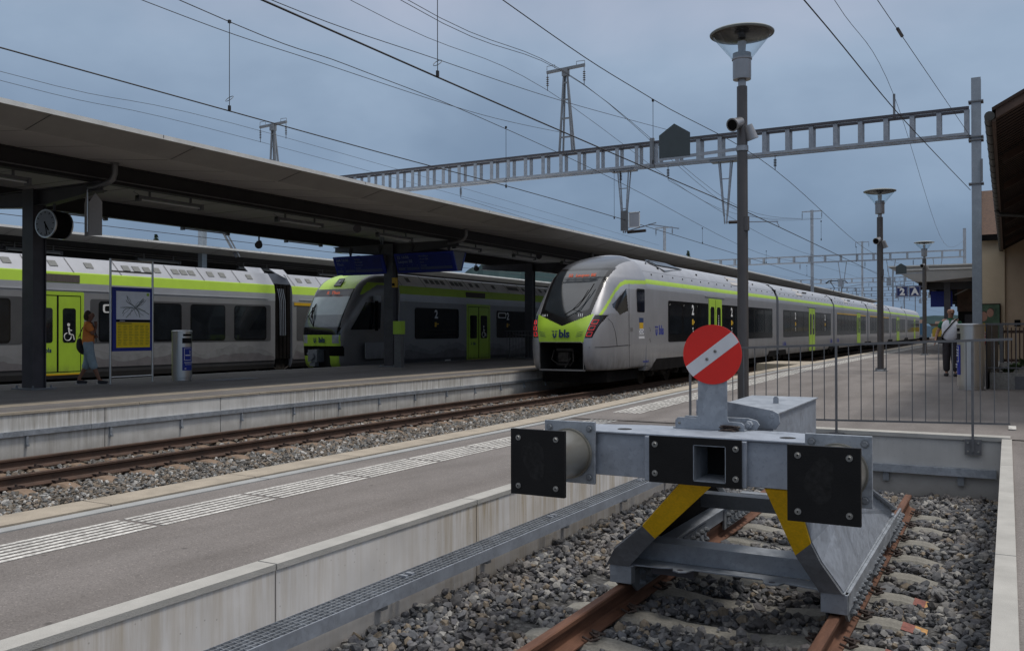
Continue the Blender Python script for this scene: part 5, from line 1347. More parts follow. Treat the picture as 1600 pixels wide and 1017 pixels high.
# ------------------------------------------------------------------ canopy over the platform
def canopy(xn, xc, xf, y0, y1, ztop, label, colY, beams, ncut, fine=True, fw=.75):
    t = thing('platform_canopy', label, 'canopy', (xc, (y0+y1)/2, ZB))
    mb = MB()
    mb.prism([(xn, ztop), (xn+.0, ztop-.05), (xn-.75, ztop-.235), (xn-.80, ztop-.235), (beams[0]+.15, ztop+.02), (beams[1]-.15, ztop+.02), (xf+fw+.05, ztop-.10), (xf+fw, ztop-.10), (xf, ztop-.05), (xf, ztop), (xc, ztop+.35)],
             lambda p, q: (p, y0, q), lambda p, q: (p, y1, q))
    # material by orientation
    for i, f in enumerate(mb.f[:11]):
        mb.mi[i] = {0: 1, 1: 2, 2: 3, 3: 3, 4: 3, 5: 3, 6: 3, 7: 2, 8: 1, 9: 4, 10: 4}[i]
    mb.build('roof_slab', ['soffit', 'edge', 'fascia', 'soffit', 'edge'], t)
    mb = MB(); mb.box(xn-.02, xn+.025, y0, y1, ztop-.065, ztop+.015)
    y = y0
    e = mb.build('edge_profile', 'edge', t)
    mb = MB(); y = y0+1.4
    while y < min(y1, 60): mb.box(xn+.0255, xn+.028, y, y+.012, ztop-.045, ztop+.013); y += 6
    mb.build('edge_joints', 'anthr', e)
    mb = MB(); y = y0+2.2
    while y < min(y1, 60): mb.plate([(xn-.01, y, ztop-.058), (xn-.01, y+.01, ztop-.058), (xn-.74, y+.01, ztop-.238), (xn-.74, y, ztop-.238)], .004); y += 3
    mb.build('fascia_joints', 'anthr', t)
    mb = MB(); y = y0+.7
    while y < min(y1, 60): mb.plate([(xn-.83, y, ztop-.234), (xn-.83, y+.012, ztop-.234), (beams[0]+.2, y+.012, ztop+.012), (beams[0]+.2, y, ztop+.012)], .004); mb.box(beams[1]+.2, beams[0]-.2, y, y+.012, ztop+.012, ztop+.018); y += 1.5
    mb.build('soffit_joints', 'railp', t)
    mb = MB(); mb.tube([(beams[0]-.16, y0+.5, ztop-.30), (beams[0]-.16, min(y1, 60), ztop-.30)], .022, 6); mb.tube([(beams[0]+.14, y0+.5, ztop-.33), (beams[0]+.14, min(y1, 60), ztop-.33)], .015, 6); mb.build('conduit', 'railp', t)
    for xb in beams:
        mb = MB(); mb.box(xb-.11, xb+.11, y0+.2, y1-.2, ztop-.41, ztop-.385); mb.box(xb-.02, xb+.02, y0+.2, y1-.2, ztop-.385, ztop-.005); mb.box(xb-.11, xb+.11, y0+.2, y1-.2, ztop-.005, ztop+.02); mb.build('long_beam', 'anthr2', t)
    xc0 = xc
    for yc in colY:
        xc = xc0
        if isinstance(yc, tuple): xc, yc = yc
        mb = MB()
        for s in (-1, 1): mb.box(xc-.2, xc+.2, yc+s*.15-.012, yc+s*.15+.012, ZB+.03, ztop-.42)
        mb.box(xc-.19, xc-.17, yc-.138, yc+.138, ZB+.03, ztop-.42); mb.box(xc+.13, xc+.15, yc-.138, yc+.138, ZB+.03, ztop-.42)
        cl = mb.build('column', 'anthr', t)
        mb = MB(); mb.box(xc-.38, xc+.38, yc-.30, yc+.30, ZB, ZB+.03)
        for a in (-.3, .3):
            for b in (-.22, .22): mb.cyl((xc+a, yc+b, ZB+.03), (xc+a, yc+b, ZB+.09), .025, n=6)
        mb.build('base_plate', 'galv_d', cl)
        mb = MB(); mb.prism([(beams[1]-.3, ztop-.45), (beams[1]-.3, ztop-.60), (xc-.6, ztop-.78), (xc+.6, ztop-.78), (beams[0]+.3, ztop-.60), (beams[0]+.3, ztop-.45)], lambda p, q: (p, yc-.012, q), lambda p, q: (p, yc+.012, q))
        mb.box(beams[1]-.3, beams[0]+.3, yc-.11, yc+.11, ztop-.45, ztop-.425); 
        for s in (-1, 1): mb.box((beams[0] if s > 0 else beams[1])-.14, (beams[0] if s > 0 else beams[1])+.14, yc-.14, yc+.14, ztop-.64, ztop-.62)
        mb.plate([(xc-.6, yc-.11, ztop-.79), (xc+.6, yc-.11, ztop-.79), (xc+.6, yc+.11, ztop-.79), (xc-.6, yc+.11, ztop-.79)], .02)
        for s in (-1, 1):
            xe = beams[0]+.3 if s > 0 else beams[1]-.3
            mb.plate([(xc+s*.6, yc-.11, ztop-.79), (xc+s*.6, yc+.11, ztop-.79), (xe, yc+.11, ztop-.61), (xe, yc-.11, ztop-.61)], .02)
        mb.build('cross_girder', 'anthr', t)
        if fine:
            mb = MB(); mb.tube([(beams[0]+.55, yc+.10, ztop-.06), (beams[0]+.55, yc+.10, ztop-.26), (beams[0]+.50, yc+.09, ztop-.38), (beams[0]+.36, yc+.05, ztop-.46), (beams[0]+.1, yc+.0, ztop-.52), (beams[0]-.1, yc-.05, ztop-.55)], .065, 12)
            mb.lathe([(.1, -.06), (.1, -.04)], (beams[0]+.55, yc+.10, ztop), 14); mb.build('drain_pipe', 'pipe', t, smooth=True)
    return t
cB = canopy(-13.8, -19.8, -22.95, -8, 118, 5.0, 'long grey platform canopy on dark steel columns above the middle of the station', [-1.3, (-19.4, 12.5), (-19.95, 26.7), (-19.95, 37.7)], (-17.3, -22.3), 0, fw=.3)
cC = canopy(-29.2, -33.6, -38.5, -8, 118, 4.92, 'farther platform canopy seen behind the grey trains', [5, 19, 33, 47], (-31.6, -35.6), 0, fine=False)
# fluorescent fittings
def fitting(x, y0, y1, z, label, drop=.14):
    t = thing('ceiling_light', label, 'light fitting', (x, (y0+y1)/2, z), 'fluorescent lights hung under the canopy')
    mb = MB(); mb.box(x-.05, x+.05, y0, y1, z+.03, z+.09); mb.box(x-.07, x+.07, y0, y0+.07, z-.05, z+.09); mb.box(x-.07, x+.07, y1-.07, y1, z-.05, z+.09); mb.build('housing', 'railp', t)
    mb = MB(); mb.cyl((x, y0+.07, z), (x, y1-.07, z), .02, n=8); mb.build('tube', 'tubelight', t)
    mb = MB()
    for yy in (y0+.35, y1-.35): mb.box(x-.02, x+.02, yy-.02, yy+.02, z+.09, z+.09+drop)
    mb.tube([(x, y0+.05, z+.1), (x-.02, y0-.08, z+.16), (x, y0-.02, z+.24), (x, y0+.3, z+.22)], .01, 5); mb.build('hanger', 'railp', t)
    return t
for k in range(7):
    if k == 1 and False: continue
    y0 = 9.35+4.5*k
    fitting(-17.62, y0, y0+1.9, 4.42, 'fluorescent tube fitting under the track side beam of the canopy', .2)
for k in range(7):
    y0 = 5.6+4.55*k
    fitting(-22.42, y0, y0+1.9, 4.56, 'fluorescent tube fitting under the rear beam of the canopy', .05)
for k in range(6):
    y0 = 8+5.5*k
    fitting(-31.2, y0, y0+2.2, 4.3, 'fluorescent tube fitting under the farther canopy', .2)
def spot(x, y, z, label):
    t = thing('loudspeaker', label, 'loudspeaker', (x, y, z), 'loudspeakers hung under the canopy')
    mb = MB(); mb.cyl((x+.1, y-.12, z-.06), (x-.08, y+.1, z+.05), .13, .09, n=16); mb.build('horn', 'anthr', t, smooth=True)
    mb = MB(); mb.box(x-.02, x+.02, y-.02, y+.02, z+.1, z+.28); mb.box(x-.1, x+.1, y-.015, y+.015, z+.08, z+.1); mb.build('hanger', 'anthr', t)
spot(-22.3, 22.4, 4.34, 'black loudspeaker under the rear beam between two light fittings')
spot(-22.3, 36.6, 4.4, 'black loudspeaker under the rear beam beyond the departure boards')
spot(-17.9, 22.2, 4.62, 'black loudspeaker under the near beam left of the departure boards')
spot(-17.9, 34.6, 4.66, 'black loudspeaker under the near beam right of the departure boards')

# ------------------------------------------------------------------ departure boards
def board(x0, x1, label, l1, l2):
    y, zt, zb_ = 26.7, 4.16, 3.50
    t = thing('departure_board', label, 'departure board', ((x0+x1)/2, y, zb_))
    yt, yb = .42, .14
    mb = MB()
    for s in (-1, 1): mb.plate([(x0, y+s*yb, zb_), (x1, y+s*yb, zb_), (x1, y+s*yt, zt), (x0, y+s*yt, zt)], .06)
    fr_ = mb.build('housing', 'blue', t)
    mb = MB(); mb.plate([(x1-.02, y-yb, zb_), (x1-.02, y+yb, zb_), (x1-.02, y+yt, zt), (x1-.02, y-yt, zt)], .01); mb.plate([(x0+.02, y-yb, zb_), (x0+.02, y+yb, zb_), (x0+.02, y+yt, zt), (x0+.02, y-yt, zt)], .01); mb.box(x0+.02, x1-.02, y-yt+.05, y+yt-.05, zt-.03, zt-.01); mb.build('end_cheek', 'railp', t)
    ud = Vector((0, -(yt-yb), zt-zb_)).normalized(); nd = Vector((1, 0, 0)).cross(ud)
    o = Vector(((x0+x1)/2, y-(yt+yb)/2, (zt+zb_)/2))+nd*.034
    w = x1-x0; h = (zt-zb_)
    def rect(a0, a1, b0, b1, lift, mi, mb): mb.quad(o+Vector((a0, 0, 0))+ud*b0+nd*lift, o+Vector((a1, 0, 0))+ud*b0+nd*lift, o+Vector((a1, 0, 0))+ud*b1+nd*lift, o+Vector((a0, 0, 0))+ud*b1+nd*lift, mi)
    mb = MB(); rect(-w/2+.05, -.10*w-.01, -h/2+.02, h/2-.03, .001, 0, mb); rect(-.10*w+.01, w/2-.12, -h/2+.02, h/2-.03, .001, 0, mb)
    rect(-w/2+.07, -.10*w-.02, -h/2+.06, -h/2+.17, .003, 1, mb); rect(-.10*w+.02, w/2-.14, -h/2+.06, -h/2+.17, .003, 1, mb)
    sc = mb.build('screen', ['blue_d', 'blue_bar'], t)
    mb = MB()
    txt_into(mb, l1[0], .15, o+Vector((-w/2+.12, 0, 0))+ud*.22+nd*.004, (1, 0, 0), ud, 0, bold=.003, align='LEFT', depth=.001)
    txt_into(mb, l1[1], .15, o+Vector((-w/2+.12, 0, 0))+ud*.06+nd*.004, (1, 0, 0), ud, 0, bold=.003, align='LEFT', depth=.001)
    for q, s_ in enumerate(l2): txt_into(mb, s_, .085, o+Vector((-.10*w+.06, 0, 0))+ud*(.24-.115*q)+nd*.004, (1, 0, 0), ud, 0, bold=.001, align='LEFT', depth=.001)
    for q in range(4): txt_into(mb, 'ABCD'[q], .07, o+Vector((-w/2+.25+.22*q, 0, 0))+ud*(-.10)+nd*.004, (1, 0, 0), ud, 0, align='LEFT', depth=.001)
    rect(-w/2+.36, -w/2+.46, -h/2+.08, -h/2+.15, .005, 1, mb)
    mb.build('screen_text', ['screen_txt', 'blue_d'], sc)
    for xx in (x0+.5, x1-.45):
        mb = MB(); mb.cyl((xx, y, zt-.02), (xx, y, 4.6), .045, n=10); mb.lathe([(.05, .0), (.11, .16), (.11, .2)], (xx, y, 4.28), 12); mb.build('hanger', 'anthr', t)
    return t
board(-22.35, -20.02, 'blue departure board hanging on the left side of the dark column showing Thun', ('S44 16:00', 'Thun'), ('Rubigen', 'Munsingen', 'Wichtrach', 'Kiesen'))
board(-19.50, -16.95, 'blue departure board hanging on the right side of the dark column showing Laupen BE', ('S2 16:06', 'Laupen BE'), ('Konolfingen', 'Worb SBB', 'Bern', 'Flamatt'))

# ------------------------------------------------------------------ platform things on the canopy platform
ck = thing('clock', 'round station clock with a white dial and black drum on the first column', 'clock', (-18.6, 12.42, 3.4))
cc = Vector((-19.05, 12.10, 3.80)); ax = Vector((.12, -.99, 0)).normalized()
cc = Vector((-18.55, 12.42, 3.73))
mb = MB(); mb.cyl(cc-ax*.22, cc+ax*.22, .30, n=48); mb.build('drum', 'blackm', ck, smooth=True)
for s in (-1, 1): mb = MB(); mb.cyl(cc+ax*s*.20, cc+ax*s*.235, .315, n=48); mb.build('rim', 'inox', ck, smooth=True)
for s in (-1, 1):
    mb = MB(); mb.cyl(cc+ax*s*.236, cc+ax*s*.239, .285, n=48); dl = mb.build('dial', 'dial', ck)
    rr = Vector((0, 0, 1)).cross(ax*s).normalized(); f0 = cc+ax*s*.241
    mb = MB()
    for q in range(12):
        a = R(30*q); dd = rr*math.sin(a)+Vector((0, 0, 1))*math.cos(a); mb.bar(f0+dd*.225, f0+dd*.27, .016, .004, up=ax*s)
    for ang, l, w in ((146, .18, .03), (168, .26, .022)):
        dd = rr*math.sin(R(ang))+Vector((0, 0, 1))*math.cos(R(ang)); mb.bar(f0-dd*.05, f0+dd*l, w, .006, up=ax*s)
    mb.build('hands', 'blackm', dl)
mb = MB(); mb.bar((-19.25, 12.5, 3.73), (-18.8, 12.45, 3.73), .06, .06); mb.cyl((-18.55, 12.42, 4.0), (-18.55, 12.42, 4.2), .03); mb.build('bracket', 'anthr', ck)

sp = thing('hanging_plate', 'grey house shaped plate seen edge on, hanging by a rod below the canopy bracket', 'sign', (-17.3, 12.5, 3.4))
mb = MB(); mb.prism([(0, 0), (.29, 0), (.29, .72), (.145, .92), (0, .72)], lambda p, q: (-17.62+p, 12.50-p*.35, 3.42+q), lambda p, q: (-17.62+p, 12.51-p*.35, 3.42+q)); mb.prism([(0, 0), (.29, 0), (.29, .72), (.145, .92), (0, .72)], lambda p, q: (-17.33+p, 12.40+p*.35, 3.42+q), lambda p, q: (-17.33+p, 12.41+p*.35, 3.42+q)); mb.build('plate', 'soffit', sp)
mb = MB(); mb.cyl((-17.34, 12.37, 3.5), (-17.34, 12.37, 4.4), .018, n=8); mb.build('rod', 'inox', sp)

ib = thing('information_board', 'steel framed board with a white rail map above a yellow timetable', 'information board', (-19.45, 15.15, ZB))
xi, ya, yb = -19.5, 14.55, 15.80
for y in (ya, yb):
    mb = MB(); mb.cyl((xi, y, ZB), (xi, y, 3.17), .028, n=12); mb.build('post', 'inox', ib, smooth=True)
mb = MB()
for z in (3.15, 2.86, .22): mb.cyl((xi, ya, z), (xi, yb, z), .022, n=10)
mb.build('crossbar', 'inox', ib, smooth=True)
mb = MB(); mb.box(xi-.05, xi+.02, ya+.05, yb-.04, .86, 2.47); pn = mb.build('panel', 'blue', ib)
mb = MB(); mb.box(xi+.02, xi+.026, ya+.15, yb-.10, 1.66, 2.37); mp_ = mb.build('rail_map', 'paper', pn)
mb = MB(); rnd = random.Random(12)
cy, cz = 15.2, 1.98
for k in range(22):
    a = rnd.uniform(0, 6.28); y, z = cy+rnd.uniform(-.1, .1), cz+rnd.uniform(-.05, .05); pts = [(xi+.028, y, z)]
    for q in range(4):
        a += rnd.uniform(-.5, .5); y += .11*math.cos(a); z += .075*math.sin(a)
        if not (ya+.18 < y < yb-.13 and 1.7 < z < 2.33): break
        pts.append((xi+.028, y, z))
    if len(pts) > 1: mb.tube(pts, .005 if k > 6 else .009, 4)
mb.build('map_lines', 'mapline', mp_)
mb = MB(); mb.box(xi+.02, xi+.026, ya+.15, yb-.10, 1.60, 1.65); mb.build('header_bar', 'blackm', pn)
mb = MB(); mb.box(xi+.02, xi+.026, ya+.15, yb-.10, .95, 1.59); tt_ = mb.build('timetable', 'tableyel', pn)
mb = MB()
for c_ in range(6):
    for r_ in range(13):
        y = ya+.19+c_*.165; z = 1.5-r_*.04; mb.box(xi+.026, xi+.0275, y, y+rnd.uniform(.07, .13), z, z+.012)
mb.box(xi+.026, xi+.0275, ya+.19, ya+.6, 1.545, 1.57); mb.build('timetable_print', 'tabletxt', tt_)
mb = MB(); mb.box(xi+.026, xi+.03, yb-.2, yb-.13, 2.27, 2.34); mb.build('map_logo', 'lime', mp_)
text_mesh('header_text', 'Abfahrt', .05, (xi+.028, ya+.32, 1.625), (0, 1, 0), (0, 0, 1), 'wtext', pn)

def bin_(x, y, zb, H, r, label, sign_dir):
    t = thing('waste_bin', label, 'waste bin', (x, y, zb))
    mb = MB(); mb.lathe([(r*.92, 0), (r*.92, .07), (r, .075), (r, H-.04), (r*1.04, H-.035), (r*1.04, H), (r*.9, H+.015), (0, H+.02)], (x, y, zb), 48); mb.build('drum', 'inox', t, smooth=True)
    sd = Vector(sign_dir).normalized(); a0 = math.atan2(sd.y, sd.x)
    def arc(name, m, half, z0, z1, off, par):
        mb = MB(); n = 12; vs = []
        for k in range(n+1):
            a = a0-half+2*half*k/n; vs += [(x+(r+off)*math.cos(a), y+(r+off)*math.sin(a), zb+z0), (x+(r+off)*math.cos(a), y+(r+off)*math.sin(a), zb+z1)]
        mb.add(vs, [(2*k, 2*k+2, 2*k+3, 2*k+1) for k in range(n)]); return mb.build(name, m, par)
    arc('throw_opening', 'dark_open', .62, H-.33, H-.19, .003, t); arc('ash_slot', 'blackm', .55, H-.14, H-.08, .003, t)
    p = arc('sign_panel', 'blue', .62, H-1.05, H-.43, .004, t)
    def on(u, z, o=.008): a = a0+u/r; return Vector((x+(r+o)*math.cos(a), y+(r+o)*math.sin(a), zb+z))
    mb = MB()
    for (u0, u1, z0, z1) in ((-.11, .11, H-.78, H-.77), (-.11, .11, H-.47, H-.46), (-.11, -.10, H-.78, H-.46), (.10, .11, H-.78, H-.46), (-.08, .08, H-.66, H-.635)):
        n = 6
        for k in range(n): mb.quad(on(u0+(u1-u0)*k/n, z0), on(u0+(u1-u0)*(k+1)/n, z0), on(u0+(u1-u0)*(k+1)/n, z1), on(u0+(u1-u0)*k/n, z1))
    mb.tube([on(.07, H-.61), on(.04, H-.58), (on(.07, H-.55)), on(.03, H-.52)], .008, 5)
    tg = Vector((-math.sin(a0), math.cos(a0), 0))
    txt_into(mb, 'Raucherbereich', .038, on(0, H-.84, .012), tg, (0, 0, 1), 0, bold=.001); txt_into(mb, 'Zone fumeurs', .034, on(0, H-.89, .012), tg, (0, 0, 1), 0)
    txt_into(mb, 'SBB', .034, on(-.08, H-1.0, .012), tg, (0, 0, 1), 0, bold=.001)
    mb.build('smoking_symbol', 'wtext', p)
    return t
bin_(-19.35, 16.62, ZB, 1.32, .255, 'stainless steel bin with a blue smoking sign left of the column', (1, -.06, 0))
bin_(-.68, 21.0, gz(21), 1.36, .26, 'tall stainless steel bin beside the man on the right platform', (-1, -.15, 0))
# zone marking on the asphalt by the bin
mb = MB()
for k in range(5): mb.box(-18.9+.02*k, -18.2, 17.0+.28*k, 17.18+.28*k, ZB+.003, ZB+.006)
structure(mb.build('floor_marking', 'blue_bar'))
vp = thing('ticket_validator', 'slim grey pillar with a lime green head right of the second column', 'ticket validator', (-19.2, 26.25, ZB))
mb = MB(); mb.box(-19.42, -19.12, 26.18, 26.38, ZB, 1.25); mb.build('pillar', 'railp', vp)
mb = MB(); mb.box(-19.45, -19.10, 26.15, 26.40, 1.25, 1.72); mb.build('head', 'lime', vp)
br_ = thing('stair_railing', 'dark metal stair railing at the end of the canopy platform beside the silver train', 'railing', (-19.5, 37, ZB))
mb = MB()
for k in range(14): mb.cyl((-20.6+.16*k, 36.6, ZB), (-20.6+.16*k, 36.6, 1.35), .012, n=6)
mb.bar((-20.7, 36.6, 1.36), (-18.4, 36.6, 1.36), .04, .04); mb.bar((-20.7, 36.6, .12), (-18.4, 36.6, .12), .03, .03)
mb.tube([(-20.4, 36.5, .1), (-20.4, 36.5, 1.1), (-20.2, 36.5, 1.2), (-18.6, 36.5, 1.1)], .025, 6); mb.build('frame', 'railp', br_)
yb_ = thing('departure_button_box', 'small yellow box on the side of the second column', 'control box', (-19.5, 26.3, 3.0))
mb = MB(); mb.box(-19.58, -19.44, 26.26, 26.42, 2.95, 3.3); mb.build('case', 'amber', yb_); mb = MB(); mb.box(-19.56, -19.46, 26.24, 26.26, 3.0, 3.1); mb.build('button', 'blackm', yb_)

# ------------------------------------------------------------------ catenary gantries
def ladder(mb, x0, x1, y, zb_, zt, step=.66, w=.42, th=.09, mi=0, fine=True):
    for dy in (-w/2, w/2):
        mb.box(x0, x1, y+dy-th/2, y+dy+th/2, zt-.07, zt, mi+(1 if fine else 0)); mb.box(x0, x1, y+dy-th/2, y+dy+th/2, zb_, zb_+.07, mi)
    x = x0+.35; k = 0
    while x < x1:
        for dy in (-w/2, w/2): mb.box(x-.06, x+.06, y+dy-.012, y+dy+.012, zb_+.07, zt-.07, mi)
        if fine:
            mb.bar((x-.06, y-w/2, zb_+.015), (x+step*.5, y+w/2, zb_+.015), .04, .02, mi); mb.bar((x, y-w/2, zt-.01), (x, y+w/2, zt-.01), .05, .02, mi)
        x += step; k += 1
def insulator(name, x, y, z0, L, parent):
    mb = MB(); n = 5
    mb.cyl((x, y, z0), (x, y, z0-L), .012, n=6)
    for q in range(n): mb.cyl((x, y, z0-L*.25-q*L*.11), (x, y, z0-L*.25-q*L*.11-.02), .045, n=10)
    return mb.build(name, 'insul', parent)
YG = 27.0
g1 = thing('catenary_gantry', 'large galvanised catenary gantry spanning the tracks above the canopy', 'gantry', (-.72, YG, 0), 'catenary gantries')
mb = MB()
for s in (-1, 1): mb.box(-.83, -.60, YG+s*.13-.01, YG+s*.13+.01, gz(27), 8.1)
mb.box(-.73, -.71, YG-.13, YG+.13, gz(27), 8.1); mb.build('mast', 'steel_post', g1)
mb = MB(); mb.box(-30.3, -30.05, YG-.13, YG+.13, -1, 7.6); mb.build('mast', 'steel_post', g1)
mb = MB(); mb.bar((-30.0, YG+.3, 6.6), (-29.4, YG+1.2, 4.6), .09, .09); mb.bar((-29.8, YG+.3, 6.6), (-29.2, YG+1.2, 4.6), .06, .06); mb.build('stay', 'galv_d', g1)
mb = MB(); ladder(mb, -30.1, -.88, YG, 6.56, 7.33, step=.67, w=.42); mb.build('beam', ['galv', 'anthr'], g1)
mb = MB()
for z in (7.45, 6.50, 6.42, 5.25): mb.box(-.90, -.54, YG-.18, YG+.18, z, z+.035)
mb.box(-.62, -.56, YG-.2, YG-.15, 5.3, 5.9); mb.build('mast_clamp', 'galv_d', g1)
def arm(xc, depth, w, parent, reg=None):
    mb = MB(); z0, z1 = 6.56, 6.56-depth
    for s in (-1, 1):
        for q in (-.1, .1): mb.bar((xc+s*w, YG+q, z0), (xc+s*.05, YG+q*.3, z1+.25), .035, .035)
        mb.bar((xc+s*.05, YG, z1+.3), (xc+s*.03, YG, z1-.0), .035, .035)
    for f in (.3, .62): mb.bar((xc-w*(1-f), YG-.05, z0-depth*f), (xc+w*(1-f), YG-.05, z0-depth*f), .02, .03)
    mb.box(xc-w-.25, xc+w+.2, YG-.2, YG+.2, 6.50, 6.56); return mb.build('drop_bracket', 'galv', parent)
arm(-10.83, 2.05, .19, g1); arm(-7.52, 1.95, .19, g1); arm(-20.6, 2.05, .19, g1)
mb = MB(); mb.bar((-7.52, YG, 4.66), (-5.95, YG, 4.58), .03, .03); mb.cyl((-7.42, YG, 4.65), (-7.05, YG, 4.64), .05, n=10, mi=1); mb.bar((-6.0, YG, 4.60), (-5.9, YG, 4.40), .02, .02); mb.build('registration_arm', ['galv_l', 'insul'], g1)
mb = MB(); mb.bar((-10.8, YG, 4.55), (-9.75, YG, 4.78), .03, .03); mb.bar((-10.0, YG, 4.74), (-9.0, YG, 4.55), .03, .03); mb.cyl((-10.72, YG, 4.53), (-10.1, YG, 4.55), .05, n=10, mi=1); mb.build('registration_arm', ['galv_l', 'insul'], g1)
mb = MB(); mb.box(-10.86, -10.62, YG-.25, YG-.2, 4.56, 5.2, 0); mb.box(-10.56, -10.22, YG-.25, YG-.24, 4.65, 5.12, 1)
for (a, b, c_, d_) in ((-10.58, -10.20, 5.11, 5.135), (-10.58, -10.20, 4.63, 4.655), (-10.225, -10.20, 4.63, 5.135), (-10.58, -10.555, 4.63, 5.135)): mb.box(a, b, YG-.27, YG-.25, c_, d_, 2)
mb.build('signal_box', ['railp', 'roof', 'wtext'], g1)
for x in (-9.35, -6.03, -17.08, -10.95): insulator('insulator', x, YG, 6.54, .42, g1)
# gantry-top masts
def topmast(xc, y, z0, z1, wbase, arm_, label=None, parent=None):
    mb = MB()
    for s in (-1, 1):
        mb.bar((xc+s*wbase, y, z0), (xc+s*.06, y, z1-.2), .06, .06)
        mb.bar((xc+s*wbase*.9, y+.25, z0), (xc+s*.04, y+.05, z1-.2), .05, .05)
    for f in (.18, .4, .62, .82): mb.bar((xc-wbase*(1-f)-.03, y, z0+(z1-z0)*f), (xc+wbase*(1-f)+.03, y, z0+(z1-z0)*f), .05, .05)
    mb.box(xc-.1, xc+.1, y-.1, y+.1, z1-.3, z1-.05); mb.bar((xc-arm_, y, z1-.08), (xc+arm_, y, z1-.02), .09, .09)
    for s in (-1, 1): mb.tube([(xc+s*arm_, y, z1), (xc+s*arm_, y, z1+.13), (xc+s*(arm_-.3), y, z1+.14), (xc+s*(arm_-.3), y, z1+.02)], .012, 5)
    o = mb.build('feeder_mast', 'galv_d', parent)
    for s in (-1, 1): insulator('insulator', xc+s*(arm_-.02), y, z1-.08, .62, parent)
topmast(-12.92, YG, 7.33, 10.18, .24, .70, parent=g1); topmast(-26.1, YG, 7.33, 9.82, .2, .72, parent=g1)
mb = MB(); mb.box(-2.78, -2.72, YG-.03, YG+.03, 7.3, 7.95); mb.box(-9.85, -9.72, YG-.3, YG-.2, 6.5, 7.42); mb.build('wire_stub', 'galv_d', g1)
def gantry(y, xs, zb_, zt, x0, label, posts):
    g = thing('catenary_gantry', label, 'gantry', (xs, y, 0), 'catenary gantries')
    for x, top in posts:
        mb = MB(); mb.box(x-.10, x+.10, y-.10, y+.10, -.9, top); mb.build('mast', 'galv', g)
        if top > zt+1.5:
            mb = MB(); mb.bar((x-.75, y, top-.1), (x+.75, y, top-.1), .08, .08); mb.build('crossarm', 'galv', g)
            for s in (-1, 1): insulator('insulator', x+s*.72, y, top-.1, .6, g)
    mb = MB(); ladder(mb, x0, xs, y, zb_, zt, step=1.15, w=.4, fine=False); mb.build('beam', 'galv', g)
    for x in (-20.5, -10.9, -7.5, -4.4):
        if x0 < x < xs:
            mb = MB()
            for s in (-1, 1): mb.bar((x+s*.3, y, zb_), (x+s*.05, y, zb_-1.9), .05, .05)
            mb.bar((x, y, zb_-1.95), (x+1.4, y, zb_-1.75), .04, .04); mb.box(x-.3, x+.0, y-.1, y+.1, zb_-1.9, zb_-1.3); mb.build('drop_bracket', 'galv', g)
    for x in (-9.3, -6.0, -14): 
        if x0 < x < xs: insulator('insulator', x, y, zb_, .5, g)
gantry(71, -2.7, 6.55, 7.1, -24, 'second catenary gantry, first one behind the big near one', [(-2.66, 8.6), (-13.1, 10.6)])
gantry(110, -3.0, 6.9, 7.45, -30, 'third catenary gantry in the row down the line', [(-14.7, 11.7), (-3.2, 7.6)])
gantry(141, -3.4, 7.2, 7.8, -34, 'fourth catenary gantry down the line with a pale slim mast', [(-14.65, 10.6), (-3.6, 8)])
gantry(175, -3.4, 7.6, 8.2, -36, 'fifth catenary gantry farther down the line', [(-16.3, 11.2), (-3.6, 8.4), (-27, 11)])
gantry(215, -3.4, 8.0, 8.6, -40, 'last visible catenary gantry far down the line', [(-17.8, 11), (-3.6, 8.8), (-30, 11)])
mm = thing('catenary_mast', 'slim grey feeder mast with a crossarm rising behind the canopy', 'mast', (-19.3, 55, -.9))
mb = MB(); mb.cyl((-19.3, 55, -.9), (-19.3, 55, 8.1), .12, .09, n=10); mb.build('pole', 'galv', mm)
mb = MB(); mb.bar((-19.9, 55, 8.0), (-18.75, 55, 8.0), .07, .07); mb.build('crossarm', 'galv', mm); insulator('insulator', -19.88, 55, 8, .5, mm); insulator('insulator', -18.78, 55, 8, .5, mm)
# wires
def wire(name, pts, r, label, droppers=None):
    t = MB(); P = [Vector(p) for p in pts]
    if len(P) > 2: P = [Vector(p) for p in smooth_profile([tuple(p) for p in P], 8)]
    t.tube(P, r, 5)
    o = t.build(name, 'wire', None); tag(o, label, 'overhead wire')
    return o
WA = wire('contact_wire', [(-11.15, -5, 4.9), (-10.95, 12.5, 4.9), (-10.72, 26.9, 4.9), (-11.6, 71, 4.9), (-12.25, 110, 5), (-12.25, 215, 5.2)], .011, 'contact wire of the main line running from upper left to the signal box')
WA2 = wire('messenger_wire', [(-10.9, -5, 7.0), (-10.95, 9.4, 6.36), (-10.95, 13.3, 6.40), (-10.95, 18.1, 6.42), (-10.9, 26.9, 6.12), (-11.6, 48, 5.5), (-11.9, 71, 6.1), (-12.25, 110, 6.4)], .008, 'messenger wire held up above the main line contact wire')
WB = wire('contact_wire', [(-7.02, -5, 4.9), (-6.98, 10.4, 4.9), (-6.88, 20, 4.9), (-5.93, 26.9, 4.42), (-7.2, 71, 4.9), (-7.2, 110, 5), (-7, 215, 5.2)], .013, 'thick contact wire crossing the middle of the sky above the empty track bed')
WB2 = wire('messenger_wire', [(-6.7, -4, 7.0), (-6.8, 12.1, 6.45), (-6.6, 18.1, 6.28), (-6.03, 26.95, 6.12), (-6.3, 48, 5.5), (-6.6, 71, 6.05), (-6.8, 110, 6.4)], .009, 'messenger wire meeting the insulator right of the lamp post')
WS = wire('contact_wire', [(-2.6, 0, 4.9), (-1.9, 10, 4.9), (-1.53, 16.3, 4.9), (-.86, 26.9, 5.1)], .008, 'anchored wire running down to the clamp on the big right mast')
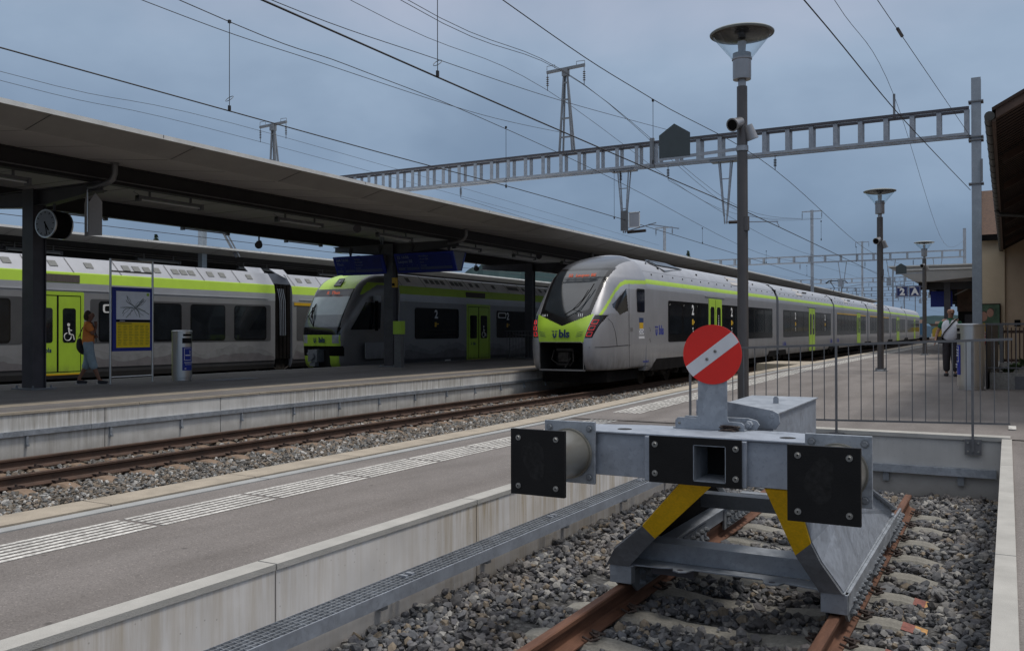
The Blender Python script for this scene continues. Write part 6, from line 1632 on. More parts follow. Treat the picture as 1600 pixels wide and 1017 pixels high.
WG = wire('anchor_wire', [(-2.5, 4, 6.33), (-1.72, 14.7, 6.4), (-.86, 26.9, 6.55)], .006, 'thin wire ending at the beam end of the right mast')
mb = MB(); mb.tube([(-1.60, 16.3, 6.42), (-1.575, 16.75, 6.425)], .03, 6); tag(mb.build('wire_insulator', 'insul'), 'small dark insulator set into the wire high on the right', 'insulator')
WF = wire('anchor_wire', [(-2.9, 8.6, 7.3), (-2.84, 17.8, 7.6), (-2.75, 27, 7.9), (-2.70, 48, 5.6), (-2.66, 70.9, 7.75)], .006, 'sagging wire from the beam stub down to the second gantry mast')
wire('feeder_wire', [(-12.45, -5, 10.4), (-12.4, 17.0, 9.1), (-12.25, 26.95, 9.50), (-12.4, 48, 7.9), (-12.42, 71, 9.9)], .009, 'upper of the twin feeder wires on the right arm of the feeder mast')
wire('feeder_wire', [(-12.55, -5, 10.4), (-12.5, 17.0, 9.26), (-12.25, 26.95, 9.52), (-12.5, 48, 7.7), (-12.42, 71, 9.88)], .009, 'lower of the twin feeder wires on the right arm of the feeder mast')
wire('feeder_wire', [(-13.7, -5, 10.2), (-13.6, 16.7, 9.2), (-13.6, 26.95, 9.50), (-13.7, 48, 8.0), (-13.84, 71, 9.95)], .008, 'feeder wire on the left arm of the feeder mast')
wire('feeder_wire', [(-25.4, -5, 9.6), (-25.4, 15.4, 8.87), (-25.4, 26.95, 9.16), (-25.4, 71, 8.5)], .008, 'feeder wire on the near arm of the mast behind the canopy')
wire('feeder_wire', [(-26.8, -5, 9.6), (-26.8, 16.2, 9.01), (-26.8, 26.95, 9.14), (-26.8, 71, 8.5)], .008, 'feeder wire on the far arm of the mast behind the canopy')
wire('stay_wire', [(-11.6, 0, 6.6), (-11.6, 9.3, 6.43), (-11.6, 13.3, 6.54), (-12.0, 20, 7.0), (-12.9, 26.9, 7.95)], .007, 'slack wire rising to the foot of the feeder mast')
wire('stay_wire', [(-9.3, 4, 6.15), (-9.3, 9.7, 6.14), (-9.3, 13.9, 6.42), (-9.3, 19.4, 6.86), (-9.3, 27.8, 7.75)], .007, 'thin wire crossing between the thick contact wire and the feeder wires')
wire('contact_wire', [(-23.3, -5, 5.0), (-22.9, 27, 5.0), (-23.4, 71, 5.0), (-23.4, 160, 5)], .012, 'contact wire over the green nosed train')
wire('messenger_wire', [(-23.3, -5, 6.4), (-23.2, 14, 5.7), (-23.1, 27, 6.3), (-23.3, 49, 5.6), (-23.4, 71, 6.2)], .007, 'messenger wire over the green nosed train')
wire('contact_wire', [(-27.4, -5, 5.05), (-27.4, 71, 5.0), (-27.4, 160, 5)], .012, 'contact wire over the long grey train')
wire('contact_wire', [(-9.35, 27, 6.1), (-9.3, 45, 5.4), (-9.3, 71, 6.0), (-9, 110, 6.4)], .007, 'wire leaving the insulator next to the house shaped plate')
wire('contact_wire', [(-17.08, 27, 6.1), (-17.0, 45, 5.6), (-17.0, 71, 6.0), (-17, 110, 6.2)], .007, 'wire leaving the insulator above the canopy roof')
def dropper(x, y, z0, z1, label, loop=True):
    mb = MB(); mb.cyl((x, y, z0), (x, y, z1), .006, n=5)
    mb.box(x-.015, x+.015, y-.02, y+.02, z0-.02, z0+.06); mb.box(x-.02, x+.02, y-.02, y+.02, z1-.05, z1)
    if loop: mb.tube([(x+.06*math.cos(R(a)), y+.06*math.sin(R(a)), z0+.17+.055*math.sin(R(a))) for a in range(0, 361, 30)], .005, 4)
    o = mb.build('dropper', 'wire'); tag(o, label, 'dropper', 'droppers between messenger and contact wires')
dropper(-10.95, 10.35, 4.92, 6.36, 'dropper hanging between the two wires at the upper left')
dropper(-6.96, 10.4, 4.92, 6.5, 'dropper with a loop on the thick wire near the top of the sky')
dropper(-10.88, 19.3, 4.92, 6.43, 'dropper standing in front of the left half of the big gantry beam')
dropper(-6.6, 18.1, 4.92, 6.28, 'dropper left of the house shaped plate', False)
dropper(-10.85, 26.2, 4.9, 6.4, 'dropper beside the left drop bracket', False)
for y, xx in ((36, -11.0), (48, -11.2), (60, -11.4)): dropper(xx, y, 4.95, 5.6, 'short dropper over the silver train', False)
for y, xx in ((36, -6.3), (48, -6.7)): dropper(xx, y, 4.85, 5.6, 'short dropper beyond the big gantry over the empty track bed', False)
# ------------------------------------------------------------------ right side: building, fence, planter
bd = thing('station_building', 'beige plastered station building with dark wooden eaves and brown gutter', 'building', (3, 30, .15))
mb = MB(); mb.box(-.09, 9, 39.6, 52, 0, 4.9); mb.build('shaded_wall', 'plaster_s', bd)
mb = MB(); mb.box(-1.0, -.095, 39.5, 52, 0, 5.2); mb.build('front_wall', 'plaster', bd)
mb = MB(); mb.box(.6, 9, 82, 420, 0, 7.5); rw = mb.build('reflection_wing', 'concrete_low', bd)  # unseen wing, added and drawn long for the train windows to reflect
for k in range(24):
    for z in (1.3, 4.3):
        mb = MB(); mb.box(.55, .6, 84+k*4.2, 85.6+k*4.2, z, z+1.8); mb.build('window', 'win', rw)
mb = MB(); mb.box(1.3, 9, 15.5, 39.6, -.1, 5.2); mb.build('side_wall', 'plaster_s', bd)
ex, ez = -.16, 4.44; sl = .55
mb = MB(); mb.prism([(0, 0), (6.0, 6.0*sl), (6.0, 6.0*sl+.1), (0, .1)], lambda p, q: (ex+p, 14.9, ez+q), lambda p, q: (ex+p, 39.4, ez+q)); rf = mb.build('eaves_boards', 'wood', bd)
mb = MB(); y = 15.1
while y < 39.3: mb.prism([(0, -.01), (6.0, 6.0*sl-.01), (6.0, 6.0*sl+.01), (0, .01)], lambda p, q: (ex+p, y, ez+q), lambda p, q: (ex+p, y+.02, ez+q)); y += .22
mb.build('board_joints', 'blackm', rf)
for y in (18, 21.5, 25, 28.5, 32, 35.5):
    mb = MB(); mb.prism([(0, -.14), (5.0, 5*sl-.14), (5.0, 5*sl), (0, 0)], lambda p, q: (ex+.1+p, y, ez+q), lambda p, q: (ex+.1+p, y+.12, ez+q)); mb.build('rafter', 'wood', bd)
mb = MB(); mb.prism([(-.03, .10), (6.0, 6.0*sl+.10), (6.0, 6.0*sl+.15), (-.03, .15)], lambda p, q: (ex+p, 14.8, ez+q), lambda p, q: (ex+p, 39.5, ez+q)); mb.build('roof', 'tiles', bd)
mb = MB(); mb.prism([(-.03, -.03), (6.0, 6.0*sl-.03), (6.0, 6.0*sl+.10), (-.03, .10)], lambda p, q: (ex+p, 14.84, ez+q), lambda p, q: (ex+p, 14.895, ez+q)); mb.box(ex-.03, ex+.02, 14.84, 39.4, ez-.05, ez+.15); mb.build('verge_board', 'fasciawood', bd)
gt = MB(); gt.cyl((ex-.06, 14.8, ez+.03), (ex-.06, 39.4, ez+.03), .070, n=14); g_ = gt.build('gutter', 'gutter', bd, smooth=True)
mb = MB(); y = 15.2
while y < 39.3: mb.cyl((ex-.06, y, ez+.03), (ex-.06, y+.03, ez+.03), .075, n=14); y += .75
mb.build('gutter_bracket', 'blackm', g_)
mb = MB(); mb.tube([(ex-.1, 26, ez-.02), (ex+.0, 26, ez-.14), (ex+1.3, 26, ez-.3), (ex+1.42, 26, ez-.6), (ex+1.42, 26, .2)], .05, 8); mb.build('downpipe', 'gutter', bd, smooth=True)
# second roof behind
b2 = thing('tiled_roof_wing', 'brown tiled roof wing with a dark fascia behind the right mast', 'building', (-.3, 41, 4.9))
mb = MB(); mb.add([(-.97, 39.2, 5.02), (1.4, 39.2, 5.02), (1.4, 42.4, 7.2), (-.97, 42.4, 7.2)], [(0, 1, 2, 3)]); mb.build('roof', 'tiles', b2)
mb = MB(); mb.box(-1.03, 1.4, 39.1, 39.25, 4.82, 5.05); mb.build('fascia', 'blackm', b2)
mb = MB(); mb.plate([(-.99, 39.15, 4.95), (-.99, 42.4, 7.15), (-.99, 42.4, 7.3), (-.99, 39.15, 5.12)], .06); mb.add([(-.98, 39.3, 4.9), (-.98, 42.4, 4.9), (-.98, 42.4, 7.1)], [(0, 1, 2)]); mb.build('verge', 'fasciawood', b2)
mb = MB(); mb.box(.22, .42, 39.55, 39.6, 1.5, 1.75); vb = mb.build('vent', 'blackm', bd)
po = thing('poster', 'advertising poster of two smiling faces on the beige wall', 'poster', (-.6, 39.4, 1))
mb = MB(); mb.box(-1.22, -.24, 39.38, 39.46, .80, 2.38); fr2 = mb.build('frame', 'blackm', po)
mb = MB(); mb.box(-1.18, -.28, 39.37, 39.38, .84, 2.34, 0); mb.box(-1.18, -.72, 39.36, 39.37, .84, 1.55, 1)
mb.build('print', ['poster_g', 'poster_r'], fr2)
mb = MB()
for (x, z, r, m_) in ((-.83, 1.88, .17, 0), (-.60, 2.02, .15, 0)): mb.sphere((x, 39.365, z), r, 10, 0, sc=(.8, .03, 1.1)); mb.sphere((x+.02, 39.372, z+.09), r*.95, 10, 1, sc=(.9, .03, .9))
mb.box(-1.0, -.62, 39.355, 39.362, 1.25, 1.62, 2)
for q in range(3): mb.box(-1.15, -.75, 39.352, 39.358, 1.0+.12*q, 1.05+.12*q, 3)
mb.build('faces', ['skin2', 'hair', 'amber', 'wtext'], fr2)
fn = thing('slat_fence', 'brown upright slat fence in front of the beige wall', 'fence', (1, 30, .2))
mb = MB(); x = -.14
while x < 5: mb.box(x, x+.035, 29.98, 30.02, .3, 1.42); x += .105
mb.box(-.14, 5, 30.02, 30.05, .42, .5); mb.box(-.14, 5, 30.02, 30.05, 1.26, 1.34); mb.build('slats', 'fasciawood', fn)
mb = MB(); mb.box(-.2, -.12, 29.95, 30.05, .16, 1.5); mb.build('post', 'railp', fn)
lw = thing('planter_wall', 'low concrete planter wall with weeds beside the tall steel bin', 'wall', (1.5, 22, .1))
mb = MB(); mb.box(-.34, 6, 21.35, 21.55, .0, .45); mb.box(-.34, -.2, 21.55, 29, .0, .45); mb.build('concrete_wall', 'concrete_low', lw)
mb = MB(); mb.box(-.2, 6, 21.55, 29.9, .0, .40); mb.build('soil', 'earth', lw)
mb = MB(); mb.box(.12, .42, 21.32, 21.35, .09, .38)
for q in ((.18, .15), (.36, .15), (.18, .32), (.36, .32)): mb.cyl((q[0], 21.32, q[1]), (q[0], 21.30, q[1]), .014, n=8)
mb.build('fixing_plate', 'railp', lw)
rl = thing('railing', 'grey railing on the low planter wall with a dark sheet metal end', 'railing', (.6, 21.4, .4))
mb = MB(); mb.bar((-.42, 21.4, 1.47), (5, 21.4, 1.47), .04, .04); mb.bar((-.42, 21.4, .55), (5, 21.4, .55), .02, .03); mb.build('top_rail', 'railp', rl)
x = -.30; 
while x < 3: 
    mb = MB(); mb.box(x-.007, x+.007, 21.393, 21.407, .45 if x > -.1 else .1, 1.46); mb.build('baluster', 'railp', rl); x += .15
mb = MB(); mb.plate([(-.40, 21.25, .08), (-.40, 21.25, 1.46), (-.21, 23.2, 1.46), (-.21, 23.2, .10)], .03); mb.build('end_sheet', 'anthr', rl)
rnd = random.Random(3)
def weed(x, y, z, n, h, label):
    mb = MB()
    for _ in range(n):
        a = rnd.uniform(0, 6.28); l = h*rnd.uniform(.5, 1); b = Vector((x+rnd.uniform(-.08, .08), y+rnd.uniform(-.08, .08), z)); t_ = b+Vector((math.cos(a)*l*.6, math.sin(a)*l*.6, l*rnd.uniform(.3, .9))); s = Vector((-math.sin(a), math.cos(a), 0))*l*.16
        m_ = (b+t_)/2+Vector((0, 0, l*.15)); mb.add([b, m_-s, t_, m_+s], [(0, 1, 2, 3)])
    o = mb.build('weed', 'leaf'); tag(o, label, 'plant')
weed(.0, 22.6, .40, 60, .22, 'small green weed growing at the edge of the planter')
weed(.15, 24.5, .40, 60, .24, 'low weed growing farther back in the planter')
weed(.45, 26.5, .40, 90, .34, 'bushy weed growing at the rear of the planter')

# ------------------------------------------------------------------ right platform canopy
rc = thing('platform_canopy', 'flat platform roof with pointed front edge above the man on the right', 'canopy', (-2.6, 55, .2))
zt = 4.52
mb = MB(); mb.prism([(-5.15, zt), (-5.15, zt-.06), (-4.05, zt-.75), (-3.6, zt-.8), (-.62, zt-.55), (-.62, zt)], lambda p, q: (p, 48 if True else 0, q), lambda p, q: (p, 88, q))
for i in range(6): mb.mi[i] = {0: 1, 1: 2, 5: 1}.get(i, 0)
mb.mi[6] = 2
mb.build('roof_slab', ['soffit', 'edge', 'fascia'], rc)
mb = MB(); mb.box(-5.2, -.62, 47.93, 47.995, zt-.03, zt+.03); mb.box(-4.7, -.62, 47.95, 47.997, zt-.22, zt-.17); mb.build('edge_profile', 'edge', rc)
mb = MB()
for y in (49, 56, 63, 70, 77, 84): mb.box(-3.9, -.65, y-.1, y+.1, zt-1.15, zt-.78); 
for x in (-3.55, -1.4): mb.box(x-.1, x+.1, 48.2, 88, zt-1.0, zt-.76)
mb.build('girders', 'anthr2', rc)
for y in (49, 63, 77):
    mb = MB(); mb.box(-2.75, -2.47, y-.14, y+.14, .2, zt-.8); mb.build('column', 'anthr', rc)
mb = MB(); mb.bar((-2.3, 49.3, 3.1), (-1.0, 49.3, 3.75), .05, .05); mb.build('brace', 'fascia', rc)
kd = thing('kiosk', 'dark brown platform building under the right canopy', 'building', (-1.3, 60, .2))
mb = MB(); mb.box(-2.3, -.65, 53, 80, .2, 2.35, 0); mb.box(-2.35, -.6, 52.9, 80, 2.35, 3.55, 1); mb.build('walls', ['dark_open', 'fasciawood'], kd)
mb = MB(); mb.box(-2.0, -1.5, 52.96, 52.99, .3, 2.2); mb.build('door', 'anthr', kd)
mb = MB()
for q in range(2): mb.box(-1.4+.35*q, -1.15+.35*q, 52.96, 52.99, 1.0, 2.1)
mb.build('window', 'win', kd)
dbr = thing('departure_board', 'plain blue departure board hanging under the right platform canopy', 'departure board', (-3, 50.5, 2.5))
mb = MB(); mb.box(-3.45, -2.45, 50.3, 50.5, 2.55, 3.34); mb.build('housing', 'blue', dbr)
mb = MB(); 
for x in (-3.2, -2.7): mb.cyl((x, 50.4, 3.34), (x, 50.4, 3.8), .03, n=8)
mb.build('hanger', 'anthr', dbr)

# ------------------------------------------------------------------ far things down the line
def wagon(x0, x1, y, z0, z1, m, label):
    t = thing('railway_wagon', label, 'wagon', ((x0+x1)/2, y, z0))
    mb = MB(); mb.box(x0, x1, y, y+14, z0+.7, z1); mb.prism([(x0, z1), (x1, z1), (x1-.4, z1+.4), (x0+.4, z1+.4)], lambda p, q: (p, y, q), lambda p, q: (p, y+14, q)); mb.build('wagon_body', m, t)
    mb = MB(); mb.box(x0+.3, x1-.3, y+.2, y+13.8, z0+.2, z0+.7)
    for x in (x0+.5, x1-.5): mb.cyl((x-.06, y+1.5, z0+.45), (x+.06, y+1.5, z0+.45), .45, n=14)
    mb.build('underframe', 'blackm', t)
    mb = MB()
    for s in (0, 1): mb.cyl((x0+.6+s*(x1-x0-1.2), y-.3, z0+.95), (x0+.6+s*(x1-x0-1.2), y, z0+.95), .2, n=10)
    mb.build('buffers', 'galv_d', t)
wagon(-10.2, -8.2, 152, -.3, 1.5, 'wagon_y', 'yellow railway wagon parked far down the line')
wagon(-14.9, -12.2, 165, -.5, 2.2, 'wagon_b', 'blue railway wagon far behind the end of the silver train')
def house(x, y, w, d, h, rh, label, m='far_wall', nw=4):
    t = thing('house', label, 'house', (x, y, -1))
    mb = MB(); mb.box(x-w/2, x+w/2, y, y+d, -1, h); mb.build('wall', m, t)
    mb = MB(); mb.prism([(-.6, h-.1), (d+.6, h-.1), (d/2, h+rh)], lambda p, q: (x-w/2-.5, y+p, q), lambda p, q: (x+w/2+.5, y+p, q)); mb.build('roof', 'tiles', t)
    for k in range(nw):
        for z in ([h-2.2] if h < 6 else [h-2.2, h-5]):
            mb = MB(); xx = x-w/2+(k+.5)*w/nw; mb.box(xx-.5, xx+.5, y-.05, y-.003, z, z+1.3); mb.build('window', 'blackg', t)
house(-33, 330, 14, 10, 3.6, 1.6, 'pale house low on the horizon right of the silver train')
house(-16, 345, 12, 10, 3.2, 1.5, 'small house below the far hills')
house(-50, 360, 16, 12, 4.6, 2, 'larger pale house on the horizon behind the train end')
br2 = thing('footbridge', 'dark overpass crossing the far end of the tracks', 'bridge', (-20, 260, -1))
mb = MB(); mb.box(-45, 5, 260, 263, 2.6, 3.2); mb.build('deck', 'fasciawood', br2)
mb = MB()
for x in (-44, -28, -5, 4): mb.box(x-.5, x+.5, 261, 262, -1, 2.6)
mb.build('pier', 'concrete_low', br2)
def spruce(x, y, h, z, label, seed, R0=2.3):
    rnd = random.Random(seed); t = thing('spruce_tree', label, 'tree', (x, y, z))
    mb = MB(); mb.cyl((x, y, z), (x, y, z+h*.97), .25, .03, n=8); mb.build('trunk', 'bark', t)
    mb = MB(); zz = z+h*.12
    while zz < z+h-.1:
        f = 1-(zz-z)/h; rad = R0*f**.8*rnd.uniform(.75, 1.15)+.1; n = int(6+14*f)
        for k in range(n):
            a = rnd.uniform(0, 6.28); l = rad*rnd.uniform(.6, 1.1); w = .16+.22*f
            b = Vector((x, y, zz)); e = b+Vector((math.cos(a)*l, math.sin(a)*l, -l*.25+rnd.uniform(-.1, .15))); s = Vector((-math.sin(a), math.cos(a), 0))*w
            for q in range(3):
                u0, u1 = q/3, (q+1)/3+.1; p0, p1 = b.lerp(e, u0), b.lerp(e, u1); ww = s*(1-u0*.6)
                mb.add([p0-ww*.4, p0+ww*.4, p1+ww+Vector((0, 0, -.12)), p1-ww+Vector((0, 0, -.12))], [(0, 1, 2, 3)])
        zz += .16+.1*f
    mb.build('crown', 'spruce', t)
spruce(-37.5, 116.3, 13.4, -1, 'tip of a dark spruce rising above the canopy roof', 1)
spruce(-75.0, 61.2, 12.4, -1, 'tip of a spruce between the two canopies on the left', 2)
spruce(-78.5, 62, 10.0, -1, 'shorter spruce hidden mostly by the farther canopy roof', 5)
# wooded hills
mb = MB(); rnd = random.Random(8)
def hz(u):   # u: image-plane slope x/y of the direction (negative = left)
    pts = [(-1.6, 8), (-1.0, 14), (-.8, 30), (-.66, 55), (-.60, 86), (-.52, 88), (-.42, 66), (-.3, 34), (-.2, 20), (-.1, 15), (0.05, 17), (.5, 12)]
    for (a, b), (c, d) in zip(pts, pts[1:]):
        if u <= c: return b+(d-b)*(u-a)/(c-a)
    return 12
N = 260; rows = []
for i in range(N+1):
    u = -1.6+2.1*i/N; Y = 950; top = hz(u)*(1+.03*math.sin(i*.9)+.03*rnd.random())
    rows.append([(u*Y*s, Y*s, z+rnd.uniform(-1, 1)*(1 if z > 5 else 0)) for s, z in ((.62, -1), (.72, top*.22), (.82, top*.5), (.92, top*.8), (1.0, top), (1.12, top*.7))])
for a, b in zip(rows, rows[1:]):
    for k in range(5): mb.quad(a[k], b[k], b[k+1], a[k+1])
structure(mb.build('hills', 'hill', origin=(0, 0, 0)))

# ------------------------------------------------------------------ people
def skinned(name, nodes, edges, m, parent=None, sub=2, root=None):
    keys = list(nodes); me = bpy.data.meshes.new(name); me.from_pydata([tuple(nodes[k][0]) for k in keys], [(keys.index(a), keys.index(b)) for a, b in edges], [])
    o = bpy.data.objects.new(name, me); COL.objects.link(o); o.modifiers.new('s', 'SKIN'); s = o.modifiers.new('u', 'SUBSURF'); s.levels = sub; s.render_levels = sub
    for i, k in enumerate(keys):
        r = nodes[k][1]; r = r if isinstance(r, tuple) else (r, r)
        me.skin_vertices[0].data[i].radius = r; me.skin_vertices[0].data[i].use_root = (k == (root or keys[0]))
    dg = bpy.context.evaluated_depsgraph_get(); m2 = bpy.data.meshes.new_from_object(o.evaluated_get(dg))
    bpy.data.objects.remove(o); m2.name = name
    m2.materials.clear(); m2.materials.append(M[m])
    m2.polygons.foreach_set('use_smooth', array('b', [1]*len(m2.polygons)))
    o = bpy.data.objects.new(name, m2); COL.objects.link(o)
    if parent: o.parent = parent
    return o
V = Vector
def hand(nodes, edges, wk, d, side, tag_, curl=.4, k=1.0):
    """palm, four unequal fingers and a thumb; d = pointing direction, side = thumb side"""
    d = V(d).normalized(); side = V(side); side = (side-d*side.dot(d)).normalized(); nrm = d.cross(side)
    w = V(nodes[wk][0]); p = w+d*.05*k; nodes[tag_+'palm'] = (p, (.034*k, .022*k)); edges.append((wk, tag_+'palm'))
    for i, (off, ln) in enumerate(((.028, .068), (.009, .076), (-.010, .070), (-.028, .055))):
        a = p+side*off*k+d*.035*k; b = a+(d*(1-curl*.4)+nrm*curl*.5).normalized()*ln*.5*k; c = b+(d*(1-curl)+nrm*curl).normalized()*ln*.5*k
        for q, (pt, r) in enumerate(((a, .0105), (b, .0095), (c, .008))): nodes['%sf%d%d' % (tag_, i, q)] = (pt, r*k)
        edges += [(tag_+'palm', '%sf%d0' % (tag_, i)), ('%sf%d0' % (tag_, i), '%sf%d1' % (tag_, i)), ('%sf%d1' % (tag_, i), '%sf%d2' % (tag_, i))]
    a = w+d*.02*k+side*.032*k; b = a+(d*.6+side*.8).normalized()*.035*k; c = b+(d*.9+side*.3+nrm*.3).normalized()*.028*k
    for q, (pt, r) in enumerate(((a, .012), (b, .0105), (c, .009))): nodes['%st%d' % (tag_, q)] = (pt, r*k)
    edges += [(wk, tag_+'t0'), (tag_+'t0', tag_+'t1'), (tag_+'t1', tag_+'t2')]
def person(label, H, loc, rz, P, skinm, headturn=0.0):
    """P: dict of pose joints (metres for a 1.75 m figure); x = right side of the figure, y = forward"""
    s = H/1.75
    n = {}; e = []
    def A(k, p, r, to=None):
        n[k] = (V(p)*s, tuple(q*s for q in r) if isinstance(r, tuple) else r*s)
        if to: e.append((to, k))
    A('pelvis', (0, 0, .95), (.145, .105)); A('waist', (0, 0, 1.10), P.get('waist', (.135, .105)), 'pelvis'); A('chest', (0, .0, 1.30), (.165, .115), 'waist'); A('neck0', (0, -.005, 1.445), .062, 'chest'); A('neck1', (0, .015, 1.52), .054, 'neck0')
    A('head0', (0, .035, 1.575), (.074, .082), 'neck1'); A('head1', (0, .025, 1.64), (.098, .118), 'head0'); A('head2', (0, .012, 1.70), (.092, .108), 'head1')
    for sd in ('r', 'l'):
        sg_ = 1 if sd == 'r' else -1
        A(sd+'sh', (sg_*.165, 0, 1.405), .058, 'chest'); A(sd+'el', P[sd+'el'], .043, sd+'sh'); A(sd+'wr', P[sd+'wr'], .029, sd+'el')
        A(sd+'hip', (sg_*.085, 0, .90), .088, 'pelvis'); A(sd+'kn', P[sd+'kn'], .058, sd+'hip'); A(sd+'ca', tuple(a*.65+b*.35 for a, b in zip(P[sd+'kn'], P[sd+'an'])), .055, sd+'kn'); A(sd+'an', P[sd+'an'], .038, sd+'ca')
        an = V(P[sd+'an']); A(sd+'ft', tuple(an+V((0, .09, -.045))), (.036, .028), sd+'an'); A(sd+'to', tuple(an+V((sg_*.01, .165, -.06))), (.034, .02), sd+'ft')
        hd = P.get(sd+'hd', tuple(V(P[sd+'wr'])-V(P[sd+'el']))); hand(n, e, sd+'wr', hd, P.get(sd+'th', (0, 1, 0)), sd+'h', P.get(sd+'curl', .45), s)
    if headturn:
        c = V((0, .01, 0)); m_ = Matrix.Rotation(headturn, 3, 'Z')
        for k in ('head0', 'head1', 'head2'): p = n[k][0]; n[k] = (m_ @ V((p.x, p.y, 0))+V((0, 0, p.z)), n[k][1])
    body = skinned('person', n, e, skinm, None, 2, 'pelvis')
    body.location = loc; body.rotation_euler.z = rz; tag(body, label, 'person')
    # face: nose, ears, eyes, mouth
    m_ = Matrix.Rotation(headturn, 3, 'Z')
    def hp(x, y, z): q = m_ @ V((x, y, 0)); return (q.x*s, q.y*s, z*s)
    mb = MB(); mb.sphere(hp(0, .112, 1.625), .020*s, 6, 0, (1, 1.1, 1.5))
    for sg_ in (-1, 1): mb.sphere(hp(sg_*.079, .015, 1.63), .026*s, 6, 0, (.5, .9, 1.4))
    o = mb.build('face', [skinm, 'hair', 'poster_r'], None); o.parent = body; mb2 = o
    off = o.location.copy(); o.location = off
    mb = MB()
    for sg_ in (-1, 1): mb.sphere(hp(sg_*.034, .102, 1.655), .017*s, 6, 0, (1.3, .6, .7)); mb.bar(hp(sg_*.014, .112, 1.674), hp(sg_*.052, .099, 1.677), .010*s, .010*s)
    mb.bar(hp(-.024, .112, 1.582), hp(.024, .112, 1.582), .010*s, .009*s)
    o = mb.build('eyes', 'hair', None); o.parent = body
    return body, n, s, hp
def cloth(name, nodes, spec, edges, m, parent, sub=2, root=None):
    nn = {k: ((nodes[k][0] if not isinstance(v, tuple) or len(v) < 2 or not isinstance(v[0], Vector) else v[0]), (v if not (isinstance(v, tuple) and isinstance(v[0], Vector)) else v[1])) for k, v in spec.items()}
    return skinned(name, nn, edges, m, parent, sub, root)
# woman walking to the right in profile
W, n, s, hp = person('person in orange top and rolled up jeans walking beside the information board', 1.83, (-20.05, 14.34, ZB), R(-38),
    dict(rel=(.20, .10, 1.18), rwr=(.06, .17, 1.36), rhd=(-.3, -.15, 1), rth=(0, -1, 0), rcurl=.8, lel=(-.22, .02, 1.13), lwr=(-.02, .17, 1.12), lhd=(1, .1, .1), lth=(0, 0, 1), lcurl=.6,
         rkn=(.09, .09, .50), ran=(.10, .24, .095), lkn=(-.09, -.02, .50), lan=(-.10, -.22, .10)), 'skin')
q = lambda p: V(p)*s
sh = {'pelvis': (q((0, -.01, .85)), (.20*s, .16*s)), 'waist': (q((0, 0, 1.10)), (.185*s, .145*s)), 'chest': (q((0, 0, 1.29)), (.19*s, .15*s)), 'neck0': (q((0, -.005, 1.45)), (.12*s, .10*s)),
      'rsh': (n['rsh'][0], .092*s), 'rel': (n['rsh'][0].lerp(n['rel'][0], .75), .085*s), 'lsh': (n['lsh'][0], .092*s), 'lel': (n['lsh'][0].lerp(n['lel'][0], .75), .085*s)}
skinned('shirt', sh, [('pelvis', 'waist'), ('waist', 'chest'), ('chest', 'neck0'), ('chest', 'rsh'), ('rsh', 'rel'), ('chest', 'lsh'), ('lsh', 'lel')], 'orange', W)
def trousers(n, s, m, parent, end=.55, r=(.105, .082, .07), name='trousers'):
    d = {'pelvis': (q0(n['pelvis'][0]), (.165*s, .13*s))}
    ed = [('pelvis', 'top')]; d['top'] = (n['pelvis'][0]+V((0, 0, .14))*s, (.17*s, .135*s))
    for a in 'rl':
        d[a+'hip'] = (n[a+'hip'][0], r[0]*s); d[a+'kn'] = (n[a+'kn'][0], r[1]*s); d[a+'an'] = (n[a+'kn'][0].lerp(n[a+'an'][0], end), r[2]*s)
        ed += [('pelvis', a+'hip'), (a+'hip', a+'kn'), (a+'kn', a+'an')]
    return skinned(name, d, ed, m, parent, 2, 'pelvis')
q0 = lambda v: V(v)
trousers(n, s, 'jean', W, .42, (.118, .10, .098), 'jeans')
def shoes(n, s, parent, m='shoe', sole=True):
    for a in 'rl':
        an = n[a+'an'][0]; sh_ = skinned('shoe', {'h': (an+V((0, -.045, -.045))*s, (.058*s, .055*s)), 'm': (an+V((0, .07, -.052))*s, (.058*s, .05*s)), 't': (an+V((0, .20, -.062))*s, (.052*s, .034*s))}, [('h', 'm'), ('m', 't')], m, parent)
        if sole:
            mb = MB(); c = an; mb.prism([(-.028, -.06), (.028, -.06), (.034, .1), (.022, .19), (-.022, .19), (-.034, .1)], lambda p, r_: (c.x+p*s, c.y+r_*s, .004), lambda p, r_: (c.x+p*s, c.y+r_*s, .02))
            o = mb.build('sole', 'sole', None); o.parent = sh_
shoes(n, s, W)
hr = {'a0': (q((0, .055, 1.715)), (.080*s, .05*s)), 'a': (q((0, .0, 1.695)), (.108*s, .10*s)), 'b': (q((0, -.035, 1.635)), (.106*s, .085*s)), 'c': (q((0, -.045, 1.565)), (.094*s, .07*s)), 'd': (q((0, -.05, 1.51)), (.07*s, .045*s))}
skinned('hair', hr, [('a0', 'a'), ('a', 'b'), ('b', 'c'), ('c', 'd')], 'hair', W)
bg = {'a': (q((-.12, -.20, 1.10)), (.05*s, .06*s)), 'b': (q((-.15, -.20, .98)), (.08*s, .11*s)), 'c': (q((-.15, -.20, .84)), (.09*s, .15*s)), 'd': (q((-.12, -.08, .70)), (.07*s, .09*s))}
hb_ = skinned('shoulder_bag', bg, [('a', 'b'), ('b', 'c'), ('c', 'd')], 'bagb', None); hb_.location = W.location; hb_.rotation_euler = W.rotation_euler; tag(hb_, 'dark shoulder bag hanging behind the person in the orange top', 'bag')
mb = MB(); mb.tube([tuple(q(p)) for p in ((-.14, -.22, 1.1), (-.10, -.14, 1.32), (.02, -.02, 1.49), (.1, .10, 1.44), (.12, .155, 1.25), (.06, .17, 1.0))], .012, 6); o = mb.build('strap', 'bagb', None); o.parent = hb_
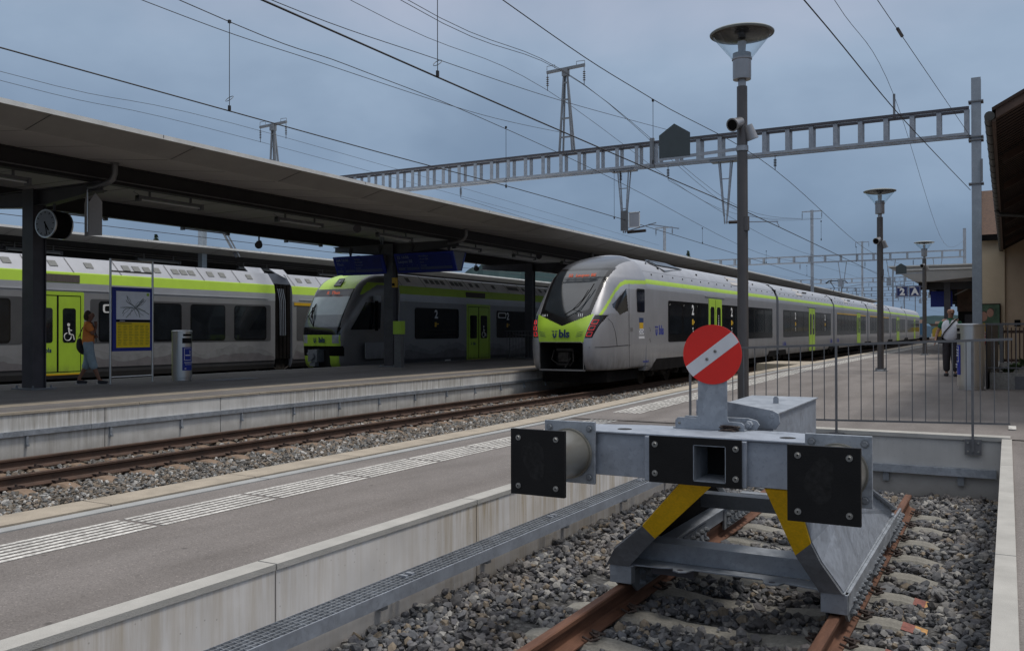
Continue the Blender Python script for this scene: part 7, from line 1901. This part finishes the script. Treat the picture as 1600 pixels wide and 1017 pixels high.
# man on the right platform, standing, facing the camera, head turned to his left
Mn, n, s, hp = person('shaven headed person in white polo shirt with green sleeves behind the tall bin', 1.78, (-1.30, 25.8, gz(25.8)), R(176),
    dict(rel=(.31, -.02, 1.12), rwr=(.345, .10, .92), rhd=(.05, .2, -1), rth=(-.4, 1, 0), lel=(-.27, -.02, 1.14), lwr=(-.27, .08, .92), lth=(.4, 1, 0),
         rkn=(.10, .02, .50), ran=(.10, 0, .09), lkn=(-.09, .03, .50), lan=(-.12, .04, .09), waist=(.165, .15)), 'skin2', headturn=R(24))
sh = {'pelvis': (q((0, .0, .86)), (.20*s, .16*s)), 'waist': (q((0, .03, 1.08)), (.215*s, .19*s)), 'chest': (q((0, .0, 1.30)), (.215*s, .165*s)), 'neck0': (q((0, -.005, 1.47)), (.125*s, .105*s)),
      'rsh': (n['rsh'][0], .086*s), 'lsh': (n['lsh'][0], .086*s)}
skinned('polo_shirt', sh, [('pelvis', 'waist'), ('waist', 'chest'), ('chest', 'neck0'), ('chest', 'rsh'), ('chest', 'lsh')], 'wshirt', Mn)
for a in 'rl':
    skinned('sleeve', {'a': (n[a+'sh'][0].lerp(n[a+'el'][0], .0), .080*s), 'c': (n[a+'sh'][0].lerp(n[a+'el'][0], .35), .078*s), 'b': (n[a+'sh'][0].lerp(n[a+'el'][0], .72), .072*s)}, [('a', 'c'), ('c', 'b')], 'gsleeve', Mn)
mb = MB(); mb.lathe([(.072*s, 1.47*s), (.088*s, 1.43*s)], (0, 0, 0), 16, caps=False); o = mb.build('collar', 'gsleeve', None, origin=(0, 0, 0)); o.parent = Mn
mb = MB(); mb.plate([tuple(q(p)) for p in ((-.03, .085, 1.475), (.03, .085, 1.475), (.012, .168, 1.33), (-.012, .168, 1.33))], .006); o = mb.build('placket', 'gsleeve', None); o.parent = Mn
trousers(n, s, 'dtrous', Mn, .97, (.122, .10, .086)); shoes(n, s, Mn, sole=False)
mb = MB(); mb.tube([tuple(q(p)) for p in ((-.16, -.02, 1.46), (-.10, .10, 1.41), (.0, .165, 1.27), (.12, .19, 1.12), (.19, .12, .98), (.2, .02, .93))], .016, 6); sb = mb.build('shoulder_strap', 'bagb', None); sb.parent = Mn
for o in (W, Mn, hb_):
    pass
mb = MB(); mb.box(.19, .29, -.10, .14, .84, 1.02); o = mb.build('hip_bag', 'bagb', None); o.location = Mn.location+Matrix.Rotation(R(176), 3, 'Z') @ V(((.19+.29)/2, .02, .84)); o.rotation_euler.z = R(176); tag(o, 'small dark bag hanging at the hip of the man in the white polo shirt', 'bag')

# ------------------------------------------------------------------ camera
F_ = 1395.0; yaw = R(29.05); pitch = R(.40); roll = R(.12)
fwd = V((-math.sin(yaw)*math.cos(pitch), math.cos(yaw)*math.cos(pitch), math.sin(pitch))); right = V((math.cos(yaw), math.sin(yaw), 0)); up = right.cross(fwd)
r2 = right*math.cos(roll)-up*math.sin(roll); u2 = right*math.sin(roll)+up*math.cos(roll)
cam = bpy.data.cameras.new('camera'); co = bpy.data.objects.new('camera', cam); COL.objects.link(co)
m4 = Matrix((r2, u2, -fwd)).transposed().to_4x4(); m4.translation = V((0, 0, 1.33)); co.matrix_world = m4
cam.sensor_width = 36; cam.lens = 36*F_/1600; cam.clip_end = 6000; cam.clip_start = .05
scene.camera = co

# ------------------------------------------------------------------ daylight under heavy cloud
w = bpy.data.worlds.new('World'); scene.world = w; w.use_nodes = True
n = w.node_tree.nodes; l = w.node_tree.links; bgn = n.get('Background')
SUN_EL, SUN_AZ = R(70), R(72)       # azimuth measured clockwise from +Y
sky = n.new('ShaderNodeTexSky'); sky.sky_type = 'NISHITA'; sky.sun_disc = False; sky.sun_elevation = SUN_EL; sky.sun_rotation = SUN_AZ; sky.dust_density = 3; sky.air_density = 1.2
tc = n.new('ShaderNodeTexCoord'); sep = n.new('ShaderNodeSeparateXYZ'); l.new(tc.outputs['Generated'], sep.inputs[0])
rg = n.new('ShaderNodeValToRGB'); el = rg.color_ramp.elements
stops = [(0.0, (.17, .24, .335)), (.05, (.168, .246, .36)), (.16, (.225, .315, .445)), (.30, (.325, .42, .55)), (.42, (.40, .44, .55)), (.66, (.86, .91, .98)), (1.0, (1.06, 1.06, 1.08))]
while len(el) < len(stops): el.new(.5)
for i, (p, c) in enumerate(stops): el[i].position = p; el[i].color = (*c, 1)
# soft clouds
mp = n.new('ShaderNodeMapping'); mp.inputs['Scale'].default_value = (1.9, 1.9, 3.6); l.new(tc.outputs['Generated'], mp.inputs[0])
cn = n.new('ShaderNodeTexNoise'); cn.inputs['Scale'].default_value = 1.9; cn.inputs['Detail'].default_value = 5; cn.inputs['Roughness'].default_value = .5; cn.inputs['Distortion'].default_value = .15; l.new(mp.outputs[0], cn.inputs['Vector'])
sc_ = n.new('ShaderNodeMath'); sc_.operation = 'MULTIPLY_ADD'; sc_.inputs[1].default_value = .24; sc_.inputs[2].default_value = -.11; l.new(cn.outputs['Fac'], sc_.inputs[0])
ad = n.new('ShaderNodeMath'); ad.operation = 'ADD'; l.new(sep.outputs[2], ad.inputs[0]); l.new(sc_.outputs[0], ad.inputs[1]); l.new(ad.outputs[0], rg.inputs['Fac'])
c3 = n.new('ShaderNodeValToRGB'); c3.color_ramp.elements[0].position = .35; c3.color_ramp.elements[0].color = (.90, .915, .94, 1); c3.color_ramp.elements[1].position = .72; c3.color_ramp.elements[1].color = (1.13, 1.135, 1.14, 1); l.new(cn.outputs['Fac'], c3.inputs[0])
mu = n.new('ShaderNodeMixRGB'); mu.blend_type = 'MULTIPLY'; mu.inputs[0].default_value = 1; l.new(rg.outputs[0], mu.inputs[1]); l.new(c3.outputs[0], mu.inputs[2])
sk = n.new('ShaderNodeMixRGB'); sk.blend_type = 'MULTIPLY'; sk.inputs[0].default_value = 1; sk.inputs[2].default_value = (.07, .07, .07, 1); l.new(sky.outputs[0], sk.inputs[1])
mx = n.new('ShaderNodeMixRGB'); mx.inputs[0].default_value = .90; l.new(sk.outputs[0], mx.inputs[1]); l.new(mu.outputs[0], mx.inputs[2])
l.new(mx.outputs[0], bgn.inputs['Color']); bgn.inputs['Strength'].default_value = 1.0
sd = bpy.data.lights.new('sun', 'SUN'); sd.energy = 2.1; sd.angle = R(11); sd.color = (1, .95, .88)
so = bpy.data.objects.new('sun', sd); COL.objects.link(so)
dirv = V((math.sin(SUN_AZ)*math.cos(SUN_EL), math.cos(SUN_AZ)*math.cos(SUN_EL), math.sin(SUN_EL)))
so.rotation_euler = dirv.to_track_quat('Z', 'Y').to_euler(); so.location = (5, -5, 20)
scene.view_settings.view_transform = 'Standard'; scene.view_settings.look = 'None'; scene.view_settings.exposure = 0; scene.view_settings.gamma = 1
